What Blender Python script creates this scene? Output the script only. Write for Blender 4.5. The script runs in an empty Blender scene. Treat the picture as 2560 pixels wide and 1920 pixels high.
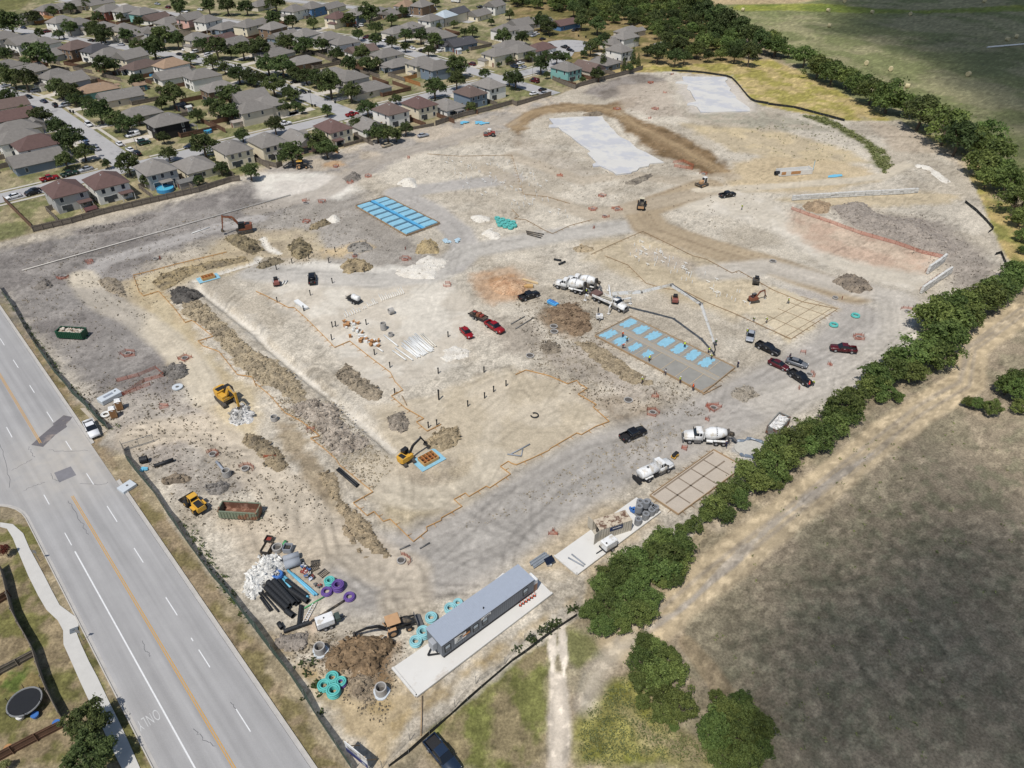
import bpy, bmesh, math, random
import numpy as np
from mathutils import Vector, Matrix
sc = bpy.context.scene
col = sc.collection
R = math.radians
rnd = random.Random(7)

# ------------------------------------------------------------------ camera, sky, sun, exposure
PITCH, ROLL, CAM_H, FPX = R(37.0), R(0.4), 92.5, 1803.0      # drone camera, 92.5 m up
cam_d = bpy.data.cameras.new('Camera'); cam = bpy.data.objects.new('Camera', cam_d); col.objects.link(cam)
cam_d.sensor_width = 36.0; cam_d.lens = 36.0 * FPX / 2560.0
cam_d.clip_start = 1.0; cam_d.clip_end = 20000.0
c_r = Vector((1, 0, 0)); c_u = Vector((0, math.sin(PITCH), math.cos(PITCH))); c_f = Vector((0, math.cos(PITCH), -math.sin(PITCH)))
cr_ = math.cos(ROLL) * c_r + math.sin(ROLL) * c_u; cu_ = -math.sin(ROLL) * c_r + math.cos(ROLL) * c_u
cam.matrix_world = Matrix(((cr_.x, cu_.x, -c_f.x, 0), (cr_.y, cu_.y, -c_f.y, 0), (cr_.z, cu_.z, -c_f.z, CAM_H), (0, 0, 0, 1)))
sc.camera = cam
SUN_EL, SHADOW_AZ = R(61.0), R(62.0)                           # shadows run towards 62 deg (from +x towards +y)
sun_dir = Vector((-math.cos(SHADOW_AZ) * math.cos(SUN_EL), -math.sin(SHADOW_AZ) * math.cos(SUN_EL), math.sin(SUN_EL)))
sl = bpy.data.lights.new('Sun', 'SUN'); sun = bpy.data.objects.new('Sun', sl); col.objects.link(sun)
sl.energy = 3.85; sl.angle = R(0.53); sl.color = (1.0, 0.965, 0.915)
sun.rotation_euler = sun_dir.to_track_quat('Z', 'Y').to_euler(); sun.location = (0, 0, 300)
w = bpy.data.worlds.new('World'); sc.world = w; w.use_nodes = True
nt = w.node_tree; bg = nt.nodes['Background']
sky = nt.nodes.new('ShaderNodeTexSky'); sky.sky_type = 'NISHITA'; sky.sun_disc = False
sky.sun_elevation = SUN_EL; sky.sun_rotation = math.atan2(sun_dir.x, sun_dir.y)
nt.links.new(sky.outputs['Color'], bg.inputs['Color']); bg.inputs['Strength'].default_value = 0.09
sc.view_settings.view_transform = 'Standard'; sc.view_settings.look = 'None'
sc.view_settings.exposure = 0.0; sc.view_settings.gamma = 1.0; sc.view_settings.use_curve_mapping = False
sc.cycles.max_bounces = 5; sc.cycles.diffuse_bounces = 2; sc.cycles.glossy_bounces = 2; sc.cycles.transparent_max_bounces = 8
sc.cycles.use_denoising = True

# ------------------------------------------------------------------ helpers
def G(px, py, z=0.0):
 """pixel of the 2560x1920 photograph -> the place in the world at height z"""
 d = c_f + cr_ * ((px - 1280.0) / FPX) - cu_ * ((py - 960.0) / FPX)
 t = (z - CAM_H) / d.z
 return Vector((d.x * t, d.y * t, z))
S4 = 640.0 / 2212.0
def pts(s):
 """'cr:x,y x,y ...' -> photo pixels (c, r: column and row of the 4x4 tiling the coordinates were read in; 'p:' plain pixels)"""
 out = []; ox = oy = 0.0; k = 1.0
 for t in s.split():
  if ':' in t:
   h, t = t.split(':')
   if h == 'p': ox = oy = 0.0; k = 1.0
   elif h == 'y': ox, oy, k = 620.0, 1320.0, 280.0 / 2212.0
   else: ox, oy, k = 640.0 * int(h[0]), 480.0 * int(h[1]), S4
  x, y = t.split(','); out.append((ox + float(x) * k, oy + float(y) * k))
 return out
def at(s, z=0.0): return G(*pts(s)[0], z)
def ats(s, z=0.0): return [G(x, y, z) for x, y in pts(s)]
def heading(a, b): d = b - a; return math.atan2(d.y, d.x)
def lin(c):
 c = c / 255.0
 return c / 12.92 if c <= 0.04045 else ((c + 0.055) / 1.055) ** 2.4
ALB = 0.83
def C(r, g, b, k=ALB): return (lin(r) * k, lin(g) * k, lin(b) * k, 1.0)   # seen colour -> base colour

def tag(o, label=None, cat=None, group=None, kind=None):
 if label: o['label'] = label
 if cat: o['category'] = cat
 if group: o['group'] = group
 if kind: o['kind'] = kind
 return o
def thing(name, label, cat, loc=(0, 0, 0), rz=0.0, group=None):
 o = bpy.data.objects.new(name, None); col.objects.link(o); o.empty_display_size = 0.3
 o.location = loc; o.rotation_euler = (0, 0, rz)
 return tag(o, label, cat, group)
def kids(o): return list(ALLKIDS.get(o.as_pointer(), []))
ALLKIDS = {}
def link(name, me, parent=None, **kw):
 o = bpy.data.objects.new(name, me); col.objects.link(o)
 if parent is not None:
  o.parent = parent; ALLKIDS.setdefault(parent.as_pointer(), []).append(o)
 return tag(o, **kw)
def dup(o, loc=None, rz=None, label=None, group=None, parent=None, scale=None):
 c = o.copy(); col.objects.link(c)
 if parent is not None: c.parent = parent; ALLKIDS.setdefault(parent.as_pointer(), []).append(c)
 if loc is not None: c.location = loc
 if rz is not None: c.rotation_euler = (0, 0, rz)
 if scale is not None: c.scale = (scale, scale, scale) if not hasattr(scale, '__len__') else scale
 if label: c['label'] = label
 if group: c['group'] = group
 for ch in kids(o): dup(ch, parent=c)
 return c

class MB:
 """collects shapes into one mesh"""
 def __init__(s): s.v = []; s.f = []; s.m = Matrix.Identity(4)
 def xf(s, loc=(0, 0, 0), rz=0.0, ry=0.0, rx=0.0):
  s.m = Matrix.Translation(loc) @ Matrix.Rotation(rz, 4, 'Z') @ Matrix.Rotation(ry, 4, 'Y') @ Matrix.Rotation(rx, 4, 'X'); return s
 def add(s, vs, fs):
  n = len(s.v); s.v += [tuple(s.m @ Vector(p)) for p in vs]; s.f += [tuple(i + n for i in f) for f in fs]; return s
 def box(s, x0, y0, z0, x1, y1, z1, b=0.0):
  if b <= 0:
   return s.add([(x0, y0, z0), (x1, y0, z0), (x1, y1, z0), (x0, y1, z0), (x0, y0, z1), (x1, y0, z1), (x1, y1, z1), (x0, y1, z1)],
       [(0, 3, 2, 1), (4, 5, 6, 7), (0, 1, 5, 4), (1, 2, 6, 5), (2, 3, 7, 6), (3, 0, 4, 7)])
  # chamfered upper edges and vertical edges
  q = [(x0 + b, y0), (x1 - b, y0), (x1, y0 + b), (x1, y1 - b), (x1 - b, y1), (x0 + b, y1), (x0, y1 - b), (x0, y0 + b)]
  t = [(x0 + 2 * b, y0 + b), (x1 - 2 * b, y0 + b), (x1 - b, y0 + 2 * b), (x1 - b, y1 - 2 * b), (x1 - 2 * b, y1 - b), (x0 + 2 * b, y1 - b), (x0 + b, y1 - 2 * b), (x0 + b, y0 + 2 * b)]
  vs = [(x, y, z0) for x, y in q] + [(x, y, z1 - b) for x, y in q] + [(x, y, z1) for x, y in t]
  fs = [tuple(range(7, -1, -1)), tuple(range(16, 24))]
  for k in (0, 8): fs += [(k + i, k + (i + 1) % 8, k + 8 + (i + 1) % 8, k + 8 + i) for i in range(8)]
  return s.add(vs, fs)
 def cb(s, cx, cy, cz, sx, sy, sz, b=0.0): return s.box(cx - sx / 2, cy - sy / 2, cz - sz / 2, cx + sx / 2, cy + sy / 2, cz + sz / 2, b)
 def prism(s, poly, z0, z1):
  n = len(poly); vs = [(x, y, z0) for x, y in poly] + [(x, y, z1) for x, y in poly]
  return s.add(vs, [tuple(range(n - 1, -1, -1)), tuple(range(n, 2 * n))] + [(i, (i + 1) % n, n + (i + 1) % n, n + i) for i in range(n)])
 def side(s, prof, y0, y1):
  """profile in x,z swept along y"""
  n = len(prof); vs = [(x, y0, z) for x, z in prof] + [(x, y1, z) for x, z in prof]
  return s.add(vs, [tuple(range(n)), tuple(range(2 * n - 1, n - 1, -1))] + [(i, n + i, n + (i + 1) % n, (i + 1) % n) for i in range(n)])
 def cyl(s, p0, p1, r0, r1=None, n=12, caps=True):
  r1 = r0 if r1 is None else r1; p0 = Vector(p0); p1 = Vector(p1); d = (p1 - p0).normalized()
  a = d.orthogonal().normalized(); b = d.cross(a)
  vs = []
  for p, r in ((p0, r0), (p1, r1)):
   for i in range(n):
    t = 2 * math.pi * i / n; vs.append(tuple(p + a * (r * math.cos(t)) + b * (r * math.sin(t))))
  fs = [(i, (i + 1) % n, n + (i + 1) % n, n + i) for i in range(n)]
  if caps: fs += [tuple(range(n - 1, -1, -1)), tuple(range(n, 2 * n))]
  return s.add(vs, fs)
 def ring(s, c, axis, ro, ri, h, n=16):
  """tube wall (open pipe)"""
  c = Vector(c); d = Vector(axis).normalized(); a = d.orthogonal().normalized(); b = d.cross(a); vs = []
  for o, r in ((0, ro), (h, ro), (h, ri), (0, ri)):
   for i in range(n):
    t = 2 * math.pi * i / n; vs.append(tuple(c + d * o + a * (r * math.cos(t)) + b * (r * math.sin(t))))
  fs = []
  for k in range(4):
   for i in range(n): fs.append((k * n + i, k * n + (i + 1) % n, ((k + 1) % 4) * n + (i + 1) % n, ((k + 1) % 4) * n + i))
  return s.add(vs, fs)
 def lathe(s, prof, p0=(0, 0, 0), axis=(0, 0, 1), n=16):
  """prof: (along, radius)"""
  p0 = Vector(p0); d = Vector(axis).normalized(); a = d.orthogonal().normalized(); b = d.cross(a); vs = []
  for o, r in prof:
   for i in range(n):
    t = 2 * math.pi * i / n; vs.append(tuple(p0 + d * o + a * (r * math.cos(t)) + b * (r * math.sin(t))))
  m = len(prof); fs = [(k * n + i, k * n + (i + 1) % n, (k + 1) * n + (i + 1) % n, (k + 1) * n + i) for k in range(m - 1) for i in range(n)]
  fs += [tuple(range(n - 1, -1, -1)), tuple(range((m - 1) * n, m * n))]
  return s.add(vs, fs)
 def torus(s, c, ro, rt, n=20, m=8, axis=(0, 0, 1)):
  c = Vector(c); d = Vector(axis).normalized(); a = d.orthogonal().normalized(); b = d.cross(a); vs = []
  for i in range(n):
   t = 2 * math.pi * i / n; e = a * math.cos(t) + b * math.sin(t)
   for j in range(m):
    u = 2 * math.pi * j / m; vs.append(tuple(c + e * (ro + rt * math.cos(u)) + d * (rt * math.sin(u))))
  return s.add(vs, [(i * m + j, ((i + 1) % n) * m + j, ((i + 1) % n) * m + (j + 1) % m, i * m + (j + 1) % m) for i in range(n) for j in range(m)])
 def tube(s, path, r, n=8):
  path = [Vector(p) for p in path]
  rs = r if hasattr(r, '__len__') else [r] * len(path); vs = []
  for i, p in enumerate(path):
   d = (path[min(i + 1, len(path) - 1)] - path[max(i - 1, 0)]).normalized()
   a = d.cross(Vector((0, 0, 1)))
   a = a.normalized() if a.length > 1e-3 else Vector((1, 0, 0))
   b = d.cross(a)
   for k in range(n):
    t = 2 * math.pi * k / n; vs.append(tuple(p + a * (rs[i] * math.cos(t)) + b * (rs[i] * math.sin(t))))
  m = len(path)
  fs = [(i * n + k, i * n + (k + 1) % n, (i + 1) * n + (k + 1) % n, (i + 1) * n + k) for i in range(m - 1) for k in range(n)]
  fs += [tuple(range(n)), tuple(range(m * n - 1, (m - 1) * n - 1, -1))]
  return s.add(vs, fs)
 def beam(s, p0, p1, wy, wz, w1y=None, w1z=None):
  """box beam from p0 to p1: wy across, wz in the upright plane"""
  p0 = Vector(p0); p1 = Vector(p1); d = (p1 - p0).normalized(); a = d.cross(Vector((0, 0, 1)))
  a = a.normalized() if a.length > 1e-3 else Vector((1, 0, 0))
  b = a.cross(d); w1y = wy if w1y is None else w1y; w1z = wz if w1z is None else w1z; vs = []
  for p, y, z in ((p0, wy, wz), (p1, w1y, w1z)):
   for sy, sz in ((-1, -1), (1, -1), (1, 1), (-1, 1)): vs.append(tuple(p + a * (sy * y / 2) + b * (sz * z / 2)))
  return s.add(vs, [(0, 3, 2, 1), (4, 5, 6, 7), (0, 1, 5, 4), (1, 2, 6, 5), (2, 3, 7, 6), (3, 0, 4, 7)])
 def mesh(s, name, m=None, smooth=False):
  me = bpy.data.meshes.new(name); me.from_pydata(s.v, [], s.f)
  bm = bmesh.new(); bm.from_mesh(me); bmesh.ops.recalc_face_normals(bm, faces=bm.faces); bm.to_mesh(me); bm.free()
  if m: me.materials.append(m)
  if smooth: me.polygons.foreach_set('use_smooth', [True] * len(me.polygons))
  return me
 def build(s, name, m=None, parent=None, smooth=False, **kw): return link(name, s.mesh(name, m, smooth), parent, **kw)

# ------------------------------------------------------------------ materials
MATS = {}
def mat(name, c=(0.5, 0.5, 0.5, 1), rough=0.8, metal=0.0, vary=0.12, scale=1.5, bump=0.0, bscale=8.0, spec=0.4, tint=None, tamt=0.0, tscale=0.6):
 """a plain surface with uneven tone; tint: second colour in patches (rust, dirt)"""
 if name in MATS: return MATS[name]
 m = bpy.data.materials.new(name); m.use_nodes = True; t = m.node_tree; N = t.nodes; L = t.links
 b = N['Principled BSDF']; b.inputs['Roughness'].default_value = rough; b.inputs['Metallic'].default_value = metal
 b.inputs['Specular IOR Level'].default_value = spec
 tc = N.new('ShaderNodeTexCoord')
 n1 = N.new('ShaderNodeTexNoise'); n1.inputs['Scale'].default_value = scale; n1.inputs['Detail'].default_value = 6; n1.inputs['Roughness'].default_value = 0.65
 L.new(tc.outputs['Object'], n1.inputs['Vector'])
 r = N.new('ShaderNodeMapRange'); r.inputs['From Min'].default_value = 0.25; r.inputs['From Max'].default_value = 0.75
 r.inputs['To Min'].default_value = 1 - vary; r.inputs['To Max'].default_value = 1 + vary; L.new(n1.outputs['Fac'], r.inputs['Value'])
 base = N.new('ShaderNodeRGB'); base.outputs[0].default_value = c; src = base.outputs[0]
 if tint is not None:
  n2 = N.new('ShaderNodeTexNoise'); n2.inputs['Scale'].default_value = tscale; n2.inputs['Detail'].default_value = 8; n2.inputs['Roughness'].default_value = 0.7
  L.new(tc.outputs['Object'], n2.inputs['Vector'])
  r2 = N.new('ShaderNodeMapRange'); r2.inputs['From Min'].default_value = 0.62 - tamt * 0.35; r2.inputs['From Max'].default_value = 0.70 - tamt * 0.35
  L.new(n2.outputs['Fac'], r2.inputs['Value'])
  mx = N.new('ShaderNodeMix'); mx.data_type = 'RGBA'; L.new(r2.outputs['Result'], mx.inputs['Factor']); L.new(src, mx.inputs['A']); mx.inputs['B'].default_value = tint; src = mx.outputs['Result']
 mu = N.new('ShaderNodeVectorMath'); mu.operation = 'SCALE'; L.new(src, mu.inputs[0]); L.new(r.outputs['Result'], mu.inputs['Scale'])
 L.new(mu.outputs['Vector'], b.inputs['Base Color'])
 if bump > 0:
  n3 = N.new('ShaderNodeTexNoise'); n3.inputs['Scale'].default_value = bscale; n3.inputs['Detail'].default_value = 5; L.new(tc.outputs['Object'], n3.inputs['Vector'])
  bp = N.new('ShaderNodeBump'); bp.inputs['Strength'].default_value = 1.0; bp.inputs['Distance'].default_value = bump
  L.new(n3.outputs['Fac'], bp.inputs['Height']); L.new(bp.outputs['Normal'], b.inputs['Normal'])
 MATS[name] = m; return m
def attr_mat(name, rough=0.95, v1=0.22, s1=0.35, v2=0.3, s2=3.0, bump=0.15, bscale=2.0, attr='paint', speck=None):
 """base colour from a mesh colour attribute (soil, grass, roof by object) with fine grain"""
 if name in MATS: return MATS[name]
 m = bpy.data.materials.new(name); m.use_nodes = True; t = m.node_tree; N = t.nodes; L = t.links
 b = N['Principled BSDF']; b.inputs['Roughness'].default_value = rough; b.inputs['Specular IOR Level'].default_value = 0.15
 tc = N.new('ShaderNodeTexCoord'); at_ = N.new('ShaderNodeAttribute'); at_.attribute_name = attr
 val = None
 for v, s_, d in ((v1, s1, 8), (v2, s2, 6)):
  n1 = N.new('ShaderNodeTexNoise'); n1.inputs['Scale'].default_value = s_; n1.inputs['Detail'].default_value = d; n1.inputs['Roughness'].default_value = 0.7
  L.new(tc.outputs['Object'], n1.inputs['Vector'])
  r = N.new('ShaderNodeMapRange'); r.inputs['From Min'].default_value = 0.28; r.inputs['From Max'].default_value = 0.72
  r.inputs['To Min'].default_value = 1 - v; r.inputs['To Max'].default_value = 1 + v; L.new(n1.outputs['Fac'], r.inputs['Value'])
  if val is not None:                       # the attribute's alpha says how rough the surface is
   o1 = N.new('ShaderNodeMix'); o1.clamp_factor = False; o1.inputs['A'].default_value = 1.0; L.new(at_.outputs['Alpha'], o1.inputs['Factor']); L.new(r.outputs['Result'], o1.inputs['B']); r = o1
  if val is None: val = r.outputs['Result']
  else:
   mm = N.new('ShaderNodeMath'); mm.operation = 'MULTIPLY'; L.new(val, mm.inputs[0]); L.new(r.outputs[0], mm.inputs[1]); val = mm.outputs[0]
 mu = N.new('ShaderNodeVectorMath'); mu.operation = 'SCALE'; L.new(at_.outputs['Color'], mu.inputs[0]); L.new(val, mu.inputs['Scale'])
 L.new(mu.outputs['Vector'], b.inputs['Base Color'])
 n3 = N.new('ShaderNodeTexNoise'); n3.inputs['Scale'].default_value = bscale; n3.inputs['Detail'].default_value = 8; n3.inputs['Roughness'].default_value = 0.75; L.new(tc.outputs['Object'], n3.inputs['Vector'])
 bp = N.new('ShaderNodeBump'); bp.inputs['Strength'].default_value = 1.0; bp.inputs['Distance'].default_value = bump
 L.new(n3.outputs['Fac'], bp.inputs['Height']); L.new(bp.outputs['Normal'], b.inputs['Normal'])
 MATS[name] = m; return m
def obj_mat(name, **kw):
 """as mat(), the base colour taken from each object's own colour"""
 m = mat(name, **kw); t = m.node_tree
 for n in t.nodes:
  if n.type == 'RGB':
   oi = t.nodes.new('ShaderNodeObjectInfo')
   for l in list(n.outputs[0].links): t.links.new(oi.outputs['Color'], l.to_socket)
 return m

# ------------------------------------------------------------------ noise and distances for the ground
def vnoise(x, y, seed=0):
 xi = np.floor(x).astype(np.int64); yi = np.floor(y).astype(np.int64); fx = x - xi; fy = y - yi
 fx = fx * fx * (3 - 2 * fx); fy = fy * fy * (3 - 2 * fy)
 def h(a, b):
  n = (a * 374761393 + b * 668265263 + seed * 1442695041) & 0xffffffff
  n = ((n ^ (n >> 13)) * 1274126177) & 0xffffffff
  return ((n ^ (n >> 16)) & 0xffff) / 65535.0
 return (h(xi, yi) * (1 - fx) + h(xi + 1, yi) * fx) * (1 - fy) + (h(xi, yi + 1) * (1 - fx) + h(xi + 1, yi + 1) * fx) * fy
def fbm(x, y, sc_, oct_=4, seed=0):
 o = 0; a = 0.5; tot = 0
 for k in range(oct_): o = o + a * vnoise(x / sc_ * 2 ** k + 17.3 * k, y / sc_ * 2 ** k + 9.1 * k, seed + k); tot += a; a *= 0.55
 return o / tot
def sdf_poly(X, Y, P):
 """signed distance, negative inside"""
 P = np.asarray(P, float); d = np.full(X.shape, 1e9); ins = np.zeros(X.shape, bool); n = len(P)
 for i in range(n):
  a = P[i]; b = P[(i + 1) % n]; e = b - a; L2 = max(e @ e, 1e-9)
  t = np.clip(((X - a[0]) * e[0] + (Y - a[1]) * e[1]) / L2, 0, 1)
  d = np.minimum(d, (X - a[0] - t * e[0]) ** 2 + (Y - a[1] - t * e[1]) ** 2)
  c = (a[1] <= Y) != (b[1] <= Y)
  if abs(e[1]) > 1e-9: ins ^= c & (X < a[0] + (Y - a[1]) / e[1] * e[0])
 d = np.sqrt(d); return np.where(ins, -d, d)
def sdf_line(X, Y, P):
 """(distance, signed side offset) to an open polyline"""
 P = np.asarray(P, float); d = np.full(X.shape, 1e18); sgn = np.zeros(X.shape)
 for i in range(len(P) - 1):
  a = P[i]; e = P[i + 1] - a; L2 = max(e @ e, 1e-9)
  t = np.clip(((X - a[0]) * e[0] + (Y - a[1]) * e[1]) / L2, 0, 1)
  dx = X - a[0] - t * e[0]; dy = Y - a[1] - t * e[1]; q = dx * dx + dy * dy
  m = q < d; d = np.where(m, q, d); sgn = np.where(m, np.sign(e[0] * dy - e[1] * dx), sgn)
 d = np.sqrt(d); return d, d * sgn
# ------------------------------------------------------------------ the ground: one sheet, soil and grass painted by place
def col3(c): return np.array(C(*c)[:3]) * np.array([1.0, .978, .932])
TAN = (199, 186, 162); PALE = (214, 208, 196); WHITE = (232, 228, 219); GRAY = (172, 166, 158); DARK = (140, 132, 124); BROWN = (150, 131, 104)
RED = (198, 168, 147); DRY = (152, 140, 117); OLIVE = (124, 121, 80); GREEN = (92, 108, 58); STRAW = (182, 164, 116); DKBR = (112, 98, 80)
SITE = pts('p:-120,640 0,606 390,499 860,369 1390,240 1480,200 1560,183 1679,178 1815,191 1859,231 1900,262 1960,275 2111,302 2250,300 2390,395 2440,470 2484,575 2540,690 2480,720 2310,765 2230,900 2080,1010 1950,1110 1850,1200 1720,1350 1480,1420 1446,1541 1280,1657 973,1915 940,1990 900,1960 842,1868 796,1799 724,1686 640,1582 530,1440 385,1232 335,1174 307,1122 250,1110 269,1073 214,1015 165,960 0,722 -120,560')
PAINT = []
def zone(s, c, f=3.0, a=1.0, c2=None, sc_=9.0, warp=3.0, cut=0.5): PAINT.append(('z', pts(s) if isinstance(s, str) else s, c, f, a, c2, sc_, warp, cut))
def track(s, c, w_, f=2.0, a=0.8, ruts=5, warp=.7, rc=None): PAINT.append(('t', pts(s), c, w_, f * .6, min(1, a * 1.22), ruts + 2 * (ruts > 4), warp, rc))
# surroundings
zone('p:-900,900 0,600 390,495 860,365 1390,236 1480,190 1430,120 1330,50 1330,-40 -900,-40', (155, 145, 117), 2, 1, (120, 121, 84), 6)
zone('p:-500,40 0,32 60,20 110,-40 -500,-40', (126, 121, 84), 4, 1, (112, 112, 70), 30)
zone('p:1250,-60 1300,90 1480,190 1560,183 1700,165 1900,200 1800,60 1820,-60', (112, 106, 66), 4, 1, (150, 132, 96), 12)
zone('p:1700,-80 1840,60 2000,180 2200,300 2420,430 2500,470 2900,560 3600,-80', (150, 146, 112), 4, 1, (124, 128, 88), 26, 8)
zone('30:-300,30 500,30 900,70 1300,90 2212,40 3400,40 3400,75 1500,110 900,120 500,100 -300,85', (146, 150, 66), 5, 0.85, (120, 134, 56), 20, 6)
zone('30:0,-60 300,-30 500,-10 200,30 -400,40 -700,0', (186, 166, 132), 5, 0.9)
zone('p:1515,182 1600,160 1780,158 1925,146 2010,182 2140,250 2230,300 2360,352 2440,400 2500,520 2520,640 2440,560 2390,450 2260,345 2111,318 1960,290 1860,250 1815,200 1679,186', (184, 166, 118), 2, 1, (156, 148, 84), 7, 2)
zone('31:1650,80 1900,30 2212,150 2400,500 2212,700 2080,690 2000,540 1930,360', (180, 160, 110), 3, 1, (140, 138, 80), 8)
# right and lower fields
zone('p:2700,600 2560,760 2100,1080 1800,1330 1560,1600 1450,1560 1280,1680 960,1935 900,2100 2900,2100', (160, 147, 127), 3, 1, (146, 137, 116), 6, 2)
zone('32:1300,600 2212,300 2500,1659 33:2212,1659 33:300,1659 33:-300,800 32:600,1300', (154, 142, 122), 9, 0.8, (130, 127, 104), 2.0, 5, 0.55)
zone('33:0,0 900,-300 2400,-300 2400,1700 23:1500,1659 23:1700,900', (146, 136, 116), 9, 0.6, (124, 122, 102), 1.4, 4, 0.53)
zone('23:900,900 1050,830 1200,1100 1400,1300 1700,1500 1750,1659 550,1659 560,1300 700,1100', (148, 145, 82), 2, 0.9, (120, 122, 54), 2.2, 2)
zone('23:1000,1200 1300,1280 1700,1500 1600,1620 1150,1500', (166, 152, 128), 2, 0.7)
zone('23:-700,1659 -900,900 -400,400 300,330 340,700 320,1200 270,1659', (140, 128, 98), 2, 0.9, (112, 116, 62), 3.5, 2)
zone('13:1900,800 2212,730 23:300,340 300,480 100,680 13:2000,1000 1700,1280', (120, 124, 68), 2, 0.7, (100, 110, 52), 2)
zone('23:470,430 700,560 760,680 560,760 490,640', (118, 122, 70), 2, 0.75)
# road verges and the corner lot
zone('p:-200,480 0,690 165,942 262,1090 300,1150 500,1420 760,1780 880,1960 700,1960 620,1700 300,1236 130,960 -200,500', (152, 136, 112), 1.2, 1, (128, 118, 84), 3)
zone('p:-200,1300 60,1310 130,1440 380,1930 -200,1930', (146, 132, 106), 1.0, 1, (114, 112, 70), 3)
zone('03:-100,880 300,760 430,1000 100,1050 -100,1000', (96, 112, 56), 1.0, 0.9, (140, 126, 88), 2)
# the building site
zone(SITE, (188, 179, 164), 0.8, 1, (206, 198, 184), 14, 1.0)
zone('p:-60,640 250,560 500,488 700,430 860,392 870,430 760,500 600,575 480,610 400,640 345,690 330,740 400,800 470,880 490,960 440,1010 330,1045 240,990 130,880 -60,690', (158, 153, 149), 5, 1, (138, 133, 130), 8, 4)
zone('p:700,440 900,480 980,560 1080,650 1120,720 1000,720 850,700 700,640 600,600 640,520', (166, 161, 156), 6, 0.8, (146, 141, 136), 7, 4)
zone('p:640,420 860,372 1100,310 1380,240 1420,262 1240,330 1000,400 850,470 700,470', (168, 162, 156), 4, 0.9, (196, 184, 168), 9, 4)
zone('10:0,1500 200,1480 650,1500 900,1640 700,1720 300,1740 0,1700', (216, 210, 202), 4, 0.9, WHITE, 6)
zone('10:600,1400 700,1380 760,1420 640,1440', (206, 172, 134), 2, 0.8)
zone('01:1060,770 1500,640 2212,400 2212,650 1680,760 1480,830 1540,1000 1640,1130 1780,1350 2100,1659 1600,1659 1250,1150 1080,960', (203, 189, 160), 2.5, 1, (192, 176, 146), 6)
zone('01:1900,420 2212,330 11:500,330 650,560 550,640 300,600 11:0,560 01:2212,560 1800,560', (202, 188, 160), 3, 0.85, (184, 170, 146), 6)
zone('11:550,500 900,420 1000,470 760,560 620,560', (208, 186, 148), 2, 0.8)
zone('11:0,700 450,640 1000,700 1650,760 1900,900 1850,1200 1700,1500 1300,1700 1000,1800 12:1200,60 12:900,-40 11:500,1200 11:100,860', (215, 209, 198), 4, 1, (204, 196, 183), 8)
zone('11:500,590 1300,640 1700,720 1500,780 900,760 500,730 0,720 0,680', (222, 218, 210), 2.5, 0.9, WHITE, 4)
zone('11:1840,700 2212,640 21:150,760 140,900 11:2050,960 11:1900,900', (204, 178, 152), 3, 0.9, (196, 164, 134), 4)
zone('11:2000,760 2212,720 21:60,800 11:2150,860 2060,850', (188, 148, 112), 2, 0.8)
zone('21:300,1000 600,950 680,1200 560,1280 350,1230 250,1100', (150, 128, 104), 3, 0.85, (126, 104, 80), 3)
zone('21:-100,1100 200,1120 300,1300 250,1420 -100,1380', (160, 150, 138), 3, 0.7)
zone('21:650,440 1100,370 1600,520 2150,780 2212,1000 1900,1100 1500,960 1000,720 640,580', (203, 189, 163), 4, 0.9, (190, 176, 150), 6)
zone('21:1000,440 1500,560 1700,680 1400,660 1050,520', (178, 168, 156), 4, 0.8)
zone('20:1900,1400 21:1100,60 21:1900,-60 2212,60 31:700,620 1450,560 1340,860 900,780 500,640 200,420 21:2100,260 1600,160 1250,120', (216, 209, 197), 3.5, 1, (206, 198, 184), 9)
zone('31:220,150 900,380 1500,560 1350,690 900,620 500,520 150,330', (202, 176, 156), 4, 0.9, (208, 188, 168), 7)
zone('31:560,90 800,80 950,190 1500,250 1800,480 2050,740 1800,900 1600,800 1500,560 1100,430 700,300', (172, 163, 154), 5, .9, (154, 146, 138), 5)
zone('20:0,1100 120,960 420,880 800,900 1080,830 1100,900 900,960 880,1010 600,960 250,990 100,1120 20:60,1300', (158, 138, 110), 2.5, 1, (138, 118, 92), 5)
zone('20:880,1010 1000,990 1300,1090 1500,1180 1700,1290 1850,1420 1930,1500 1700,1530 1500,1420 1250,1330 1000,1150', (146, 124, 96), 3.0, 1, (122, 102, 76), 4)
zone('20:650,760 1000,640 1200,640 1350,700 1000,800 800,860 620,800', (150, 143, 138), 4, 0.9, (130, 122, 115), 6)
zone('20:900,740 1350,700 1400,900 1500,1000 1200,1000 950,930', (190, 178, 164), 4, 0.8)
zone('20:1400,680 1900,650 2160,1000 1560,990 1440,760', (204, 197, 188), 3, 0.95)
zone('20:1440,1060 2212,1100 30:600,1260 900,1400 300,1420 20:2212,1350 1900,1300', (202, 186, 154), 4, 0.95, (190, 176, 150), 6)
zone('20:1500,980 2212,960 30:600,1120 30:0,1130 20:1600,1060', (182, 172, 156), 4, 0.8, (160, 156, 140), 5)
zone('30:300,1000 500,1020 800,1180 1000,1300 1080,1420 1000,1500 900,1400 840,1260 600,1120', (122, 122, 88), 2, 0.95, (96, 106, 60), 3)
zone('30:800,1000 1300,1150 1700,1350 1760,1500 1500,1320 1100,1310', (192, 178, 160), 4, 0.8)
zone('20:0,1150 150,1180 700,1480 880,1520 700,1560 300,1500 0,1400', (196, 187, 174), 4, 0.7, (182, 172, 158), 6)
zone('30:0,1330 500,1380 900,1450 1000,1560 500,1659 -400,1650 -300,1420', (200, 182, 150), 4, 0.9)
zone('31:100,60 1250,-10 1700,20 1600,90 1000,130 500,130', (200, 184, 154), 3, 0.8)
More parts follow.
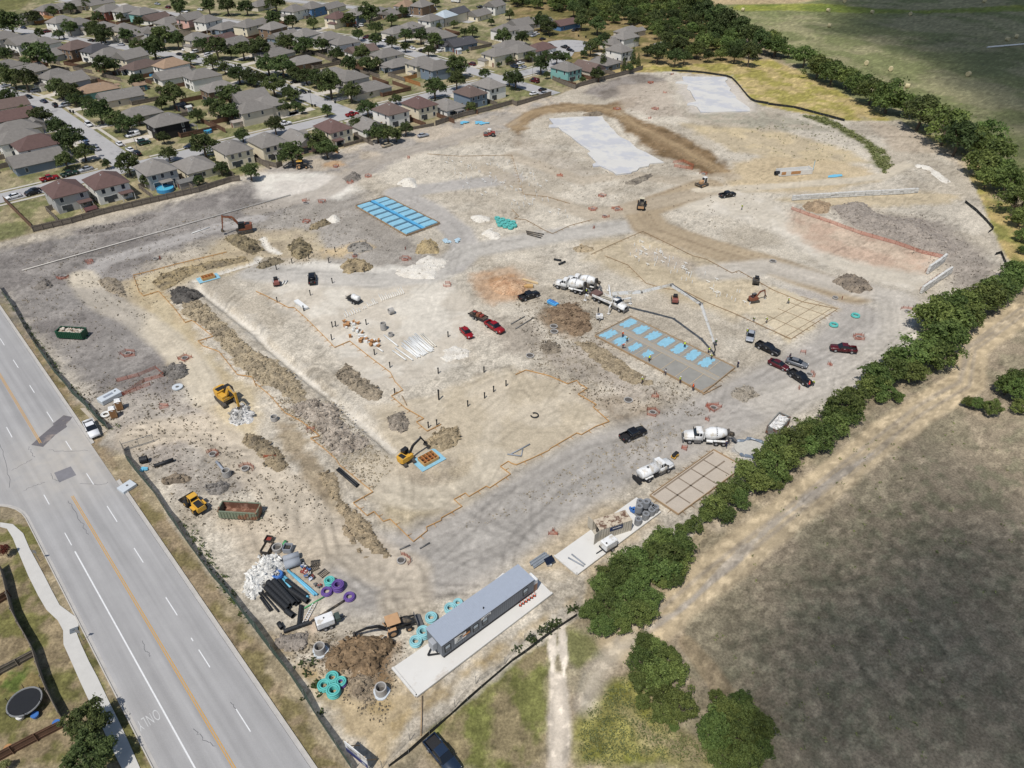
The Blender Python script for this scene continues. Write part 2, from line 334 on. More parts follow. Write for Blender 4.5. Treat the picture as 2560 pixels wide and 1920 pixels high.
zone('31:0,740 700,840 1300,880 1340,1050 1300,1230 900,1500 400,1500 500,1150 0,850', (180, 174, 168), 5, 0.85, (196, 190, 180), 7)
zone('31:0,790 600,1010 180,1290 0,1230', (206, 194, 170), 1.5, 1)
zone('21:2050,1050 31:0,900 31:450,1000 21:2150,1180', (206, 194, 170), 2, 0.8)
zone('12:1000,200 1600,60 2212,-160 22:300,-60 640,40 700,180 840,330 0,740 12:2212,760 1780,1060 1360,1360 960,1140 1010,930 700,640 1200,560', (206, 195, 176), 2.5, 1, (197, 185, 164), 8)
zone('12:1400,700 1900,640 1900,800 1500,950 1300,900', (172, 160, 142), 3, 0.8, (190, 176, 152), 4)
zone('12:1050,1000 1600,1100 1500,1300 1350,1340 1100,1140', (190, 176, 148), 3, 0.7)
zone('22:600,60 1100,100 1500,260 2000,60 2212,40 2000,330 1400,330 900,330', (184, 172, 156), 4, 0.85, (164, 150, 132), 5)
zone('21:700,1250 1200,1659 1500,1800 22:1000,100 21:200,1400', (190, 180, 168), 3, 0.8, (170, 160, 146), 4)
zone('02:700,100 1500,60 1850,200 2212,700 2212,900 1500,1000 1400,750 1000,560', (178, 171, 162), 4, 0.9, (166, 158, 150), 6)
zone('02:1000,440 1500,300 1800,300 1700,480 1200,560', (204, 190, 170), 3, 0.8)
zone('01:1550,1550 1900,1500 2212,1659 02:2212,500 02:1900,400 02:1700,180', (205, 190, 160), 3, 0.9, (196, 180, 150), 5)
zone('12:200,330 420,500 600,800 800,1150 1100,1450 1300,1659 900,1659 700,1200 400,900', (186, 170, 144), 2, 0.9, (168, 152, 128), 4)
zone('02:1900,1100 12:0,1100 12:700,1250 12:900,1500 13:700,100 03:2212,0 02:2100,1500', (202, 189, 170), 4, 0.9)
zone('12:900,1400 2212,1000 2212,1659 13:1700,200 13:800,150', (190, 182, 172), 5, 0.8, (176, 169, 162), 6)
zone('13:150,420 560,420 620,560 400,760 150,560', (184, 168, 142), 2, 0.8)
zone('13:0,420 500,760 1100,820 1400,1100 2212,560 23:560,170 13:1900,780 1300,1300 1100,1650 800,1400', (196, 178, 146), 2, 1, (186, 166, 128), 3)
zone('13:500,520 1250,560 1150,900 1000,980 800,960 560,760', (150, 126, 98), 1.5, 0.9, (128, 104, 78), 2)
zone('13:700,880 1000,860 1000,1050 820,1080', (172, 158, 140), 1.5, 0.8)
zone('13:420,380 560,330 600,480 480,560 420,500', (212, 194, 174), 1.2, 0.9)
zone('22:0,1500 700,1000 1150,960 1250,1000 1200,1200 700,1659 100,1659', (198, 182, 156), 3, 0.8)
zone('22:1600,1100 1900,780 2050,620 2212,500 2212,700 1900,1100 1700,1280', (198, 184, 164), 2, 0.8)
zone('22:1850,500 2000,460 2150,500 2212,600 2150,700 1950,640', (176, 180, 186), 2, 0.9)
zone('22:2080,500 2180,520 2212,560 2140,620 2090,560', WHITE, 1, 0.9)
# tracks with ruts
track('11:0,230 01:1900,300 1300,480 900,600 720,740', (180, 176, 173), 6, 2.5, 0.75, 6)
track('01:700,720 780,860 950,980 1200,1100 1450,1290 1620,1450 1760,1659 02:1800,120', (208, 198, 180), 7, 2.5, 0.75, 7)
track('01:600,900 900,900 1050,1100 1000,1300 900,1500', (150, 146, 143), 10, 5, 0.4, 8)
track('10:2212,1540 11:1220,0 1520,160 1740,330 1820,480 1700,640', (178, 174, 170), 9, 3, 0.8, 8)
track('21:1100,280 500,350 100,420 11:1850,500 11:1500,700 1100,760 500,720 0,690', (190, 186, 180), 9, 4, 0.75, 8)
track('11:0,150 300,70 600,0 10:1000,1400 1700,1200 20:0,1000', (176, 168, 158), 8, 3, 0.65, 8)
track('20:0,1080 200,960 600,910 900,960 1050,1080 1400,1250 1850,1500', (176, 154, 122), 6, 2, 0.6, 10, rc=(140, 120, 94))
track('20:1900,1520 1400,1560 1000,1500 600,1560 0,1340', (186, 174, 156), 7, 3, 0.6, 7)
track('20:1700,1600 21:1100,150 1200,300 1700,480 2212,620 31:700,860', (176, 160, 136), 12, 3, 0.85, 9, rc=(150, 134, 112))
track('20:1700,1650 21:1000,140 700,200 300,60 21:-200,-200', (184, 172, 154), 8, 3, 0.6, 7)
track('12:1000,1659 1800,1400 22:300,950 800,650 1300,480 1750,300 32:0,60 31:600,1400 900,1150', (178, 173, 167), 15, 6, 0.85, 14)
track('12:1700,1500 2212,1300 22:400,900 900,680', (168, 164, 159), 8, 5, 0.5, 8)
track('02:1200,420 1700,350 2212,700 12:200,900 450,1150 800,1400 1300,1640 13:1300,200', (205, 193, 175), 8, 3, 0.65, 8)
track('12:1000,900 1400,980 1750,960 1950,820 2050,640', (206, 196, 178), 6, 2, 0.7, 6)
track('31:-500,700 0,640 700,820 1100,900 1150,1250 700,1600 32:0,150', (198, 192, 183), 9, 4, 0.7, 9)
track('30:-600,1640 0,1610 700,1560 1000,1520 1200,1420', (206, 196, 178), 5, 2, 0.8, 4)
track('20:300,340 560,830', (206, 202, 194), 6.5, 1, 0.0, 1)
# field tracks
track('23:960,560 1250,380 1700,0 32:100,1180 700,700 1300,230 1700,0 31:1750,1350 2212,1020', (194, 177, 148), 7.0, 1.8, 0.78, 2, rc=(166, 155, 140))
track('23:1150,470 1450,300 32:50,1200 600,800 900,600', (176, 168, 158), 1.2, 0.6, 0.6, 2)
track('23:345,470 350,800 360,1300', (222, 212, 198), 0.8, 0.5, 0.95, 0)
track('23:435,440 450,800 450,1300', (222, 212, 198), 0.8, 0.5, 0.95, 0)
track('23:400,900 410,1300 390,1700', (218, 207, 192), 2.6, 1.2, 0.95, 2)
track('23:1040,520 930,620 830,720 700,880 640,1100', (196, 186, 170), 2.6, 3.0, 0.6, 3, rc=(160, 158, 154))
track('33:-400,1000 23:1500,560 23:1700,760 23:1850,1000', (170, 150, 120), 2, 1, 0.4, 1)
# the trench with white lime-stabilised sides (and the heights below)
zone('01:1620,760 1700,740 1950,930 2212,1130 11:150,1290 450,1520 560,1659 12:700,60 950,330 1200,570 1130,600 880,420 600,170 480,20 11:300,1560 11:0,1330 01:1950,1060', (208, 200, 186), 2.5, 0.35, (230, 227, 220), 3)
track('01:1690,800 1950,1000 2212,1200 11:120,1330 400,1560 12:600,60 820,250 1100,480 1180,560', (226, 220, 209), 1.2, .8, 0.8, 0, .8)
TRENCH = pts('01:1690,800 1950,1000 2212,1200 11:120,1330 400,1560 12:600,60 820,250 1100,480 1180,560')
TRENCH2 = pts('01:1680,760 1950,680 2212,600 11:30,560 130,530 11:60,420')
track('01:1680,760 1950,680 2212,600 11:30,560', (226, 222, 214), 1.6, 0.7, 0.9, 0)
track('11:60,400 100,470 200,530', WHITE, 1.6, 0.8, 0.9, 0)

def build_ground():
 ys = [24.0]
 while ys[-1] < 640: ys.append(ys[-1] * 1.0058 + 0.02)
 far = [690, 760, 860, 1000, 1250, 1700, 2500, 4000, 7000, 11000]
 ys = np.array([-400, -150, -40, 0, 12] + ys + far); nx = 660
 tt = np.linspace(-1.0, 1.0, nx); tt = np.sign(tt) * np.abs(tt) ** 1.04
 hw = np.where(ys > 24, (ys + 56) * 0.80, 68.0); hw = np.where(ys < 12, 420, hw); hw = np.where(ys > 690, ys * 1.4, hw)
 Y = np.repeat(ys[:, None], nx, 1); X = hw[:, None] * tt[None, :]
 x = X.ravel(); y = Y.ravel(); N = len(x)
 c = np.tile(col3(DRY), (N, 1)); Z = np.zeros(N); rgh = np.full(N, 1.55)
 nA = fbm(x, y, 6.0, 4, 3) - 0.5; nB = fbm(x, y, 1.6, 3, 11) - 0.5; nC = fbm(x, y, 45.0, 3, 21) - 0.5
 wp = nA * 1.6 + nB * 0.9
 def world(P): return np.array([[*G(px, py)[:2]] for px, py in P])
 site_d = None; K_SITE = [i for i, e in enumerate(PAINT) if e[1] is SITE][0]
 for k, e in enumerate(PAINT):
  P = world(e[1]); m0 = (14 + e[3] * 2) if e[0] == 't' else 14 + e[3]
  sel = np.nonzero((x > P[:, 0].min() - m0) & (x < P[:, 0].max() + m0) & (y > P[:, 1].min() - m0) & (y < P[:, 1].max() + m0))[0]
  if not len(sel): continue
  xs = x[sel]; ysl = y[sel]
  if e[0] == 'z':
   _, _, c1, f, a, c2, sc_, warp, cut = e
   d = sdf_poly(xs, ysl, P) + wp[sel] * warp
   if e[1] is SITE: site_d = np.full(N, 1e3); site_d[sel] = d
   al = np.clip(0.5 - d / max(f, 0.05), 0, 1) * a
   q = np.tile(col3(c1), (len(sel), 1)); rv = float(np.clip((222 - sum(c1) / 3) / 48, .3, 1.2)) if k > K_SITE else 1.55
   if c2 is not None:
    n2 = fbm(xs + 31 * k, ysl, sc_, 5, 40 + k); g_ = np.clip((n2 - cut + 0.07) / 0.14, 0, 1)[:, None]
    q = q * (1 - g_) + col3(c2) * g_
  else:
   _, _, c1, w_, f, a, ruts, warp, rc = e
   d, sd = sdf_line(xs, ysl, P); d = d + wp[sel] * warp
   al = np.clip(0.5 - (d - w_ / 2) / max(f, 0.05), 0, 1) * a; rv = .4
   n2 = fbm(xs, ysl, 5, 4, 90 + k)[:, None]
   q = col3(c1) * (0.93 + 0.14 * n2)
   rr = random.Random(k)
   for _ in range(ruts):
    o = (rr.random() - 0.5) * w_; ww = 0.25 + rr.random() * 0.45; o = (_ - .5) * 1.9 if ruts == 2 else o
    wig = o + (fbm(xs, ysl, 30, 2, 200 + _ + k) - 0.5) * 3
    rl = np.clip(1.2 - np.abs(sd - wig) / ww, 0, 1) * (0.5 + 0.5 * rr.random()) * np.clip(fbm(xs, ysl, 14, 2, 300 + _) * 3 - 0.8, 0, 1)
    rl = np.maximum(rl, np.clip(1.3 - np.abs(sd - o) / .45, 0, 1) * .75) if ruts == 2 else rl; tc = col3(rc) if rc else (col3(c1) * (0.78 if rr.random() < 0.6 else 1.14))
    q = q * (1 - rl[:, None]) + tc * rl[:, None]
  c[sel] = c[sel] * (1 - al[:, None]) + q * al[:, None]; rgh[sel] = rgh[sel] * (1 - al) + rv * al
 # large and small unevenness of tone
 ins = (site_d < 0)
 c *= (1 + nC * 0.16 + nA * np.where(ins, 0.16, 0.22) + nB * np.where(ins, 0.20 * rgh, 0.50))[:, None]
 # churned patches: darker, with crisp broken edges and dark specks
 pt = np.clip((fbm(x, y, 8.5, 5, 611) - .535) / .035, 0, 1) * np.clip((rgh - .42) * 1.6, 0, 1); sp = np.clip((fbm(x, y, .9, 2, 612) - .60) / .05, 0, 1) * np.clip((fbm(x, y, 14, 3, 613) - .42) / .1, 0, 1)
 c *= (1 - np.where(ins, .11 * pt + .22 * sp * np.clip((rgh - .3) * 1.3, 0, 1), .25 * sp))[:, None]; lt = np.clip((fbm(x, y, 1.1, 2, 615) - .60) / .06, 0, 1); c *= (1 + np.where(ins, 0.06, .34) * lt)[:, None]
 # wheel scuffs all over the site: long thin curved light and dark lines
 sel = np.nonzero(ins)[0]; xs = x[sel]; ysl = y[sel]; rr = random.Random(5)
 for _ in range(640):
  px_ = rr.uniform(0, 2500); py_ = rr.uniform(250, 1750); p = G(px_, py_)
  an = rr.choice([0.75, 0.75, -0.82, 0.2, -0.3]) + rr.gauss(0, 0.3); Ls = rr.uniform(14, 50); cv = rr.gauss(0, 0.03)
  P = [(p.x + s_ * math.cos(an + cv * s_), p.y + s_ * math.sin(an + cv * s_)) for s_ in np.linspace(-Ls, Ls, 9)]
  P = np.array(P); bx = (xs > P[:, 0].min() - 5) & (xs < P[:, 0].max() + 5) & (ysl > P[:, 1].min() - 5) & (ysl < P[:, 1].max() + 5)
  ii = np.nonzero(bx)[0]
  if not len(ii): continue
  d, sd = sdf_line(xs[ii], ysl[ii], P); al = 0
  for o in (-0.9, 0.9): al = np.maximum(al, np.clip(1.15 - np.abs(sd - o) / 0.38, 0, 1))
  al = al * np.clip(fbm(xs[ii], ysl[ii], 9, 2, 400 + _) * 3 - 0.9, 0, 1) * rr.uniform(0.4, 1.0); k = 0.78 if rr.random() < 0.5 else 1.14
  c[sel[ii]] *= (1 + (k - 1) * al)[:, None]
 # heights: small clods everywhere on the site, the trench
 Z -= np.where(ins, 0.10 * fbm(x, y, 2.2, 3, 77) + 0.16 * fbm(x, y, 9, 2, 78), 0.06)
 for T, wd, dp in ((TRENCH, 0.9, 0.9), (TRENCH2, 0.6, 0.5)):
  P = world(T); sel = np.nonzero((x > P[:, 0].min() - 4) & (x < P[:, 0].max() + 4) & (y > P[:, 1].min() - 4) & (y < P[:, 1].max() + 4))[0]
  d, _s = sdf_line(x[sel], y[sel], P); Z[sel] -= dp * np.clip((wd + 0.5 - d) / 0.6, 0, 1)
 # the basin in the north-east corner and the lower ground below the block walls
 P = world(pts('20:1900,1180 2212,1160 30:500,1220 700,1330 300,1400 20:2212,1380 2000,1330')); d = sdf_poly(x, y, P); Z -= 0.9 * np.clip(-d / 8, 0, 1)
 ii = np.arange(N).reshape(Y.shape)
 F = np.stack([ii[:-1, :-1], ii[:-1, 1:], ii[1:, 1:], ii[1:, :-1]], -1).reshape(-1, 4)
 me = bpy.data.meshes.new('ground'); me.vertices.add(N); me.vertices.foreach_set('co', np.stack([x, y, Z], 1).ravel())
 me.loops.add(F.size); me.loops.foreach_set('vertex_index', F.ravel().astype(np.int32))
 me.polygons.add(len(F)); me.polygons.foreach_set('loop_start', np.arange(0, F.size, 4, dtype=np.int32)); me.polygons.foreach_set('loop_total', np.full(len(F), 4, np.int32))
 me.polygons.foreach_set('use_smooth', [True] * len(F)); me.update(calc_edges=True)
 a = me.color_attributes.new('paint', 'FLOAT_COLOR', 'POINT'); a.data.foreach_set('color', np.concatenate([np.clip(c, 0.01, 0.9), rgh[:, None]], 1).ravel())
 me.materials.append(attr_mat('soil_and_grass', v1=0.13, s1=0.5, v2=0.3, s2=2.6, bump=0.10, bscale=1.6))
 link('ground', me, kind='structure')
build_ground()

# ------------------------------------------------------------------ the road at the lower left
RO = Vector((-24.25, 43.09, 0)); RU = Vector((-0.680, 0.733, 0)); RV = Vector((0.733, 0.680, 0)); RV0 = RO.dot(RV)
def rd(u, v, z=0.0):                     # u along the road (away from the camera), v across: -3.4 .. 11.48 are the kerbs
 p = RO + RU * u + RV * (v - RV0); return (p.x, p.y, z)
def ribbon(mb, path, w0, w1, z):
 """flat strip along a path of (x,y), from offset w0 to w1"""
 P = [Vector((p[0], p[1], 0)) for p in path]; vs = []
 for i, p in enumerate(P):
  d = (P[min(i + 1, len(P) - 1)] - P[max(i - 1, 0)]).normalized(); n = Vector((-d.y, d.x, 0))
  vs += [tuple(p + n * w0 + Vector((0, 0, z))), tuple(p + n * w1 + Vector((0, 0, z)))]
 return mb.add(vs, [(2 * i, 2 * i + 2, 2 * i + 3, 2 * i + 1) for i in range(len(P) - 1)])
def us(a, b, n): return [a + (b - a) * i / n for i in range(n + 1)]
def along(s): p = at(s); return (p - RO).dot(RU), p.dot(RV)

def asphalt():
 m = mat('asphalt', C(172, 170, 168), 0.9, vary=0.06, scale=0.25, bump=0.01, bscale=12, spec=0.2); t = m.node_tree; N = t.nodes; L = t.links
 if m.get('done'): return m
 # lighter wheel paths and darker oil lines that run with the lanes, thin sealed cracks
 tc = N.new('ShaderNodeTexCoord'); dp = N.new('ShaderNodeVectorMath'); dp.operation = 'DOT_PRODUCT'; dp.inputs[1].default_value = RV; L.new(tc.outputs['Object'], dp.inputs[0])
 su = N.new('ShaderNodeVectorMath'); su.operation = 'DOT_PRODUCT'; su.inputs[1].default_value = RU; L.new(tc.outputs['Object'], su.inputs[0])
 cx = N.new('ShaderNodeCombineXYZ'); mm = N.new('ShaderNodeMath'); mm.operation = 'MULTIPLY'; mm.inputs[1].default_value = 0.03
 L.new(su.outputs['Value'], mm.inputs[0]); L.new(dp.outputs['Value'], cx.inputs[0]); L.new(mm.outputs[0], cx.inputs[1])
 n = N.new('ShaderNodeTexNoise'); n.inputs['Scale'].default_value = 0.75; n.inputs['Detail'].default_value = 5; L.new(cx.outputs[0], n.inputs['Vector'])
 r = N.new('ShaderNodeMapRange'); r.inputs['From Min'].default_value = 0.3; r.inputs['From Max'].default_value = 0.7; r.inputs['To Min'].default_value = 0.83; r.inputs['To Max'].default_value = 1.12
 L.new(n.outputs['Fac'], r.inputs['Value'])
 g = N.new('ShaderNodeTexNoise'); g.inputs['Scale'].default_value = 9; g.inputs['Detail'].default_value = 3; L.new(tc.outputs['Object'], g.inputs['Vector'])
 r2 = N.new('ShaderNodeMapRange'); r2.inputs['From Min'].default_value = 0.3; r2.inputs['From Max'].default_value = 0.7; r2.inputs['To Min'].default_value = 0.94; r2.inputs['To Max'].default_value = 1.06; L.new(g.outputs['Fac'], r2.inputs['Value'])
 m3 = N.new('ShaderNodeMath'); m3.operation = 'MULTIPLY'; L.new(r.outputs['Result'], m3.inputs[0]); L.new(r2.outputs['Result'], m3.inputs[1])
 b = N['Principled BSDF']; src = b.inputs['Base Color'].links[0].from_socket
 sc2 = N.new('ShaderNodeVectorMath'); sc2.operation = 'SCALE'; L.new(src, sc2.inputs[0]); L.new(m3.outputs[0], sc2.inputs['Scale']); L.new(sc2.outputs['Vector'], b.inputs['Base Color'])
 # pale site dust carried out of the gate
 gp = at('02:760,560'); ds = N.new('ShaderNodeVectorMath'); ds.operation = 'DISTANCE'; ds.inputs[1].default_value = gp; L.new(tc.outputs['Object'], ds.inputs[0]); rd_ = N.new('ShaderNodeMapRange'); rd_.interpolation_type = 'SMOOTHSTEP'; rd_.inputs['From Min'].default_value = 2; rd_.inputs['From Max'].default_value = 20; rd_.inputs['To Min'].default_value = .8; rd_.inputs['To Max'].default_value = 0; L.new(ds.outputs['Value'], rd_.inputs['Value'])
 n4 = N.new('ShaderNodeTexNoise'); n4.inputs['Scale'].default_value = .5; n4.inputs['Detail'].default_value = 7; L.new(tc.outputs['Object'], n4.inputs['Vector']); m4 = N.new('ShaderNodeMath'); m4.operation = 'MULTIPLY'; L.new(rd_.outputs[0], m4.inputs[0]); L.new(n4.outputs['Fac'], m4.inputs[1]); mx = N.new('ShaderNodeMix'); mx.data_type = 'RGBA'; L.new(m4.outputs[0], mx.inputs['Factor']); L.new(sc2.outputs['Vector'], mx.inputs['A']); mx.inputs['B'].default_value = C(206, 196, 180); L.new(mx.outputs['Result'], b.inputs['Base Color'])
 m['done'] = 1; return m
mb = MB()
U0, U1 = -60, 240
for u in us(U0, U1, 60)[:-1]:
 d = (U1 - U0) / 60; mb.add([rd(u, -2.95, 0.02), rd(u + d, -2.95, 0.02), rd(u + d, 11.0, 0.02), rd(u, 11.0, 0.02)], [(0, 1, 2, 3)])
mb.build('road', asphalt(), kind='structure')
# side street to the lower left (joins between the two kerb returns)
ua, va = along('02:72,1293') if False else ((G(72, 1293) - RO).dot(RU), 0)
mb = MB(); mb.add([rd(ua + 9, -2.95, 0.016), rd(ua + 60, -2.95, 0.016), rd(ua + 60, -60, 0.016), rd(ua + 9, -60, 0.016)], [(0, 1, 2, 3)])
CR = 9.0
arc = [rd(ua + 9 - CR + CR * math.sin(t), -2.95 - CR + CR * math.cos(t), 0.016) for t in us(0, math.pi / 2, 8)]
fan = arc + [rd(ua + 9.0, -2.95, 0.016)]
mb.add(fan, [tuple(range(len(fan)))])
mb.build('side_street', asphalt(), kind='structure')
conc = mat('kerb_concrete', C(196, 190, 180), 0.85, vary=0.12, scale=0.8, bump=0.01)
gut = mat('gutter_concrete', C(188, 184, 178), 0.9, vary=0.14, scale=0.6)
mb = MB(); gm = MB()
def kerbline(path, s):
 ribbon(gm, path, 0, 0.45 * s, 0.024)
 P = [Vector(p) for p in path]
 for i in range(len(P) - 1):
  d = (P[i + 1] - P[i]).normalized(); n = Vector((-d.y, d.x, 0)) * -s; a, b = P[i], P[i + 1]
  mb.add([tuple(a), tuple(b), tuple(b + n * 0.16), tuple(a + n * 0.16)] + [tuple(p + Vector((0, 0, 0.14))) for p in (a, b, b + n * 0.16, a + n * 0.16)], [(0, 3, 2, 1), (4, 5, 6, 7), (0, 1, 5, 4), (1, 2, 6, 5), (2, 3, 7, 6), (3, 0, 4, 7)])
kerbline([rd(u, -3.4) for u in us(U0, ua, 20)] + [rd(ua + CR * math.sin(t), -3.4 - CR + CR * math.cos(t)) for t in us(0, math.pi / 2, 8)][1:] + [rd(ua + CR, -60)], -1)
ug0 = along('02:1020,830')[0]; ug1 = along('02:830,500')[0]
kerbline([rd(u, 11.48) for u in us(U0, ug0, 20)], 1); kerbline([rd(u, 11.48) for u in us(ug1, U1, 20)], 1)
gm.build('gutter', gut, kind='structure'); mb.build('kerb', conc, kind='structure')
# markings
wp_ = mat('road_paint_white', C(232, 232, 230), 0.7, vary=0.14, scale=3); yp = mat('road_paint_yellow', C(204, 158, 84), 0.7, vary=0.10, scale=3)
def stripe(mb, u0, u1, v, w_, n=1, z=0.026): mb.add([rd(u0, v - w_ / 2, z), rd(u1, v - w_ / 2, z), rd(u1, v + w_ / 2, z), rd(u0, v + w_ / 2, z)], [(0, 1, 2, 3)])
my = MB(); mw = MB()
yA = along('02:630,965')[0]; yB = along('02:350,510')[0]; VC = along('03:1035,0')[1]
for o in (-0.13, 0.13): stripe(my, U0, yA, VC + o, 0.13); stripe(my, yB, U1, VC + o, 0.13)
my.build('centre_line', yp, kind='structure')
for a, b in (('02:255,10', '02:298,75'), ('02:403,240', '02:460,325'), ('02:568,492', '02:617,570'), ('02:748,772', '02:808,868'), ('02:925,1055', '02:1012,1190'), ('02:1158,1418', '02:1238,1542'), ('03:1432,185', '03:1533,340'), ('03:1716,637', '03:1815,788'), ('03:2040,1150', '03:2165,1345'), ('02:57,373', '02:105,462'), ('02:378,957', '02:427,1040'), ('02:558,1286', '02:620,1393'), ('01:0,1265', '01:38,1325'), ('01:112,1450', '01:160,1518'), ('03:1650,535', '03:1670,562')):
 A_ = along(a); B_ = along(b); v = (A_[1] + B_[1]) / 2; stripe(mw, A_[0], B_[0], v, 0.14)
a = along('02:650,1445'); b = along('03:1680,1659')
stripe(mw, a[0], U0, (a[1] + b[1]) / 2, 0.2)
mw.build('lane_line', wp_, kind='structure')
tx = bpy.data.curves.new('only_text', 'FONT'); tx.body = 'ONLY'; tx.size = 1.0; tx.align_x = 'CENTER'; tx.align_y = 'CENTER'; tx.materials.append(mat('worn_letter_paint', C(206, 206, 204), .8, vary=.2, scale=3)); tx.offset = -0.012; tx.space_character = 1.15
to = link('road_lettering', tx, kind='structure'); p = at('03:1283,1240'); to.location = (p.x, p.y, 0.027); to.scale = (0.95, 2.6, 1); to.rotation_euler = (0, 0, math.atan2(RU.y, RU.x) + math.pi / 2)
ck = MB(); rr = random.Random(8)
for s in ('02:100,750 180,705 270,660', '02:205,925 290,880 380,857', '02:420,570 600,585 760,575', '02:250,540 275,600 300,640', '02:690,860 870,870 930,855', '02:590,1010 640,1080 700,1200 760,1300', '03:1670,1320 1750,1390 1860,1480', '03:1230,560 1260,650 1300,700', '02:0,520 60,700 90,900', '03:1990,1090 2040,1160', '02:440,770 460,820 520,850'):
 P = ats(s); Q = [P[0]]
 for a, b in zip(P[:-1], P[1:]): Q += [a.lerp(b, k / 6) + Vector((rr.gauss(0, .12), rr.gauss(0, .12), 0)) for k in range(1, 7)]
 ribbon(ck, Q, -.035, .035, .0245)
ck.build('road_crack', mat('crack_sealant', C(104, 104, 106), .8), kind='structure')
# darker asphalt repairs
pm = mat('asphalt_repair', C(112, 108, 110), 0.92, vary=0.18, scale=0.8, bump=0.01, tint=C(150, 138, 130), tamt=0.25, tscale=0.35)
mb = MB(); mb.add([(p.x, p.y, 0.023) for p in ats('02:270,527 345,455 465,355 455,345 550,270 625,285 610,310 570,350 580,370 480,440 372,545')], [tuple(range(11))]); mb.build('road_repair', pm, kind='structure')
pm2 = mat('asphalt_repair_grey', C(132, 130, 133), 0.92, vary=0.14, scale=0.8)
mb = MB(); mb.add([(p.x, p.y, 0.023) for p in ats('02:468,768 612,712 660,788 512,852')], [(0, 1, 2, 3)]); mb.build('road_repair', pm2, kind='structure')
# concrete walk with a saw-toothed edge on the far side of the road
walk = mat('walk_concrete', C(206, 203, 196), 0.85, vary=0.08, scale=0.5)
mb = MB(); L_ = ats('02:0,1235 60,1250 110,1330 170,1480 245,1659 03:330,170 400,290 500,385 545,470 548,590 620,750 700,930 770,1080 870,1280 960,1480 1050,1659 1150,1860', 0.05); R_ = ats('02:0,1195 110,1210 200,1290 255,1420 385,1659 03:440,110 515,250 650,350 680,420 665,500 700,590 770,740 840,870 930,1060 1020,1240 1110,1430 1210,1659 1300,1860', 0.05)
mb.add([tuple(p) for p in L_] + [tuple(p) for p in R_], [(i, i + 1, len(L_) + i + 1, len(L_) + i) for i in range(len(L_) - 1)]); mb.build('sidewalk', walk, kind='structure')
mb = MB()
mb.add([tuple(p) for p in ats('02:690,210 740,205 800,280 840,330 930,400 870,440 780,300', 0.03)], [tuple(range(7))]); mb.build('entry_walk', mat('old_concrete', C(190, 178, 160), 0.9, vary=0.1), kind='structure')
# ------------------------------------------------------------------ the housing estate
ROOFS = {'g': C(132, 127, 121), 'd': C(80, 79, 82), 'b': C(108, 92, 85), 'r': C(106, 84, 79), 'o': C(152, 128, 106), 'm': C(176, 186, 192)}
WALLS = {'w': C(247, 243, 234), 'c': C(242, 230, 202), 'g': C(188, 186, 182), 't': C(218, 208, 190), 'p': C(226, 182, 168), 's': C(128, 142, 156), 'b': C(96, 134, 176), 'T': C(142, 192, 184), 'n': C(134, 110, 88), 'K': C(136, 84, 72), 'k': C(34, 32, 33)}
ROOFN = {'g': 'grey', 'd': 'slate', 'b': 'brown', 'r': 'reddish', 'o': 'tan', 'm': 'metal'}
WALLN = {'w': 'white', 'c': 'cream', 'g': 'grey', 't': 'tan', 'p': 'pink', 's': 'bluish', 'b': 'blue', 'T': 'teal', 'n': 'brown', 'K': 'brick', 'k': 'black'}
TH = R(43.5); E1 = Vector((math.cos(TH), math.sin(TH), 0)); E2 = Vector((math.sin(TH), -math.cos(TH), 0))
BK = 0.36
def bendf(b):                       # the long streets bend away beyond b = -385
 t = max(0.0, -372 - b); return BK * (t * t / (t + 26)) if t > 0 else 0.0
def bang(b): return math.atan((bendf(b - 1) - bendf(b + 1)) / 2)
def ab(a, b, z=0.0): p = E1 * a + E2 * b; return Vector((p.x, p.y, z))
def street(a_, b, z=0.0): return ab(a_ - bendf(b), b, z)
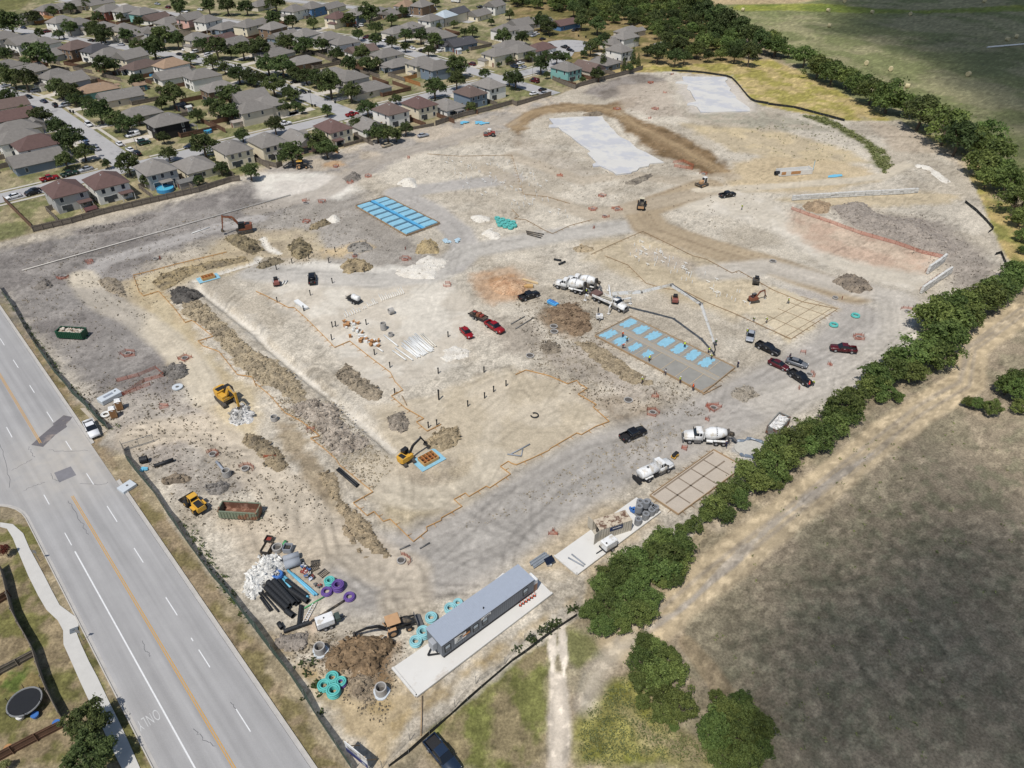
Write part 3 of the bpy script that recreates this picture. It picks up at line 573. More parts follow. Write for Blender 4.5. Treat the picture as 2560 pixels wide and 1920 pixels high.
HOUSES = '''A 70 145 1 g g;A 210 140 1 t g;A 420 55 1 p g;A 580 35 1 t g;A 660 15 1 g g;A 830 10 1 c g;A 935 60 2 K g;A 1090 65 2 w g;A 1235 85 2 T g;A 1340 135 1 w b;A 1460 165 1 c g;A 1640 130 2 p g;A 1790 150 2 w g;A 1950 210 1 s g;A 2140 190 2 c g
A 520 155 2 w g;A 670 175 2 g g;A 860 210 1 t g;A 1065 225 2 c g;A 1180 270 1 t g;A 1380 245 2 g g;A 1690 300 2 c g;A 1900 320 1 g r;A 2000 345 1 t g
A 30 290 2 g g;A 190 335 2 w g;A 360 345 2 w g;A 450 440 1 g g;A 650 375 2 n b;A 830 400 2 w d;A 930 440 2 w g;A 1120 455 2 c g;A 1220 540 1 w b;A 1470 525 2 w o;A 1490 625 1 w g;A 1740 620 2 w g;A 1890 725 2 n g
A 30 545 1 g g;A 210 590 1 t g;A 480 620 2 w g;A 590 660 2 g g;A 830 740 1 T o;A 1030 800 1 t g;A 1200 945 1 t g;A 1430 1010 2 k g;A 2150 810 2 g g;A 2170 900 2 t g
A 40 880 1 w b;A 90 975 1 g r;A 130 1070 1 t g;A 150 1150 2 w g;A 310 1200 2 w r;A 300 1340 1 s g
A 540 1590 2 g r;A 900 1520 2 w r;A 1330 1410 2 g g;A 1680 1390 1 c g;A 2000 1240 2 c g
B 30 20 1 t g;B 330 60 2 w g;B 480 35 2 b g;B 640 40 1 c g;B 700 120 2 c r;B 870 90 2 s g;B 1050 80 1 t g;B 1190 90 1 n g;B 1290 20 2 w o;B 1430 20 2 n g;B 2060 20 2 w g;B 1920 100 1 c g;B 1740 80 2 c d;B 1630 110 2 t m;B 1510 140 2 w g
B 30 180 1 n g;B 140 210 2 n g;B 240 290 1 s g;B 420 270 2 w g;B 620 295 2 w g;B 760 335 2 w g;B 910 410 1 w b;B 1130 440 2 c g;B 1210 245 1 w g;B 1330 210 1 t g;B 1500 255 1 t g;B 1610 285 2 t g;B 1760 350 1 s d;B 1230 525 1 s g;B 1430 510 2 c g;B 1570 545 2 s g;B 2090 430 2 c g;B 2185 370 1 t g;B 2150 230 2 w g
B 90 390 1 t g;B 170 435 1 t g;B 400 505 1 n g;B 640 610 1 n g;B 820 635 2 t g;B 980 730 1 t g;B 1850 765 2 s b;B 2010 700 2 w g;B 1650 880 1 w g;B 1410 860 2 c r;B 1160 915 2 w b;B 660 1060 2 c r;B 960 1050 1 w g;B 380 1180 1 p g;B 90 1180 2 c g;B 90 860 2 t g
C 70 180 2 t g;C 50 240 1 w g;C 215 160 1 w g;C 450 180 1 b r;C 70 400 2 c g;C 240 390 1 w r;C 1010 245 1 t g;C 980 290 2 w g;C 900 340 1 t g;C 930 400 2 w g;C 800 510 1 s g;C 470 555 2 T g;C 660 560 1 t b'''
ORD = 'first second third fourth fifth sixth seventh eighth ninth tenth eleventh twelfth thirteenth fourteenth fifteenth sixteenth seventeenth eighteenth nineteenth twentieth'.split()
ROWS = [(0, 70, +1, 'near side of first long street', 73), (70, 109, -1, 'far side of first long street', 73), (109, 152, +1, 'near side of second long street', 164), (152, 205, -1, 'far side of second long street', 164),
  (205, 240, +1, 'near side of third long street', 250), (240, 291, -1, 'far side of third long street', 250), (291, 400, +1, 'back rows past third street', 330)]
hs = []
for row in HOUSES.split('\n'):
 for it in row.split(';'):
  r, x, y, st, wl, rf = it.split(); st = int(st)
  P = G({'A': 0, 'B': 640, 'C': 1280}[r] + float(x) * S4, float(y) * S4, 6.6 if st == 2 else 4.2); P.z = 0
  a = P.dot(E1); b = P.dot(E2); hs.append(dict(a=a, b=b, st=st, w=wl, r=rf, P=P))
for h in hs:
 if h['b'] > -262: h['row'] = 'F'
 else:
  aa = h['a'] + bendf(h['b']); h['row'] = [i for i, q in enumerate(ROWS) if q[0] <= aa < q[1]][0]
for rw in ['F'] + list(range(len(ROWS))):
 m = sorted([h for h in hs if h['row'] == rw], key=(lambda h: h['a']) if rw == 'F' else (lambda h: -h['b']))
 for i, h in enumerate(m):
  o = ORD[min(i, 19)]; h['i'] = i
  h['where'] = f'{o} house along the site fence from the road' if rw == 'F' else f'{o} from the cross street, {ROWS[rw][3]}'
  h['near'] = f'the {o} house along the site fence' if rw == 'F' else f"{o} house, {ROWS[rw][3]}"
  sty = 'two-storey' if h['st'] == 2 else 'single-storey'
  h['label'] = f"{WALLN[h['w']]} {sty} house, {ROOFN[h['r']]} roof, {o} along the site fence from the road" if rw == 'F' else f"{WALLN[h['w']]} {'tall' if h['st'] == 2 else 'low'} house, {ROOFN[h['r']]} roof, {h['where']}"
shingle = obj_mat('roof_shingles', rough=0.95, vary=0.16, scale=0.9, bump=0.02, bscale=5)
siding = obj_mat('house_siding', rough=0.8, vary=0.06, scale=0.5)
wglass = mat('window_glass', C(60, 68, 78), 0.15, vary=0.2, spec=0.6); wtrim = mat('window_trim', C(232, 230, 224), 0.6, vary=0.05)
gdoor = mat('garage_door_paint', C(222, 216, 202), 0.6, vary=0.06); ventm = mat('vent_metal', C(190, 190, 188), 0.5); doorm = mat('door_paint', C(120, 70, 62), 0.6)
WIN_F = MB().box(-.62, -.03, -.82, .62, .05, .82).mesh('window_frame', wtrim); WIN_P = MB().box(-.5, -.06, -.7, .5, -.031, .7).mesh('window_pane', wglass)
DOOR_ME = MB().box(-.5, -.05, 0, .5, .03, 2.05).mesh('door', doorm); PATIO = MB().box(-.95, -.05, 0, .95, .03, 2.1).mesh('patio_door', wglass)
GAR_ME = MB().box(-2.4, -.05, 0, 2.4, .03, 2.2).mesh('garage_door', gdoor); VENT_ME = MB().box(-.2, -.2, -.1, .2, .2, .28).mesh('roof_vent', ventm)
def roof_mb(x0, y0, x1, y1, z, rise, kind, ov=0.45):
 x0 -= ov; x1 += ov; y0 -= ov; y1 += ov; mb = MB(); e = 0.16
 q = [(x0, y0), (x1, y0), (x1, y1), (x0, y1)]; vs = [(x, y, z - e) for x, y in q] + [(x, y, z) for x, y in q]
 L, W = x1 - x0, y1 - y0
 if L >= W:
  in_ = W / 2 if kind == 'h' else 0.0; a, b = (x0 + in_, (y0 + y1) / 2, z + rise), (x1 - in_, (y0 + y1) / 2, z + rise)
  if L - 2 * in_ < 0.3: a = (x0 + L / 2 - .15, (y0 + y1) / 2, z + rise); b = (x0 + L / 2 + .15, (y0 + y1) / 2, z + rise)
  tops = [(4, 5, 9, 8), (6, 7, 8, 9), (5, 6, 9), (7, 4, 8)]
 else:
  in_ = L / 2 if kind == 'h' else 0.0; a, b = ((x0 + x1) / 2, y0 + in_, z + rise), ((x0 + x1) / 2, y1 - in_, z + rise)
  if W - 2 * in_ < 0.3: a = ((x0 + x1) / 2, y0 + W / 2 - .15, z + rise); b = ((x0 + x1) / 2, y0 + W / 2 + .15, z + rise)
  tops = [(5, 6, 9, 8), (7, 4, 8, 9), (4, 5, 8), (6, 7, 9)]
 mb.add(vs + [a, b], [(0, 3, 2, 1), (0, 1, 5, 4), (1, 2, 6, 5), (2, 3, 7, 6), (3, 0, 4, 7)] + tops); return mb
def house(h):
 """local x: depth of the house, +x towards the street; y: width"""
 rr = random.Random(int(h['a'] * 7 + h['b'] * 13)); st = h['st']
 if h['row'] == 'F': yaw = TH + math.pi / 2; L = 10.8 + rr.random() * 1.4; W = 9.4 + rr.random() * 0.9; near = True
 else:
  s = ROWS[h['row']][2]; yaw = TH + bang(h['b']) + (0 if s > 0 else math.pi); L = (12.8 if st == 2 else 15) + rr.random() * 1.8; W = 9.2 + rr.random() * 1.2; near = h['a'] < 150
 if st == 1 and h['row'] == 'F': L += 1.5; W += .8
 ev = 4.9 if st == 2 else 2.7; kind = 'h' if (st == 2 and rr.random() < .75) or rr.random() < .45 else 'g'
 if h['row'] == 'F' and st == 2: kind = 'h'
 t = thing('house', h['label'], 'house', h['P'], yaw, 'houses of the estate beside the site')
 rise = 0.30 * min(L, W) + .1 if st == 2 else 0.27 * min(L, W)
 x0, x1, y0, y1 = -L / 2, L / 2, -W / 2, W / 2
 wb = MB().box(x0, y0, -.15, x1, y1, ev)
 if kind == 'g':
  for xx in (x0 + .02, x1 - .02): wb.add([(xx, y0, ev), (xx, y1, ev), (xx, 0, ev + rise * .98 * (W / (W + .9)))], [(0, 1, 2)])
 wl = wb.build('wall', siding, t); wl.color = WALLS[h['w']]
 r_ = roof_mb(x0, y0, x1, y1, ev + .16, rise, kind).build('roof', shingle, t); rc = ROOFS[h['r']]; k = 0.9 + 0.25 * rr.random(); r_.color = (rc[0] * k, rc[1] * k, rc[2] * k, 1)
 # the lower wing with the garage on the street side, or a porch at the back
 wing = rr.random()
 if st == 2 and wing < .6 and h['row'] != 'F':
  gw = W * .55; yy = (y0 + gw / 2 if rr.random() < .5 else y1 - gw / 2)
  MB().box(x1, yy - gw / 2, -.15, x1 + 2.6, yy + gw / 2, 2.5).build('garage_wall', siding, t).color = WALLS[h['w']]
  roof_mb(x1, yy - gw / 2, x1 + 2.6, yy + gw / 2, 2.66, 1.0, 'h', .3).build('garage_roof', shingle, t).color = r_.color
  g = link('garage_door', GAR_ME, t); g.location = (x1 + 2.63, yy, 0); g.rotation_euler = (0, 0, math.pi / 2); g.scale = (min(1, gw / 5.2), 1, 1)
 elif st == 1 and wing < .65:
  gw = W * .55; yy = y0 + gw / 2 if rr.random() < .5 else y1 - gw / 2
  MB().box(x1, yy - gw / 2, -.15, x1 + 2.2, yy + gw / 2, 2.55).build('garage_wall', siding, t).color = WALLS[h['w']]
  roof_mb(x1 - 3.2, yy - gw / 2, x1 + 2.2, yy + gw / 2, 2.74, .29 * gw, 'g', .35).build('garage_roof', shingle, t).color = r_.color
  g = link('garage_door', GAR_ME, t); g.location = (x1 + 2.23, yy, 0); g.rotation_euler = (0, 0, math.pi / 2); g.scale = (min(1, gw / 5.4), 1, 1)
 else:
  g = link('garage_door', GAR_ME, t); g.location = (x1 + .03, (y0 + 2.7) * .98, 0); g.rotation_euler = (0, 0, math.pi / 2); g.scale = (.85, 1, 1)
 if rr.random() < (.3 if h['row'] != 'F' else .35):
  py = rr.choice([y0 + 2, y1 - 2, 0])
  pr = MB().box(x0 - 2.8, py - 2, 2.45, x0 - .02, py + 2, 2.62).build('porch_roof', shingle, t); pr.color = r_.color
  for yy in (py - 1.85, py + 1.85): MB().box(x0 - 2.7, yy - .08, 0, x0 - 2.54, yy + .08, 2.45).build('porch_post', wtrim, t)
 def win(x, y, z, rz, sx=1.0):
  f = link('window', WIN_F, t); f.location = (x, y, z); f.rotation_euler = (0, 0, rz); f.scale = (sx, 1, 1)
  link('pane', WIN_P, f)
 zz = [1.5, 3.95] if st == 2 else [1.5]
 for z in zz:                                       # rear wall faces -x, street wall +x, the long walls +-y
  for y in ((-W * .3, W * .02, W * .3) if near else (-W * .28, W * .25)):
   if rr.random() < .82: win(x0, y, z, -math.pi / 2, 1 if rr.random() < .6 else 1.3)
  for y in (-W * .25, W * .28):
   if z > 3 or (st == 1 and y > 0): win(x1, y, z, math.pi / 2)
 for x in (-L * .3, L * .15):
  for z in zz:
   if rr.random() < .5: win(x, y0, z, 0, .8)
   if rr.random() < .4: win(x, y1, z, math.pi, .8)
 d = link('door', DOOR_ME, t); d.location = (x1 + .02, y1 - 1.0, 0); d.rotation_euler = (0, 0, math.pi / 2)
 if near: d = link('patio_door', PATIO, t); d.location = (x0 - .03, W * .16 + .1, 0); d.rotation_euler = (0, 0, -math.pi / 2)
 for k in range(2 if near else 1):
  v = link('roof_vent', VENT_ME, t); v.location = (-L * .1 + k * 1.4, W * .12 - k * .3, ev + .16 + rise * (1 - .24) * .96)
 h['t'] = t; h['L'] = L; h['W'] = W; h['yaw'] = yaw
for h in hs: house(h)
def nearest_house(p): return min(hs, key=lambda h: (h['P'] - Vector((p[0], p[1], 0))).length)

# streets, walks, drives
stc = mat('street_concrete', C(178, 176, 174), 0.9, vary=0.08, scale=0.15, tint=C(152, 150, 150), tamt=0.2, tscale=0.12)
mb = MB(); sw = MB()
for a0, b0, b1, w_ in ((73, -272, -640, 4.6), (164, -272, -640, 4.4), (249, -236, -640, 4.6), (330, -385, -640, 4.2)):
 P = [street(a0, b) for b in np.arange(b0, b1, -6.0)]; ribbon(mb, P, -w_, w_, 0.03 if a0 != 249 else 0.034)
 P = P[4:] if a0 != 249 else P[8:]
 for s in (-1, 1): ribbon(sw, P, s * (w_ + 1.4), s * (w_ + 2.7), 0.028)
ribbon(mb, [ab(a, -272.5) for a in np.arange(-20, 302, 6.0)], -4.4, 4.4, 0.038)
for s, r0 in ((-1, None), (1, None)):
 for q0, q1 in ((-20, 64), (82, 156), (172, 240), (258, 290)): ribbon(sw, [ab(q0, -272.5 + s * 6.2), ab(q1, -272.5 + s * 6.2)], -.65, .65, 0.028)
cc = at('20:500,395'); mb.add([(cc.x + 15 * math.cos(t), cc.y + 15 * math.sin(t), 0.042) for t in us(0, 2 * math.pi, 28)[:-1]], [tuple(range(28))])
p0 = ab(290, -272.5); ribbon(mb, [ab(280, -272.5), p0.lerp(cc, .5), cc], -4.4, 4.4, 0.046)
cc2 = street(249, -385)
mb.build('estate_street', stc, kind='structure'); sw.build('estate_walk', mat('estate_walk_concrete', C(198, 192, 180), 0.9, vary=0.1), kind='structure')
mb = MB()
for h in hs:
 c_, s_ = math.cos(h['yaw']), math.sin(h['yaw']); W, L = h['W'], h['L']
 f = lambda x, y: (h['P'].x + c_ * x - s_ * y, h['P'].y + s_ * x + c_ * y, 0.024)
 y0 = -W * .28
 if h['row'] == 6: continue
 mb.add([f(L / 2, y0 - 2.5), f(L / 2 + 12.5, y0 - 2.3), f(L / 2 + 12.5, y0 + 2.3), f(L / 2, y0 + 2.5)], [(0, 1, 2, 3)])
mb.build('driveway', mat('driveway_concrete', C(204, 196, 182), 0.9, vary=0.14, scale=0.4), kind='structure')

# fences
def plank_mat(name, c): return mat(name, c, 0.9, vary=0.22, scale=1.2, bump=0.01, bscale=3)
fgrey = plank_mat('fence_boards_grey', C(128, 118, 106)); fbrown = plank_mat('fence_boards_brown', C(112, 84, 66)); ftan = plank_mat('fence_boards_tan', C(176, 126, 78))
POSTS = {}
def board_fence(path, label, m, hgt=1.85, group=None, rails=True, name='wooden_fence'):
 """one fence run: boards with uneven tops, rails and posts"""
 root = thing(name, label, 'fence', (path[0].x, path[0].y, 0), 0, group); o = path[0]
 bb, rb = MB(), MB(); rr = random.Random(int(o.x * 31 + o.y))
 for i in range(len(path) - 1):
  a, b = path[i] - o, path[i + 1] - o; d = b - a; L = d.length; d.normalize(); n = Vector((-d.y, d.x, 0)); k = max(1, int(L / 2.4))
  for j in range(k):
   p, q = a + d * (L * j / k), a + d * (L * (j + 1) / k); t0 = hgt + rr.uniform(-.06, .06); m1 = p.lerp(q, .5); 
   for u_, v_ in ((p, m1), (m1, q)):
    t0 = hgt + rr.uniform(-.06, .06)
    bb.add([tuple(u_ - n * .02 + Vector((0, 0, -.2))), tuple(v_ - n * .02 + Vector((0, 0, -.2))), tuple(v_ + n * .02 + Vector((0, 0, -.2))), tuple(u_ + n * .02 + Vector((0, 0, -.2)))] + [tuple(w + Vector((0, 0, t0))) for w in (u_ - n * .02, v_ - n * .02, v_ + n * .02, u_ + n * .02)],
      [(0, 3, 2, 1), (4, 5, 6, 7), (0, 1, 5, 4), (1, 2, 6, 5), (2, 3, 7, 6), (3, 0, 4, 7)])
   c = p - n * .09; po = link('post', POSTS.setdefault((m.name, hgt), MB().box(-.06, -.06, -.2, .06, .06, hgt + .05).mesh('post', m)), root); po.location = c
   for z in (.45, hgt - .3): rb.beam(tuple(p - n * .065 + Vector((0, 0, z))), tuple(q - n * .065 + Vector((0, 0, z))), .05, .1)
 bb.build('board_panel', m, root); rb.build('rail', m, root); return root
sf = ats('01:290,345 620,270 900,190 1300,95 1720,0')
board_fence(sf[:4], 'grey board fence between the dark soil and the two houses by the road', fgrey, 1.9)
board_fence(ats('01:285,325 240,280 150,190 40,80'), 'brown board fence running from the site corner up to the street', fbrown, 1.9)
board_fence([sf[3], sf[4], at('00:2000,1570'), at('00:2080,1560')], 'weathered board fence behind the low grey-roofed cream house', fgrey, 1.9)
board_fence(ats('10:0,1370 60,1420 180,1450 230,1430'), 'short leaning board fence beside the yellow-topped backhoe', fgrey, 1.9)
board_fence(ats('10:1550,1085 1780,1010 2000,960 2212,900 20:40,915 340,825'), 'long grey board fence behind the solar roof and slate blue house', fgrey, 1.95)
board_fence(ats('20:350,690 450,735 545,770 580,750 800,690 1000,640 1130,600'), 'grey board fence wrapping the yard of the teal house', fgrey, 1.95)
board_fence(ats('10:760,1270 900,1230 1040,1190 1200,1150 1540,1085'), 'low wire and board fence by the two silver cars', fgrey, 1.2)
for h in hs:
 rr = random.Random(int(h['a'] * 3 + h['b'])); c_, s_ = math.cos(h['yaw']), math.sin(h['yaw']); W, L = h['W'], h['L']
 f = lambda x, y: Vector((h['P'].x + c_ * x - s_ * y, h['P'].y + s_ * x + c_ * y, 0))
 back = -L / 2 - (9.0 if h['row'] != 'F' else 7.5)
 if h['row'] == 6: continue
 m = fbrown if rr.random() < .4 else (ftan if rr.random() < .1 else fgrey); nm = 'grey' if m is fgrey else ('brown' if m is fbrown else 'new tan')
 path = [f(-L * .1, W / 2 + .4), f(-L * .1, W / 2 + 2.2), f(back, W / 2 + 2.2)]
 if h['row'] != 'F': path.append(f(back, -W / 2 - 2.0))
 board_fence(path, f"{nm} yard fence, {h['near']}", m, 1.75, 'yard fences of the estate')
# small sheds and pools in the yards
shedw = obj_mat('shed_siding', rough=0.8, vary=0.1)
def shed(s, label, w_, l_, hh, wc, rc, yaw=TH):
 t = thing('garden_shed', label, 'shed', at(s), yaw); MB().box(-l_ / 2, -w_ / 2, 0, l_ / 2, w_ / 2, hh).build('wall', shedw, t).color = wc
 roof_mb(-l_ / 2, -w_ / 2, l_ / 2, w_ / 2, hh + .12, .28 * w_, 'g', .2).build('roof', shingle, t).color = rc
 d = link('door', DOOR_ME, t); d.location = (-l_ / 2 - .02, 0, 0); d.rotation_euler = (0, 0, -math.pi / 2); return t
shed('00:1570,950', 'dark gabled shed with a white door behind the black house', 3, 3.5, 2.2, C(70, 76, 84), C(80, 84, 90))
shed('00:1640,965', 'small white shed beside the dark gabled shed', 2, 2, 2, C(226, 226, 222), C(210, 210, 206))
shed('00:1215,775', 'teal shed with an orange-tan roof in the yard behind the teal house', 4, 5, 2.2, C(80, 130, 136), ROOFS['o'])
shed('00:1620,1610', 'grey flat-looking shed beside the blue round pool', 3, 5.5, 1.9, C(150, 146, 140), C(120, 118, 114))
shed('10:1750,465', 'white shed inside the fenced bare yard', 2.2, 2.6, 2.1, C(224, 228, 230), C(206, 208, 210))
shed('20:1260,440', 'white two-level shed at the edge of the woods', 3.6, 4.6, 3.4, C(228, 228, 224), C(168, 164, 160))
shed('00:2060,1090', 'low tan shed beside the striped awning', 2.5, 5, 1.9, C(196, 186, 170), C(170, 160, 150))
shed('01:800,190', 'low maroon-roofed shed beside the patio', 2.4, 3.0, 1.7, C(120, 110, 104), C(98, 66, 64))
def pool(s, label, r):
 t = thing('swimming_pool', label, 'pool', at(s)); MB().ring((0, 0, 0), (0, 0, 1), r, r - .15, 1.1, 28).build('pool_wall', mat('pool_liner', C(70, 150, 200), 0.5), t)
 MB().cyl((0, 0, .1), (0, 0, .9), r - .14, n=28).build('water', mat('pool_water', C(96, 190, 220), 0.1, vary=0.05, spec=0.6), t); return t
pool('00:1432,1648', 'big round blue pool in the yard against the site fence', 2.7)
pool('00:1308,655', 'small bright blue pool in the yard behind the orange-roofed white house', 1.5)
pool('00:1800,1145', 'turquoise paddling pool on the grass near the blue canopy', 1.5)
t = thing('trampoline', 'round black trampoline in the yard behind the brown-roofed white cottage', 'trampoline', at('00:1205,670'))
MB().torus((0, 0, .8), 2.1, .1, 24, 6).build('frame', mat('dark_steel', C(60, 62, 66), 0.5), t); MB().cyl((0, 0, .76), (0, 0, .8), 2.05, n=24).build('mat', mat('black_mesh', C(30, 32, 36), 0.8), t)
lg = MB(); [lg.cyl((2.1 * math.cos(q), 2.1 * math.sin(q), 0), (2.1 * math.cos(q), 2.1 * math.sin(q), 1.9), .04, n=6) for q in us(0, 2 * math.pi, 6)[:-1]]; lg.build('leg', MATS['dark_steel'], t)
# solar panels on two roofs belong to their houses
pv = mat('solar_glass', C(30, 36, 52), 0.2, spec=0.6)
for key, n_ in (((196.0, -247.6), 4), ((227.0, -305.2), 1)):
 h = min(hs, key=lambda q: abs(q['a'] - key[0]) + abs(q['b'] - key[1])); t = h['t']
 for k in range(n_):
  ev = 4.9 if h['st'] == 2 else 2.7; z0 = ev + .75; sy = -1
  q = MB().xf((-2.6 + 2.6 * (k % 2) * 1.1 + (0 if n_ > 1 else 1), -h['W'] * .26 + (k // 2) * h['W'] * .5, z0 + .55), 0, 0, R(27) * (1 if k < 2 else -1)); q.box(-1.2, -.95, 0, 1.2, .95, .08)
  q.build('solar_panel', pv, t)
# ------------------------------------------------------------------ trees
def leaf_mat(name, dark, light):
 m = bpy.data.materials.new(name); m.use_nodes = True; t = m.node_tree; N = t.nodes; L = t.links
 b = N['Principled BSDF']; b.inputs['Roughness'].default_value = 0.65; b.inputs['Specular IOR Level'].default_value = 0.25
 at_ = N.new('ShaderNodeAttribute'); at_.attribute_name = 'leaf'; oi = N.new('ShaderNodeObjectInfo')
 mx = N.new('ShaderNodeMix'); mx.data_type = 'RGBA'; mx.inputs['A'].default_value = dark; mx.inputs['B'].default_value = light; L.new(at_.outputs['Fac'], mx.inputs['Factor'])
 hs_ = N.new('ShaderNodeHueSaturation'); r = N.new('ShaderNodeMapRange'); r.inputs['To Min'].default_value = 0.66; r.inputs['To Max'].default_value = 1.36; L.new(oi.outputs['Random'], r.inputs['Value']); L.new(r.outputs['Result'], hs_.inputs['Value'])
 r2 = N.new('ShaderNodeMapRange'); r2.inputs['To Min'].default_value = 0.475; r2.inputs['To Max'].default_value = 0.515
 mm = N.new('ShaderNodeMath'); mm.operation = 'FRACT'; m2 = N.new('ShaderNodeMath'); m2.operation = 'MULTIPLY'; m2.inputs[1].default_value = 7.31; L.new(oi.outputs['Random'], m2.inputs[0]); L.new(m2.outputs[0], mm.inputs[0]); L.new(mm.outputs[0], r2.inputs['Value']); L.new(r2.outputs['Result'], hs_.inputs['Hue'])
 L.new(mx.outputs['Result'], hs_.inputs['Color']); L.new(hs_.outputs['Color'], b.inputs['Base Color'])
 tr = N.new('ShaderNodeBsdfTranslucent'); L.new(hs_.outputs['Color'], tr.inputs['Color']); ms = N.new('ShaderNodeMixShader'); ms.inputs[0].default_value = 0.28
 L.new(b.outputs[0], ms.inputs[1]); L.new(tr.outputs[0], ms.inputs[2]); L.new(ms.outputs[0], N['Material Output'].inputs['Surface']); MATS[name] = m; return m
LEAF_A = leaf_mat('leaves_dark', (0.028, 0.046, 0.016, 1), (0.122, 0.158, 0.050, 1))
LEAF_B = leaf_mat('leaves_fresh', (0.034, 0.060, 0.015, 1), (0.205, 0.268, 0.074, 1))
LEAF_R = leaf_mat('leaves_red', (0.06, 0.014, 0.012, 1), (0.2, 0.04, 0.03, 1))
LEAF_O = leaf_mat('leaves_olive', (0.11, 0.125, 0.045, 1), (0.27, 0.28, 0.11, 1))
bark = mat('bark', C(104, 92, 78), 0.95, vary=0.25, scale=3, bump=0.02); twig = mat('bare_twigs', C(150, 142, 132), 0.95, vary=0.2)
def crown_mesh(name, seed, n, leaf, blobs, spread, flat, m, ragged=0.16, cone=False, small=0):
 """unit crown: centre at the origin, about 1 in radius; many leaf faces clustered on lumps"""
 rg = np.random.RandomState(seed); cs = []
 for i in range(blobs):
  if cone: z = -1 + 2 * (i + .5) / blobs; rad = 0.42 * (1 - (z + 1) / 2 * .8); th = rg.rand() * 6.28; cs.append((rad * .35 * math.cos(th), rad * .35 * math.sin(th), z * 1.5, rad * 1.5))
  elif small:                              # separate tufts on a lumpy shell, dark gaps between them
   th = rg.rand() * 6.283; cz = rg.uniform(-.45, 1.0); sr = math.sqrt(max(0, 1 - cz * cz)); lump = .74 + .26 * math.sin(th * 3 + seed) * math.sin(cz * 4 + seed * 2); rr_ = spread * lump * (.72 + .36 * rg.rand()); cs.append((rr_ * sr * math.cos(th), rr_ * sr * math.sin(th), rr_ * cz * .85 * flat, small * (.7 + .7 * rg.rand())))
  else:
   th = i * 2.4 + rg.rand(); rr_ = spread * math.sqrt((i + .4) / blobs); z = (rg.rand() - .40) * 1.0 * (1 - rr_ * .55) * flat + .12; cs.append((rr_ * math.cos(th), rr_ * math.sin(th), z, 0.18 + rg.rand() * .28))
 cs = np.array(cs); w_ = cs[:, 3] ** 2; pick = rg.choice(len(cs), n, p=w_ / w_.sum())
 d = rg.normal(size=(n, 3)); d /= np.linalg.norm(d, axis=1)[:, None]; d[:, 2] = np.where(d[:, 2] < -.35, -d[:, 2], d[:, 2])
 rad = cs[pick, 3] * (0.72 + 0.36 * rg.rand(n) ** .8 + ragged * (rg.rand(n) > .93) * rg.rand(n) * 2)
 c = cs[pick, :3] + d * rad[:, None] * np.array([1, 1, .85 if not cone else 1.1])
 nr = d * .55 + rg.normal(size=(n, 3)) * .6; nr[:, 2] += .35; nr /= np.linalg.norm(nr, axis=1)[:, None]
 u = np.cross(nr, rg.normal(size=(n, 3))); u /= np.linalg.norm(u, axis=1)[:, None]; v = np.cross(nr, u)
 s1 = (leaf * (0.6 + 0.8 * rg.rand(n)))[:, None]; s2 = s1 * (0.35 + 0.35 * rg.rand(n))[:, None]; s1 = s1 * 1.15
 V = np.stack([c - u * s1, c - v * s2, c + u * s1, c + v * s2], 1).reshape(-1, 3)
 me = bpy.data.meshes.new(name); me.vertices.add(4 * n); me.vertices.foreach_set('co', V.ravel()); me.loops.add(4 * n); me.loops.foreach_set('vertex_index', np.arange(4 * n, dtype=np.int32))
 me.polygons.add(n); me.polygons.foreach_set('loop_start', np.arange(0, 4 * n, 4, dtype=np.int32)); me.polygons.foreach_set('loop_total', np.full(n, 4, np.int32)); me.update(calc_edges=True)
 lv = np.clip(rg.rand(n) * .6 + .4 * rg.rand(len(cs))[pick], 0, 1); a = me.color_attributes.new('leaf', 'FLOAT_COLOR', 'POINT'); q = np.repeat(lv, 4); a.data.foreach_set('color', np.stack([q, q, q, np.ones_like(q)], 1).ravel().astype(np.float32))
 me.materials.append(m); return me
def trunk_mesh(name, seed, hgt, r, bare=0.0):
 rr = random.Random(seed); mb = MB(); mb.tube([(0, 0, -hgt - .05), (.03, .02, -hgt * .55), (.02, -.02, -.1)], [r * 1.3, r, r * .75], 7)
 for k in range(6):
  th = k * 1.05 + rr.random(); e = .5 + .3 * rr.random(); mb.tube([(.01, 0, -.35 + .05 * k), (e * .5 * math.cos(th), e * .5 * math.sin(th), .0), (e * math.cos(th), e * math.sin(th), .3)], [r * .55, r * .38, r * .12], 5)
 return mb.mesh(name, bark)
PROTO = {}
def proto(kind, i, crown, hgt, r, name): PROTO[(kind, i)] = (crown, trunk_mesh('trunk', i * 7 + 3, hgt, r), hgt)
for i in range(5): proto('yard', i, crown_mesh('crown', 10 + i, 3300, .062, 46, .90, 1.0, LEAF_A, .3, small=.20), .80, .07, 'yard')
for i in range(5): proto('hedge', i, crown_mesh('crown', 30 + i, 3300, .060, 52, .95, 1.1, LEAF_B, .6, small=.20), .72, .055, 'hedge')
for i in range(2): proto('dark', i, crown_mesh('crown', 50 + i, 3300, .060, 48, .92, 1.0, LEAF_A, .4, small=.20), .9, .06, 'dark')
for i in range(3): proto('near', i, crown_mesh('crown', 60 + i, 7000, .046, 95, .98, 1.1, LEAF_B, .7, small=.155), .8, .05, 'near')
for i in range(2): proto('neardark', i, crown_mesh('crown', 65 + i, 8000, .044, 95, .95, 1.1, LEAF_A, .5, small=.15), .95, .05, 'near')
proto('cone', 0, crown_mesh('crown', 70, 2200, .06, 9, 0, 1, LEAF_A, .1, True), 1.5, .06, 'cone')
proto('red', 0, crown_mesh('crown', 71, 1600, .07, 9, .6, 1, LEAF_R), 1.1, .05, 'red')
proto('olive', 0, crown_mesh('crown', 72, 2600, .06, 12, .62, 1, LEAF_O), 1.2, .06, 'olive')
seen_l = {}
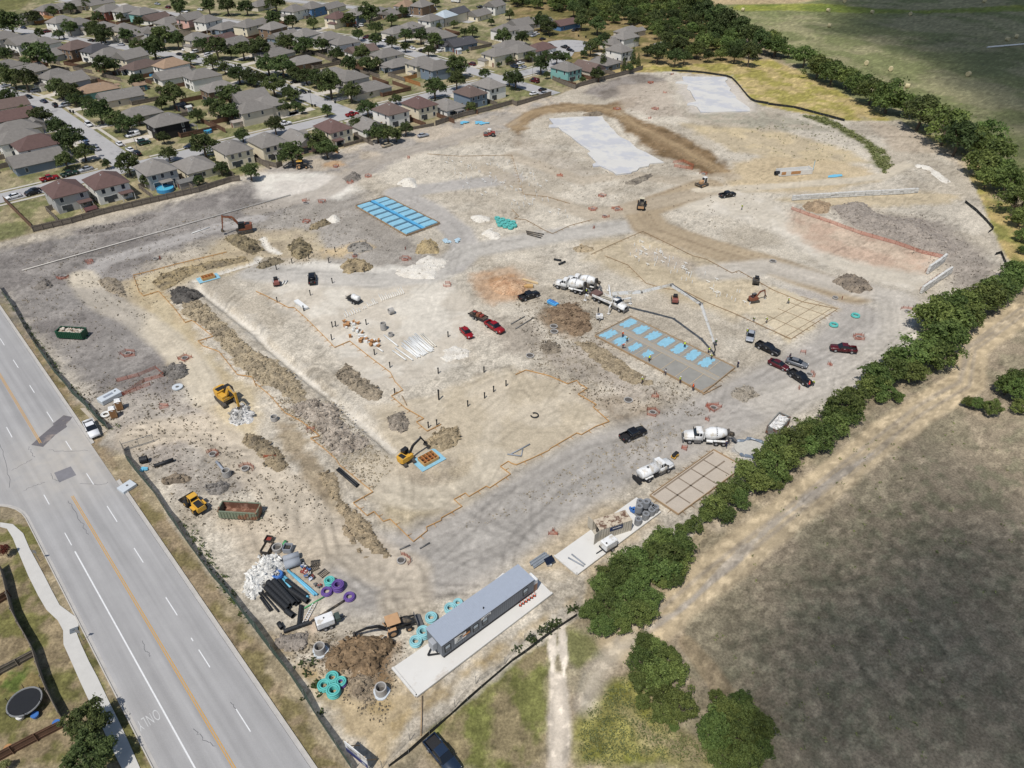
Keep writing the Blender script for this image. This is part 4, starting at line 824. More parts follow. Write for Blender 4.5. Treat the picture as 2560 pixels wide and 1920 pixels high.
def tree(kind, px, py, rpx, name, label, group, sq=1.0, cat='tree'):
 v = [k for k in PROTO if k[0] == kind]; cm, tm, hg = PROTO[v[rnd.randrange(len(v))]]
 p = G(px, py, 2.0); dep = (p - Vector((0, 0, CAM_H))).dot(c_f); r = rpx / FPX * dep
 p = G(px, py, r * hg * sq * .95); t = thing(name, label, cat, (p.x, p.y, 0), rnd.random() * 6.28, group)
 c = link('crown', cm, t); c.location = (0, 0, r * hg * sq); c.scale = (r, r, r * sq); k = link('trunk', tm, t); k.location = (0, 0, r * hg * sq); k.scale = (r, r, r * sq); return t
YARD = '''00:95,210,100 295,150,60 450,100,45 600,70,50 500,300,45 340,290,40 600,240,65 840,160,50 810,265,70 890,290,75 870,350,40 1090,310,55 1190,300,40 1180,395,60 1330,420,95 1400,330,85 1530,355,65 1740,385,65 1870,420,85 2100,440,80 1990,460,40 1830,545,65 1940,590,50 2060,640,80 2150,660,70 2190,700,50 1640,510,50 320,500,110 50,480,60 890,570,80 980,570,50 110,680,90 210,690,90 510,770,90 600,800,90 640,860,60 750,870,50 1490,840,105 1390,900,50 1190,700,60 350,1000,80 70,860,80 200,960,50 850,960,105 1010,1050,85 1100,1080,85 1200,1040,45 490,1110,80 600,1210,115 720,1320,80 560,1390,75 1100,1420,95 1410,1190,50 1450,1330,70 1760,1260,110 1980,850,110 1900,960,75 2000,980,90 1700,1000,60 1820,900,60 1280,1560,70 1720,1560,45 1910,1460,60 2160,1490,70 920,1420,40 2090,1170,60 1540,30,60 1550,80,50 1800,60,60 1960,60,70 2130,70,60 1580,210,30 750,40,40 1040,150,40 1200,190,40 880,20,40 30,600,50 20,340,50
10:20,430,90 260,370,80 420,400,80 310,190,55 490,200,50 570,390,60 690,470,60 910,470,70 960,560,70 800,560,70 1040,550,50 100,560,90 230,580,90 340,640,60 430,660,70 520,680,75 640,740,105 40,680,60 150,740,90 280,800,60 330,830,60 220,930,65 340,920,50 820,800,80 990,810,30 1050,790,25 960,940,75 610,960,50 160,1090,70 1210,860,50 1740,580,90 1540,770,90 1730,700,70 1980,640,45 2190,680,60 870,1070,60 540,1230,95 610,1290,80 310,1330,105 1050,1150,80 1140,1160,80 1210,1170,55 1290,1120,60 810,170,60 980,130,80 1030,240,60 1125,120,35 1170,175,50 1270,100,45 1390,60,45 1550,20,40 880,300,50 1030,350,60 1170,370,55 1290,310,55 1420,320,65 1550,360,65 1490,440,50 1290,410,40 1360,250,30 1580,225,25 1710,210,35 1800,280,40 1870,270,50 2030,190,30 2130,330,70 2040,540,22 2190,520,40 1830,440,15 1760,850,30 1850,930,45 170,20,80 80,60,25 150,170,70 2190,130,40 2100,560,20 110,1000,30 400,950,35
20:250,190,70 320,230,70 90,330,60 160,490,45 250,560,70 390,500,55 460,500,50 30,700,70 600,190,60 740,220,70 800,330,45 740,380,60 680,420,60 620,470,35 740,640,60 1010,590,40 610,690,30 1040,350,50 1170,440,45 300,650,30 290,470,30'''
used = {}
for line in YARD.split('\n'):
 pre, rest = line.split(':'); ox, oy = 640 * int(pre[0]), 480 * int(pre[1])
 for tkn in rest.split():
  x, y, r = map(float, tkn.split(',')); px, py = ox + x * S4, oy + y * S4; p = G(px, py, 3); h = nearest_house(p); n = used.get(h['near'], 0); used[h['near']] = n + 1
  sz = 'small' if r < 40 else ('big' if r > 85 else 'round'); ad = ['leafy', 'dense', 'dark', 'shady', 'spreading', 'full', 'lush', 'bushy'][n % 8]
  tree('yard', px, py, r * S4 * 1.26, 'yard_tree', f"{sz} {ad} yard tree by {h['near']}", 'yard trees of the estate', .92 + .2 * rnd.random())
for s, l in (('20:790,510,40', 'tall dark conical tree in front of the low slate house'), ('20:970,475,22', 'slim conical tree beside the white house near the woods'), ('20:1050,480,30', 'broad conical tree at the corner of the white house near the woods'), ('20:968,560,25', 'slim conical tree by the brown fence behind the slate house'), ('20:1092,520,25', 'conical tree at the fence end beside the woods')):
 q, x, y, r = s.split(':')[0], *map(float, s.split(':')[1].split(',')); tree('cone', 640 * int(q[0]) + x * S4, 480 * int(q[1]) + y * S4, r * S4 * 1.5, 'conifer', l, None)
# the wood beyond the estate: trees scattered through its outline
W_ = np.array([[*G(x, y)[:2]] for x, y in pts('20:-600,-60 0,40 350,100 560,140 690,190 880,200 1150,230 1260,330 1300,400 1190,540 1300,590 1450,570 1650,545 1900,560 2150,560 30:60,500 150,420 20:2140,320 1960,240 1800,150 1650,60 1500,-60')])
rg = np.random.RandomState(4); done = []
for _ in range(6000):
 x = rg.uniform(W_[:, 0].min(), W_[:, 0].max()); y = rg.uniform(W_[:, 1].min(), W_[:, 1].max())
 if sdf_poly(np.array([x]), np.array([y]), W_)[0] > -1 or any((x - a) ** 2 + (y - b) ** 2 < (c + 1.6) ** 2 for a, b, c in done): continue
 d = Vector((x, y, -CAM_H)); px = 1280 + FPX * d.dot(cr_) / d.dot(c_f); py = 960 - FPX * d.dot(cu_) / d.dot(c_f)
 if px < 1230 or py < -60 or len(done) > 230: continue
 if rg.rand() < .10: done.append((x, y, 3.5)); continue
 r = rg.uniform(3.2, 6.0); done.append((x, y, r * .80)); kind = 'hedge' if rg.rand() < .6 else 'dark'
 dep = d.dot(c_f); tree(kind, px, py - r * .5 * FPX / dep, r * FPX / dep, 'woodland_tree', 'bushy green tree in the wood beyond the estate', 'trees of the wood beyond the estate', .85 + .35 * rg.rand())
HEDGE = '''30:60,420,90 180,450,70 320,500,90 440,590,110 560,640,110 690,680,90 780,730,90 900,800,130 1050,860,140 1200,920,120 1330,980,130 1440,1020,110 1540,1120,140 1650,1200,130 1780,1230,130 1900,1180,120 1950,1300,130 1860,1420,120 2000,1450,100 1900,1550,110 2060,1570,120 2180,1560,100
20:1560,70,90 1650,120,95 1760,165,95 1860,215,100 1960,260,100 2060,310,95 2160,360,90
31:2150,100,120 2190,230,90 2200,380,60 2200,500,40
31:2160,700,110 2100,780,120 1980,850,130 1880,920,130 1720,960,140 1580,970,130 1450,1090,140 1600,1150,150 1750,1100,120 1560,1280,160 1450,1290,120 1350,1400,130 1500,1440,130 1200,1430,130 1100,1440,100 1250,1560,120 1050,1540,130 950,1620,120
32:900,20,100 1010,60,80 1110,110,50 980,130,50 760,120,110 650,200,120 570,280,110 720,280,90 600,360,100 380,400,110 480,480,100 280,420,100 200,520,130 330,540,90 70,560,120 150,640,110 50,720,110 10,830,80 70,880,60 160,820,50
22:2150,640,90 2050,760,110 2130,850,110 1950,900,100 1850,970,110 1960,1010,80 1760,1060,100 1830,1130,80 1680,1130,70 1580,1220,80 1470,1270,60 1320,1340,110 1450,1390,120 1240,1380,100 1200,1480,90 1340,1500,120 1500,1480,80 1050,1530,110 960,1600,110 1130,1600,100 1300,1610,110 1450,1600,80 800,1640,70'''
HN = ['in the long hedgerow along the hayfield', 'where the hedgerow meets the wood', 'at the hedgerow bend beyond the block walls', 'in the hedgerow between the parked cars and the dirt track', 'in the hedgerow behind the mixer truck', 'in the hedgerow beside the storage container']
for k, line in enumerate(HEDGE.split('\n')):
 pre, rest = line.split(':'); ox, oy = 640 * int(pre[0]), 480 * int(pre[1])
 for tkn in rest.split():
  x, y, r = map(float, tkn.split(',')); tree('hedge' if k > 1 or rnd.random() < .65 else 'dark', ox + x * S4, oy + y * S4, r * S4 * (1.12 + .3 * rnd.random()), 'hedgerow_tree', 'bushy green tree ' + HN[k], 'hedgerow trees: ' + HN[k], .85 + .2 * rnd.random())
BIG = '''23:780,80,120 900,60,120 1100,30,120 1000,150,120 1180,200,100 830,220,130 700,300,120 950,330,140 1100,330,120 780,430,110 950,440,90 620,320,60 1180,300,80 1300,50,80 1400,20,80
23:1150,590,90 1230,650,140 1120,720,120 1350,740,130 1250,860,140 1400,860,110 1150,930,130 1280,1000,110 1130,1090,80 1300,1180,110 1450,1120,130 1400,1300,50
23:1980,1090,110 1850,1180,150 2020,1250,170 1750,1350,170 1950,1420,180 2130,1320,140 1800,1550,140 2030,1600,150 2150,1500,120 1770,1050,60
32:1730,160,60 1800,170,60 1940,210,75
32:2080,20,120 2180,60,120 2200,200,90 31:2150,1620,100'''
BN = ['in the big thicket at the corner of the site', 'in the clump between the two dirt tracks', 'in the clump at the foot of the dark field', 'in the small clump on the dry field', 'at the field edge past the small clump']
for k, line in enumerate(BIG.split('\n')):
 for tkn in line.split():
  if ':' in tkn: pre, tkn = tkn.split(':'); ox, oy = 640 * int(pre[0]), 480 * int(pre[1])
  x, y, r = map(float, tkn.split(',')); tree('near', ox + x * S4, oy + y * S4, r * S4 * (.92 + .4 * rnd.random()), 'thicket_tree', 'bushy green tree ' + BN[k], 'trees ' + BN[k], .7 + .5 * rnd.random())
for s, l in (('03:745,1270,205', 'big round dark tree beside the concrete walk and the board fence'), ('03:770,1570,235', 'big dark tree at the bottom edge by the concrete walk')):
 x, y, r = map(float, s.split(':')[1].split(',')); tree('neardark', x * S4, 1440 + y * S4, r * S4, 'walk_tree', l, None)
tree('red', 45 * S4, 960 + 1440 * S4, 62 * S4, 'red_shrub', 'dark red shrub by the concrete walk at the street corner', None, cat='shrub')
tree('olive', 40 * S4, 1440 + 1640 * S4, 60 * S4, 'garden_shrub', 'pale green shrub in the yard by the lower board fence', None, cat='shrub')
# weeds: small clumps, too many to count
def weeds(name, label, spots, m, n=26, leaf=.16):
 rg = np.random.RandomState(len(spots)); V = []; q = []
 for x, y, r in spots:
  k = max(6, int(n * r)); c = np.stack([x + rg.normal(size=k) * r * .45, y + rg.normal(size=k) * r * .45, np.abs(rg.normal(size=k)) * r * .3 + .03], 1)
  nr = rg.normal(size=(k, 3)) * .6 + [0, 0, .8]; nr /= np.linalg.norm(nr, axis=1)[:, None]; u = np.cross(nr, rg.normal(size=(k, 3))); u /= np.linalg.norm(u, axis=1)[:, None]; v = np.cross(nr, u); s = (leaf * (.6 + .8 * rg.rand(k)))[:, None]
  V.append(np.stack([c - u * s, c - v * s * .6, c + u * s, c + v * s * .6], 1).reshape(-1, 3)); q.append(np.repeat(rg.rand(k), 4))
 V = np.concatenate(V); q = np.concatenate(q); n = len(V) // 4; me = bpy.data.meshes.new(name); me.from_pydata(V.tolist(), [], [(4 * i, 4 * i + 1, 4 * i + 2, 4 * i + 3) for i in range(n)])
 a = me.color_attributes.new('leaf', 'FLOAT_COLOR', 'POINT'); a.data.foreach_set('color', np.stack([q, q, q, np.ones_like(q)], 1).ravel().astype(np.float32)); me.materials.append(m); return link(name, me, None, label=label, cat='weeds', kind='stuff')
def scatter(poly, n, r0, r1, seed):
 rg = np.random.RandomState(seed); P = np.array([[*G(x, y)[:2]] for x, y in pts(poly)]); out = []
 while len(out) < n:
  x = rg.uniform(P[:, 0].min(), P[:, 0].max()); y = rg.uniform(P[:, 1].min(), P[:, 1].max())
  if sdf_poly(np.array([x]), np.array([y]), P)[0] < 0: out.append((x, y, rg.uniform(r0, r1)))
 return out
weeds('weeds', 'scattered dark green weeds on the bare basin slopes', scatter('20:2000,1130 2212,1080 30:300,1000 560,1120 760,1250 720,1420 300,1380 20:2212,1300', 110, .15, .6, 3), LEAF_O, 24, .16)
weeds('weeds', 'strip of olive weeds curving along the basin rim', scatter('30:300,1000 520,1020 800,1180 1000,1300 1080,1420 1000,1500 920,1400 850,1260 640,1130', 260, .5, 1.2, 4), LEAF_O, 26, .25)
weeds('weeds', 'green weeds along the inside of the road fence', scatter('02:600,-20 660,40 760,160 900,330 960,400 1100,330 930,400 740,190 01:0,850', 60, .2, .6, 5) + scatter('02:1560,1190 1680,1230 1830,1480 1960,1659 03:2212,540 03:1960,170 03:1830,0', 90, .2, .6, 6) + scatter('01:0,850 60,880 300,1230 560,1600 500,1600 240,1230', 70, .2, .6, 7), LEAF_B, 20, .14)
weeds('weeds', 'low weeds along the silt fence at the thicket', scatter('23:0,640 300,420 560,230 560,330 350,480 100,650', 26, .3, 1.1, 8) + scatter('13:300,780 500,700 600,1200 400,1100', 10, .3, .8, 9), LEAF_A, 30, .2)
weeds('weeds', 'tufts of grey-green weeds dotted over the dry fields', scatter('32:-200,1300 700,500 1600,200 2212,300 2212,1659 33:1500,1659 23:1700,1400 23:1600,700', 90, .2, .6, 10), LEAF_O, 10, .16)
weeds('weeds', 'tall olive grass below the dirt path', scatter('23:920,900 1050,850 1150,1100 1400,1300 1750,1600 560,1640 600,1250', 420, .3, .8, 12), LEAF_O, 22, .11)
# ------------------------------------------------------------------ vehicles
paint = obj_mat('car_paint', rough=0.28, vary=0.03, scale=2, spec=0.5)
glass = mat('car_glass', C(28, 32, 38), 0.08, vary=0.05, spec=0.7); tyre = mat('tyre_rubber', C(44, 43, 42), 0.9, vary=0.15); rimm = mat('wheel_rim', C(176, 176, 178), 0.4, 0.3)
darkp = mat('black_plastic', C(40, 40, 42), 0.6, vary=0.15); lampw = mat('headlight_glass', C(226, 228, 230), 0.2); lampr = mat('tail_light', C(150, 30, 28), 0.3)
whitep = mat('white_machine_paint', C(238, 238, 236), 0.4, vary=0.06, scale=1.2, tint=C(206, 198, 184), tamt=.35, tscale=.8); steel = mat('worn_steel', C(128, 126, 124), 0.55, 0.4, vary=0.25); dsteel = mat('dark_machine_steel', C(64, 62, 60), 0.6, 0.2, vary=0.3, tint=C(120, 108, 92), tamt=.4)
yel = mat('machine_yellow', C(222, 170, 62), 0.5, vary=0.10, tint=C(186, 158, 104), tamt=.3); tanr = mat('faded_orange_paint', C(196, 156, 116), 0.6, vary=0.08); orn = mat('machine_orange', C(134, 82, 62), 0.5, vary=0.12, tint=C(150, 104, 76), tamt=.3); redp = mat('machine_red', C(150, 68, 58), 0.5, vary=0.12)
track_m = mat('rubber_track', C(84, 80, 75), 0.9, vary=0.25, scale=4); chrome = mat('tank_steel', C(206, 206, 204), 0.4, 0.2, vary=0.08)
def loft(mb, secs):
 """secs: (x, half width low, half width high, z low, z high) with chamfered rings"""
 n = 8; vs = []
 for x, wl, wh, z0, z1 in secs:
  h = z1 - z0; vs += [(x, -wl, z0), (x, wl, z0), (x, wl * 1.02, z0 + h * .35), (x, wl, z0 + h * .72), (x, wh, z1), (x, -wh, z1), (x, -wl, z0 + h * .72), (x, -wl * 1.02, z0 + h * .35)]
 m = len(secs); return mb.add(vs, [(i * n + k, i * n + (k + 1) % n, (i + 1) * n + (k + 1) % n, (i + 1) * n + k) for i in range(m - 1) for k in range(n)] + [tuple(range(n - 1, -1, -1)), tuple(range((m - 1) * n, m * n))])
def wheel(parent, x, y, r, w_, rim=rimm, rr_=.6, name='wheel'):
 t = link(name, MB().lathe([(-w_ / 2, r * .86), (-w_ * .38, r), (w_ * .38, r), (w_ / 2, r * .86)], (0, 0, 0), (0, 1, 0), 18).mesh('tyre', tyre, True), parent); t.location = (x, y, r)
 s = 1 if y > 0 else -1
 q = MB().lathe([(0, r * rr_), (.03, r * rr_), (.04, r * rr_ * .3)], (0, s * w_ * .44, 0), (0, s, 0), 14); link('rim', q.mesh('rim', rim), t); return t
CARS = {}
def car_proto(kind):
 t = thing('vehicle', 'x', 'car')
 P = dict(sedan=(4.7, .9, 1.42), suv=(4.8, .95, 1.75), pickup=(5.7, .98, 1.85), van=(5.4, 1.0, 2.1))[kind]; L, w_, H = P; hl = L / 2; b = MB(); g = MB(); r = MB()
 if kind == 'sedan':
  loft(b, [(-hl, w_ * .8, w_ * .72, .35, .80), (-hl + .25, w_ * .95, w_ * .86, .25, .95), (-hl + 1.0, w_, w_ * .9, .22, .98), (-.2, w_, w_ * .92, .2, .95), (.9, w_, w_ * .9, .2, .93), (hl - .5, w_ * .95, w_ * .84, .22, .80), (hl - .1, w_ * .84, w_ * .7, .3, .68), (hl, w_ * .7, w_ * .6, .35, .6)])
  loft(g, [(-hl + .55, w_ * .8, w_ * .74, .9, .97), (-1.05, w_ * .86, w_ * .66, .9, H - .04), (.25, w_ * .86, w_ * .66, .9, H - .03), (1.05, w_ * .84, w_ * .78, .88, .95)]); loft(r, [(-1.15, w_ * .62, w_ * .55, H - .1, H - .02), (-.5, w_ * .66, w_ * .6, H - .08, H), (.2, w_ * .64, w_ * .56, H - .1, H - .01)])
 elif kind in ('suv', 'van'):
  bl = -hl + .1; loft(b, [(-hl, w_ * .9, w_ * .84, .4, 1.0), (-hl + .2, w_, w_ * .94, .28, 1.08), (.9 if kind == 'suv' else 1.5, w_, w_ * .94, .25, 1.05), (hl - .45, w_ * .95, w_ * .84, .28, .98), (hl, w_ * .8, w_ * .7, .4, .75)])
  fx = .35 if kind == 'suv' else 1.0
  loft(g, [(-hl + .12, w_ * .88, w_ * .78, 1.0, 1.2), (-hl + .45, w_ * .9, w_ * .76, 1.0, H - .05), (fx, w_ * .9, w_ * .74, 1.0, H - .04), (fx + .85, w_ * .88, w_ * .8, 1.0, 1.08)]); loft(r, [(-hl + .3, w_ * .74, w_ * .68, H - .14, H - .02), (fx + .05, w_ * .74, w_ * .66, H - .12, H)])
  if kind == 'van': b.box(-hl + .2, -w_ * .92, 1.0, -.6, w_ * .92, H - .1)
 else:
  loft(b, [(.45, w_, w_ * .94, .35, 1.12), (1.3, w_, w_ * .94, .35, 1.12), (hl - .4, w_ * .96, w_ * .86, .38, 1.08), (hl - .08, w_ * .9, w_ * .8, .42, 1.0), (hl, w_ * .84, w_ * .76, .45, .9)])
  loft(b, [(-.95, w_, w_ * .95, .35, 1.15), (.45, w_, w_ * .94, .35, 1.13)])
  for y0, y1 in ((-w_, -w_ + .12), (w_ - .12, w_)): b.box(-hl + .05, y0, .45, -.9, y1, 1.18)
  b.box(-hl, -w_, .45, -hl + .1, w_, 1.14); b.box(-1.0, -w_ + .1, .5, -.9, w_ - .1, 1.16)
  loft(g, [(-.95, w_ * .9, w_ * .84, 1.1, 1.5), (-.75, w_ * .9, w_ * .74, 1.1, H - .04), (.55, w_ * .9, w_ * .74, 1.1, H - .04), (1.25, w_ * .88, w_ * .82, 1.08, 1.14)]); loft(r, [(-.8, w_ * .74, w_ * .66, H - .14, H - .01), (.5, w_ * .73, w_ * .66, H - .13, H)])
  MB().box(-hl + .1, -w_ + .12, .55, -.98, w_ - .12, .66).build('bed', darkp, t)
 b.build('body', paint, t, True); g.build('windows', glass, t); r.build('cab_roof', paint, t)
 wr = {'sedan': .33, 'suv': .37, 'pickup': .41, 'van': .37}[kind]; wb = L * .3
 for x in (-wb, wb * 1.05):
  for y in (-w_ + .1, w_ - .1): wheel(t, x, y, wr, .26)
 for y in (-w_ * .68, w_ * .68):
  z = .68 if kind == 'sedan' else .85
  MB().cb(hl - .09, y, z, .14, .36, .16).build('headlight', lampw, t); MB().cb(-hl + .03, y, z + .12, .1, .22, .24).build('tail_light', lampr, t)
  MB().cb(.85 if kind != 'pickup' else .95, y * 1.55, 1.08 if kind != 'sedan' else .95, .12, .22, .14).build('mirror', darkp, t)
 MB().box(hl - .06, -w_ * .7, .36, hl + .05, w_ * .7, .52).build('bumper', darkp, t)
 return t
COL = dict(white=C(236, 236, 236), black=C(26, 26, 29), silver=C(168, 172, 178), grey=C(112, 115, 120), red=C(150, 24, 30), maroon=C(88, 24, 32), navy=C(38, 52, 72), blue=C(74, 96, 130), green=C(38, 66, 54), tan=C(176, 164, 140), teal=C(60, 104, 104))
def car(kind, colour, p, yaw, label, group=None, name=None):
 if kind not in CARS: t = CARS[kind] = car_proto(kind); first = True
 else: first = False
 src = CARS[kind]; t = src if not src.get('placed') else dup(src); src['placed'] = 1
 t.name = name or {'sedan': 'sedan_car', 'suv': 'estate_car', 'pickup': 'pickup_truck', 'van': 'passenger_van'}[kind]
 t.location = (p.x, p.y, 0); t.rotation_euler = (0, 0, yaw); tag(t, label, {'sedan': 'car', 'suv': 'car', 'pickup': 'pickup', 'van': 'van'}[kind])
 if group: t['group'] = group
 elif 'group' in t: del t['group']
 for c in t.children:
  if c.name.split('.')[0] in ('body', 'cab_roof'): c.color = COL[colour]
 return t
def pose(tail, head, z=.9):
 a, b = at(tail, z), at(head, z); c = (a + b) / 2; c.z = 0; return c, heading(a, b)
# dup() relies on the parent map; cars keep all parts as children
for kind, c_, tl, hd, lb in (
 ('pickup', 'white', '02:752,308', '02:825,450', 'white pickup with a red load in its bed, parked on the kerb by the gate'),
 ('pickup', 'navy', '13:1520,1430', '13:1700,1650', 'dark blue covered pickup parked outside the silt fence'),
 ('pickup', 'black', '22:935,470', '22:1160,375', 'big black pickup with red tools in its bed, on the haul road'),
 ('pickup', 'black', '21:60,915', '21:235,860', 'black pickup beside the plywood stack and the orange sand'),
 ('pickup', 'black', '11:484,790', '11:482,690', 'black pickup seen from behind near the red and white skid steer'),
 ('sedan', 'red', '11:1782,1165', '11:1858,1240', 'dark red sedan parked next to the red truck and trailer'),
 ('pickup', 'red', '11:1985,1110', '11:2140,1205', 'bright red pickup with a pipe rack, towing a trailer'),
 ('sedan', 'silver', '21:2072,1195', '21:2055,1270', 'silver sedan with a worker at its side, by the form lumber'),
 ('pickup', 'black', '31:-110,1290', '31:115,1395', 'black pickup with white bed rails, uppermost of the parked cluster'),
 ('sedan', 'maroon', '31:20,1445', '31:175,1515', 'very dark maroon sedan tucked under the black pickup'),
 ('sedan', 'grey', '31:170,1435', '31:340,1490', 'dark grey sedan with a person at its open corner'),
 ('pickup', 'black', '31:205,1545', '31:355,1645', 'black pickup with open door, lowest of the parked cluster'),
 ('pickup', 'maroon', '31:750,1355', '31:560,1335', 'maroon pickup with a black bed cover, parked alone'),
 ('pickup', 'black', '21:1800,25', '21:1925,5', 'black pickup alone on the pale upper pad'),
 ('sedan', 'tan', '10:1095,1255', '10:1170,1232', 'tan silver sedan on the dark soil along the fence'),
 ('sedan', 'silver', '10:1405,1168', '10:1480,1152', 'pale blue silver sedan by the low wire fence')):
 p, yw = pose(tl, hd); car(kind, c_, p, yw, lb)
# estate cars: kind, colour, place; x = along the cross direction
EC = '''00:245,830,sedan,black 375,868,sedan,navy 475,905,suv,black 555,905,suv,silver,x 460,1040,sedan,white 765,1070,suv,white 1030,1235,sedan,white 1120,1285,sedan,white 1180,1320,suv,black 1145,1160,van,white,x 1225,1205,sedan,white,x 1245,1228,suv,green,x 830,1275,sedan,silver 745,1245,sedan,navy 730,1200,sedan,blue 1640,1255,sedan,navy,x 600,1495,pickup,green,x 740,1455,sedan,silver,x 425,1535,pickup,red,x 280,1642,sedan,black,x 310,775,sedan,silver,x 50,735,sedan,silver,x 200,235,sedan,navy 410,268,suv,maroon,x 1045,380,sedan,silver 1555,465,sedan,black 1680,445,suv,white,x 1605,420,sedan,white,x 1690,480,sedan,black 1480,495,sedan,black 1800,470,suv,white,x 785,345,sedan,black 1360,30,sedan,silver 1450,60,suv,maroon 1730,80,sedan,white 1595,95,sedan,white
01:110,32,sedan,white,x 280,0,sedan,black,x
10:160,90,sedan,black 225,120,suv,black 405,785,sedan,black 335,700,sedan,black,x 830,985,pickup,red,x 245,1065,pickup,white,x 950,320,suv,maroon,x 1115,345,sedan,white,x 1350,410,sedan,white 1605,430,pickup,white,x 1435,435,sedan,black 1865,550,suv,maroon 1540,75,sedan,white 1325,130,sedan,white 865,225,suv,black 900,215,suv,white 230,650,pickup,teal,x 1940,60,pickup,black
20:195,695,van,maroon 265,768,sedan,black,x 280,800,sedan,silver,x 360,450,sedan,white,x 460,405,pickup,black 505,430,sedan,black 185,303,sedan,silver,x 210,290,suv,white,x 265,333,sedan,black,x 75,540,sedan,white,x 90,575,sedan,silver,x 20,570,suv,navy 545,257,suv,black,x 190,803,sedan,white,x'''
KN = dict(sedan='sedan', suv='estate car', pickup='pickup', van='van'); cnt = {}
for line in EC.split('\n'):
 pre, rest = line.split(':'); ox, oy = 640 * int(pre[0]), 480 * int(pre[1])
 for tkn in rest.split():
  f = tkn.split(','); p = G(ox + float(f[0]) * S4, oy + float(f[1]) * S4, .8); p.z = 0; b = p.dot(E2); h = nearest_house(p)
  yw = TH + bang(b) + (0 if len(f) > 4 else math.pi / 2) + rnd.gauss(0, .05) + (math.pi if rnd.random() < .5 else 0)
  k = (f[3], f[2], h['near']); cnt[k] = cnt.get(k, 0) + 1; ad = ['parked', 'second parked', 'third parked'][cnt[k] - 1]
  car(f[2], f[3], p, yw, f"{ad} {f[3]} {KN[f[2]]} by {h['near']}", 'cars parked on the estate')
t = thing('box_truck', 'white box truck parked at the far edge of the estate', 'truck', at('10:1725,22'), TH + math.pi / 2 + .3); MB().box(-3.6, -1.2, .7, 1.4, 1.2, 3.2).build('cargo_box', whitep, t); q = MB(); loft(q, [(1.5, 1.05, 1.0, .5, 2.2), (2.5, 1.05, .95, .5, 2.1), (3.2, 1.0, .9, .5, 1.2), (3.5, .9, .85, .5, 1.0)]); q.build('cab', whitep, t)
for x in (-2.2, 2.4):
 for y in (-1, 1): wheel(t, x, y, .45, .3)

# ---- trucks: x forward
def truck_chassis(t, axles, L0, L1, wr=.52):
 MB().box(L0, -.45, .62, L1, .45, .92).build('chassis', darkp, t)
 for x, twin in axles:
  for s in (-1, 1): wheel(t, x, s * (1.02 if twin else 1.08), wr, .55 if twin else .32, rimm, .55)
def conv_cab(t, x0, lm=whitep):
 """hooded cab; x0 is the back of the cab"""
 b = MB(); loft(b, [(x0, 1.1, 1.02, .95, 2.05), (x0 + 1.45, 1.1, 1.02, .95, 2.0), (x0 + 1.75, 1.05, .92, .9, 1.95), (x0 + 3.1, .98, .82, .8, 1.72), (x0 + 3.4, .86, .72, .8, 1.5)])
 for s in (-1, 1): b.box(x0 + 1.9, min(s * .7, s * 1.15), .95, x0 + 3.2, max(s * .7, s * 1.15), 1.28, .05)
 b.build('cab', lm, t, True); g = MB(); loft(g, [(x0 + .06, 1.03, .92, 1.95, 2.68), (x0 + 1.0, 1.03, .92, 1.95, 2.7), (x0 + 1.6, 1.0, .95, 1.9, 2.1)]); g.build('cab_windows', glass, t)
 r = MB(); r.box(x0, -.98, 2.66, x0 + 1.2, .98, 2.86, .05); r.box(x0, -1.05, 1.9, x0 + .14, 1.05, 2.7)
 for s in (-1, 1): r.box(x0 + .55, s * 1.03 - .02, 1.9, x0 + .68, s * 1.03 + .02, 2.7)
 r.build('cab_roof', lm, t); MB().box(x0 + 3.38, -.62, .85, x0 + 3.46, .62, 1.5).build('grille', darkp, t); MB().box(x0 + 3.36, -1.12, .42, x0 + 3.62, 1.12, .8).build('bumper', steel, t)
 for s in (-1, 1):
  MB().cb(x0 + 3.4, s * .8, 1.15, .12, .28, .22).build('headlight', lampw, t); MB().cyl((x0 - .12, s * .95, .9), (x0 - .12, s * .95, 3.1), .08, n=8).build('exhaust_stack', chrome, t)
  MB().cb(x0 + 1.5, s * 1.3, 2.1, .12, .3, .45).build('mirror', darkp, t); MB().box(x0 + .1, min(s * .75, s * 1.12), .35, x0 + 1.4, max(s * .75, s * 1.12), .9).build('step', steel, t)
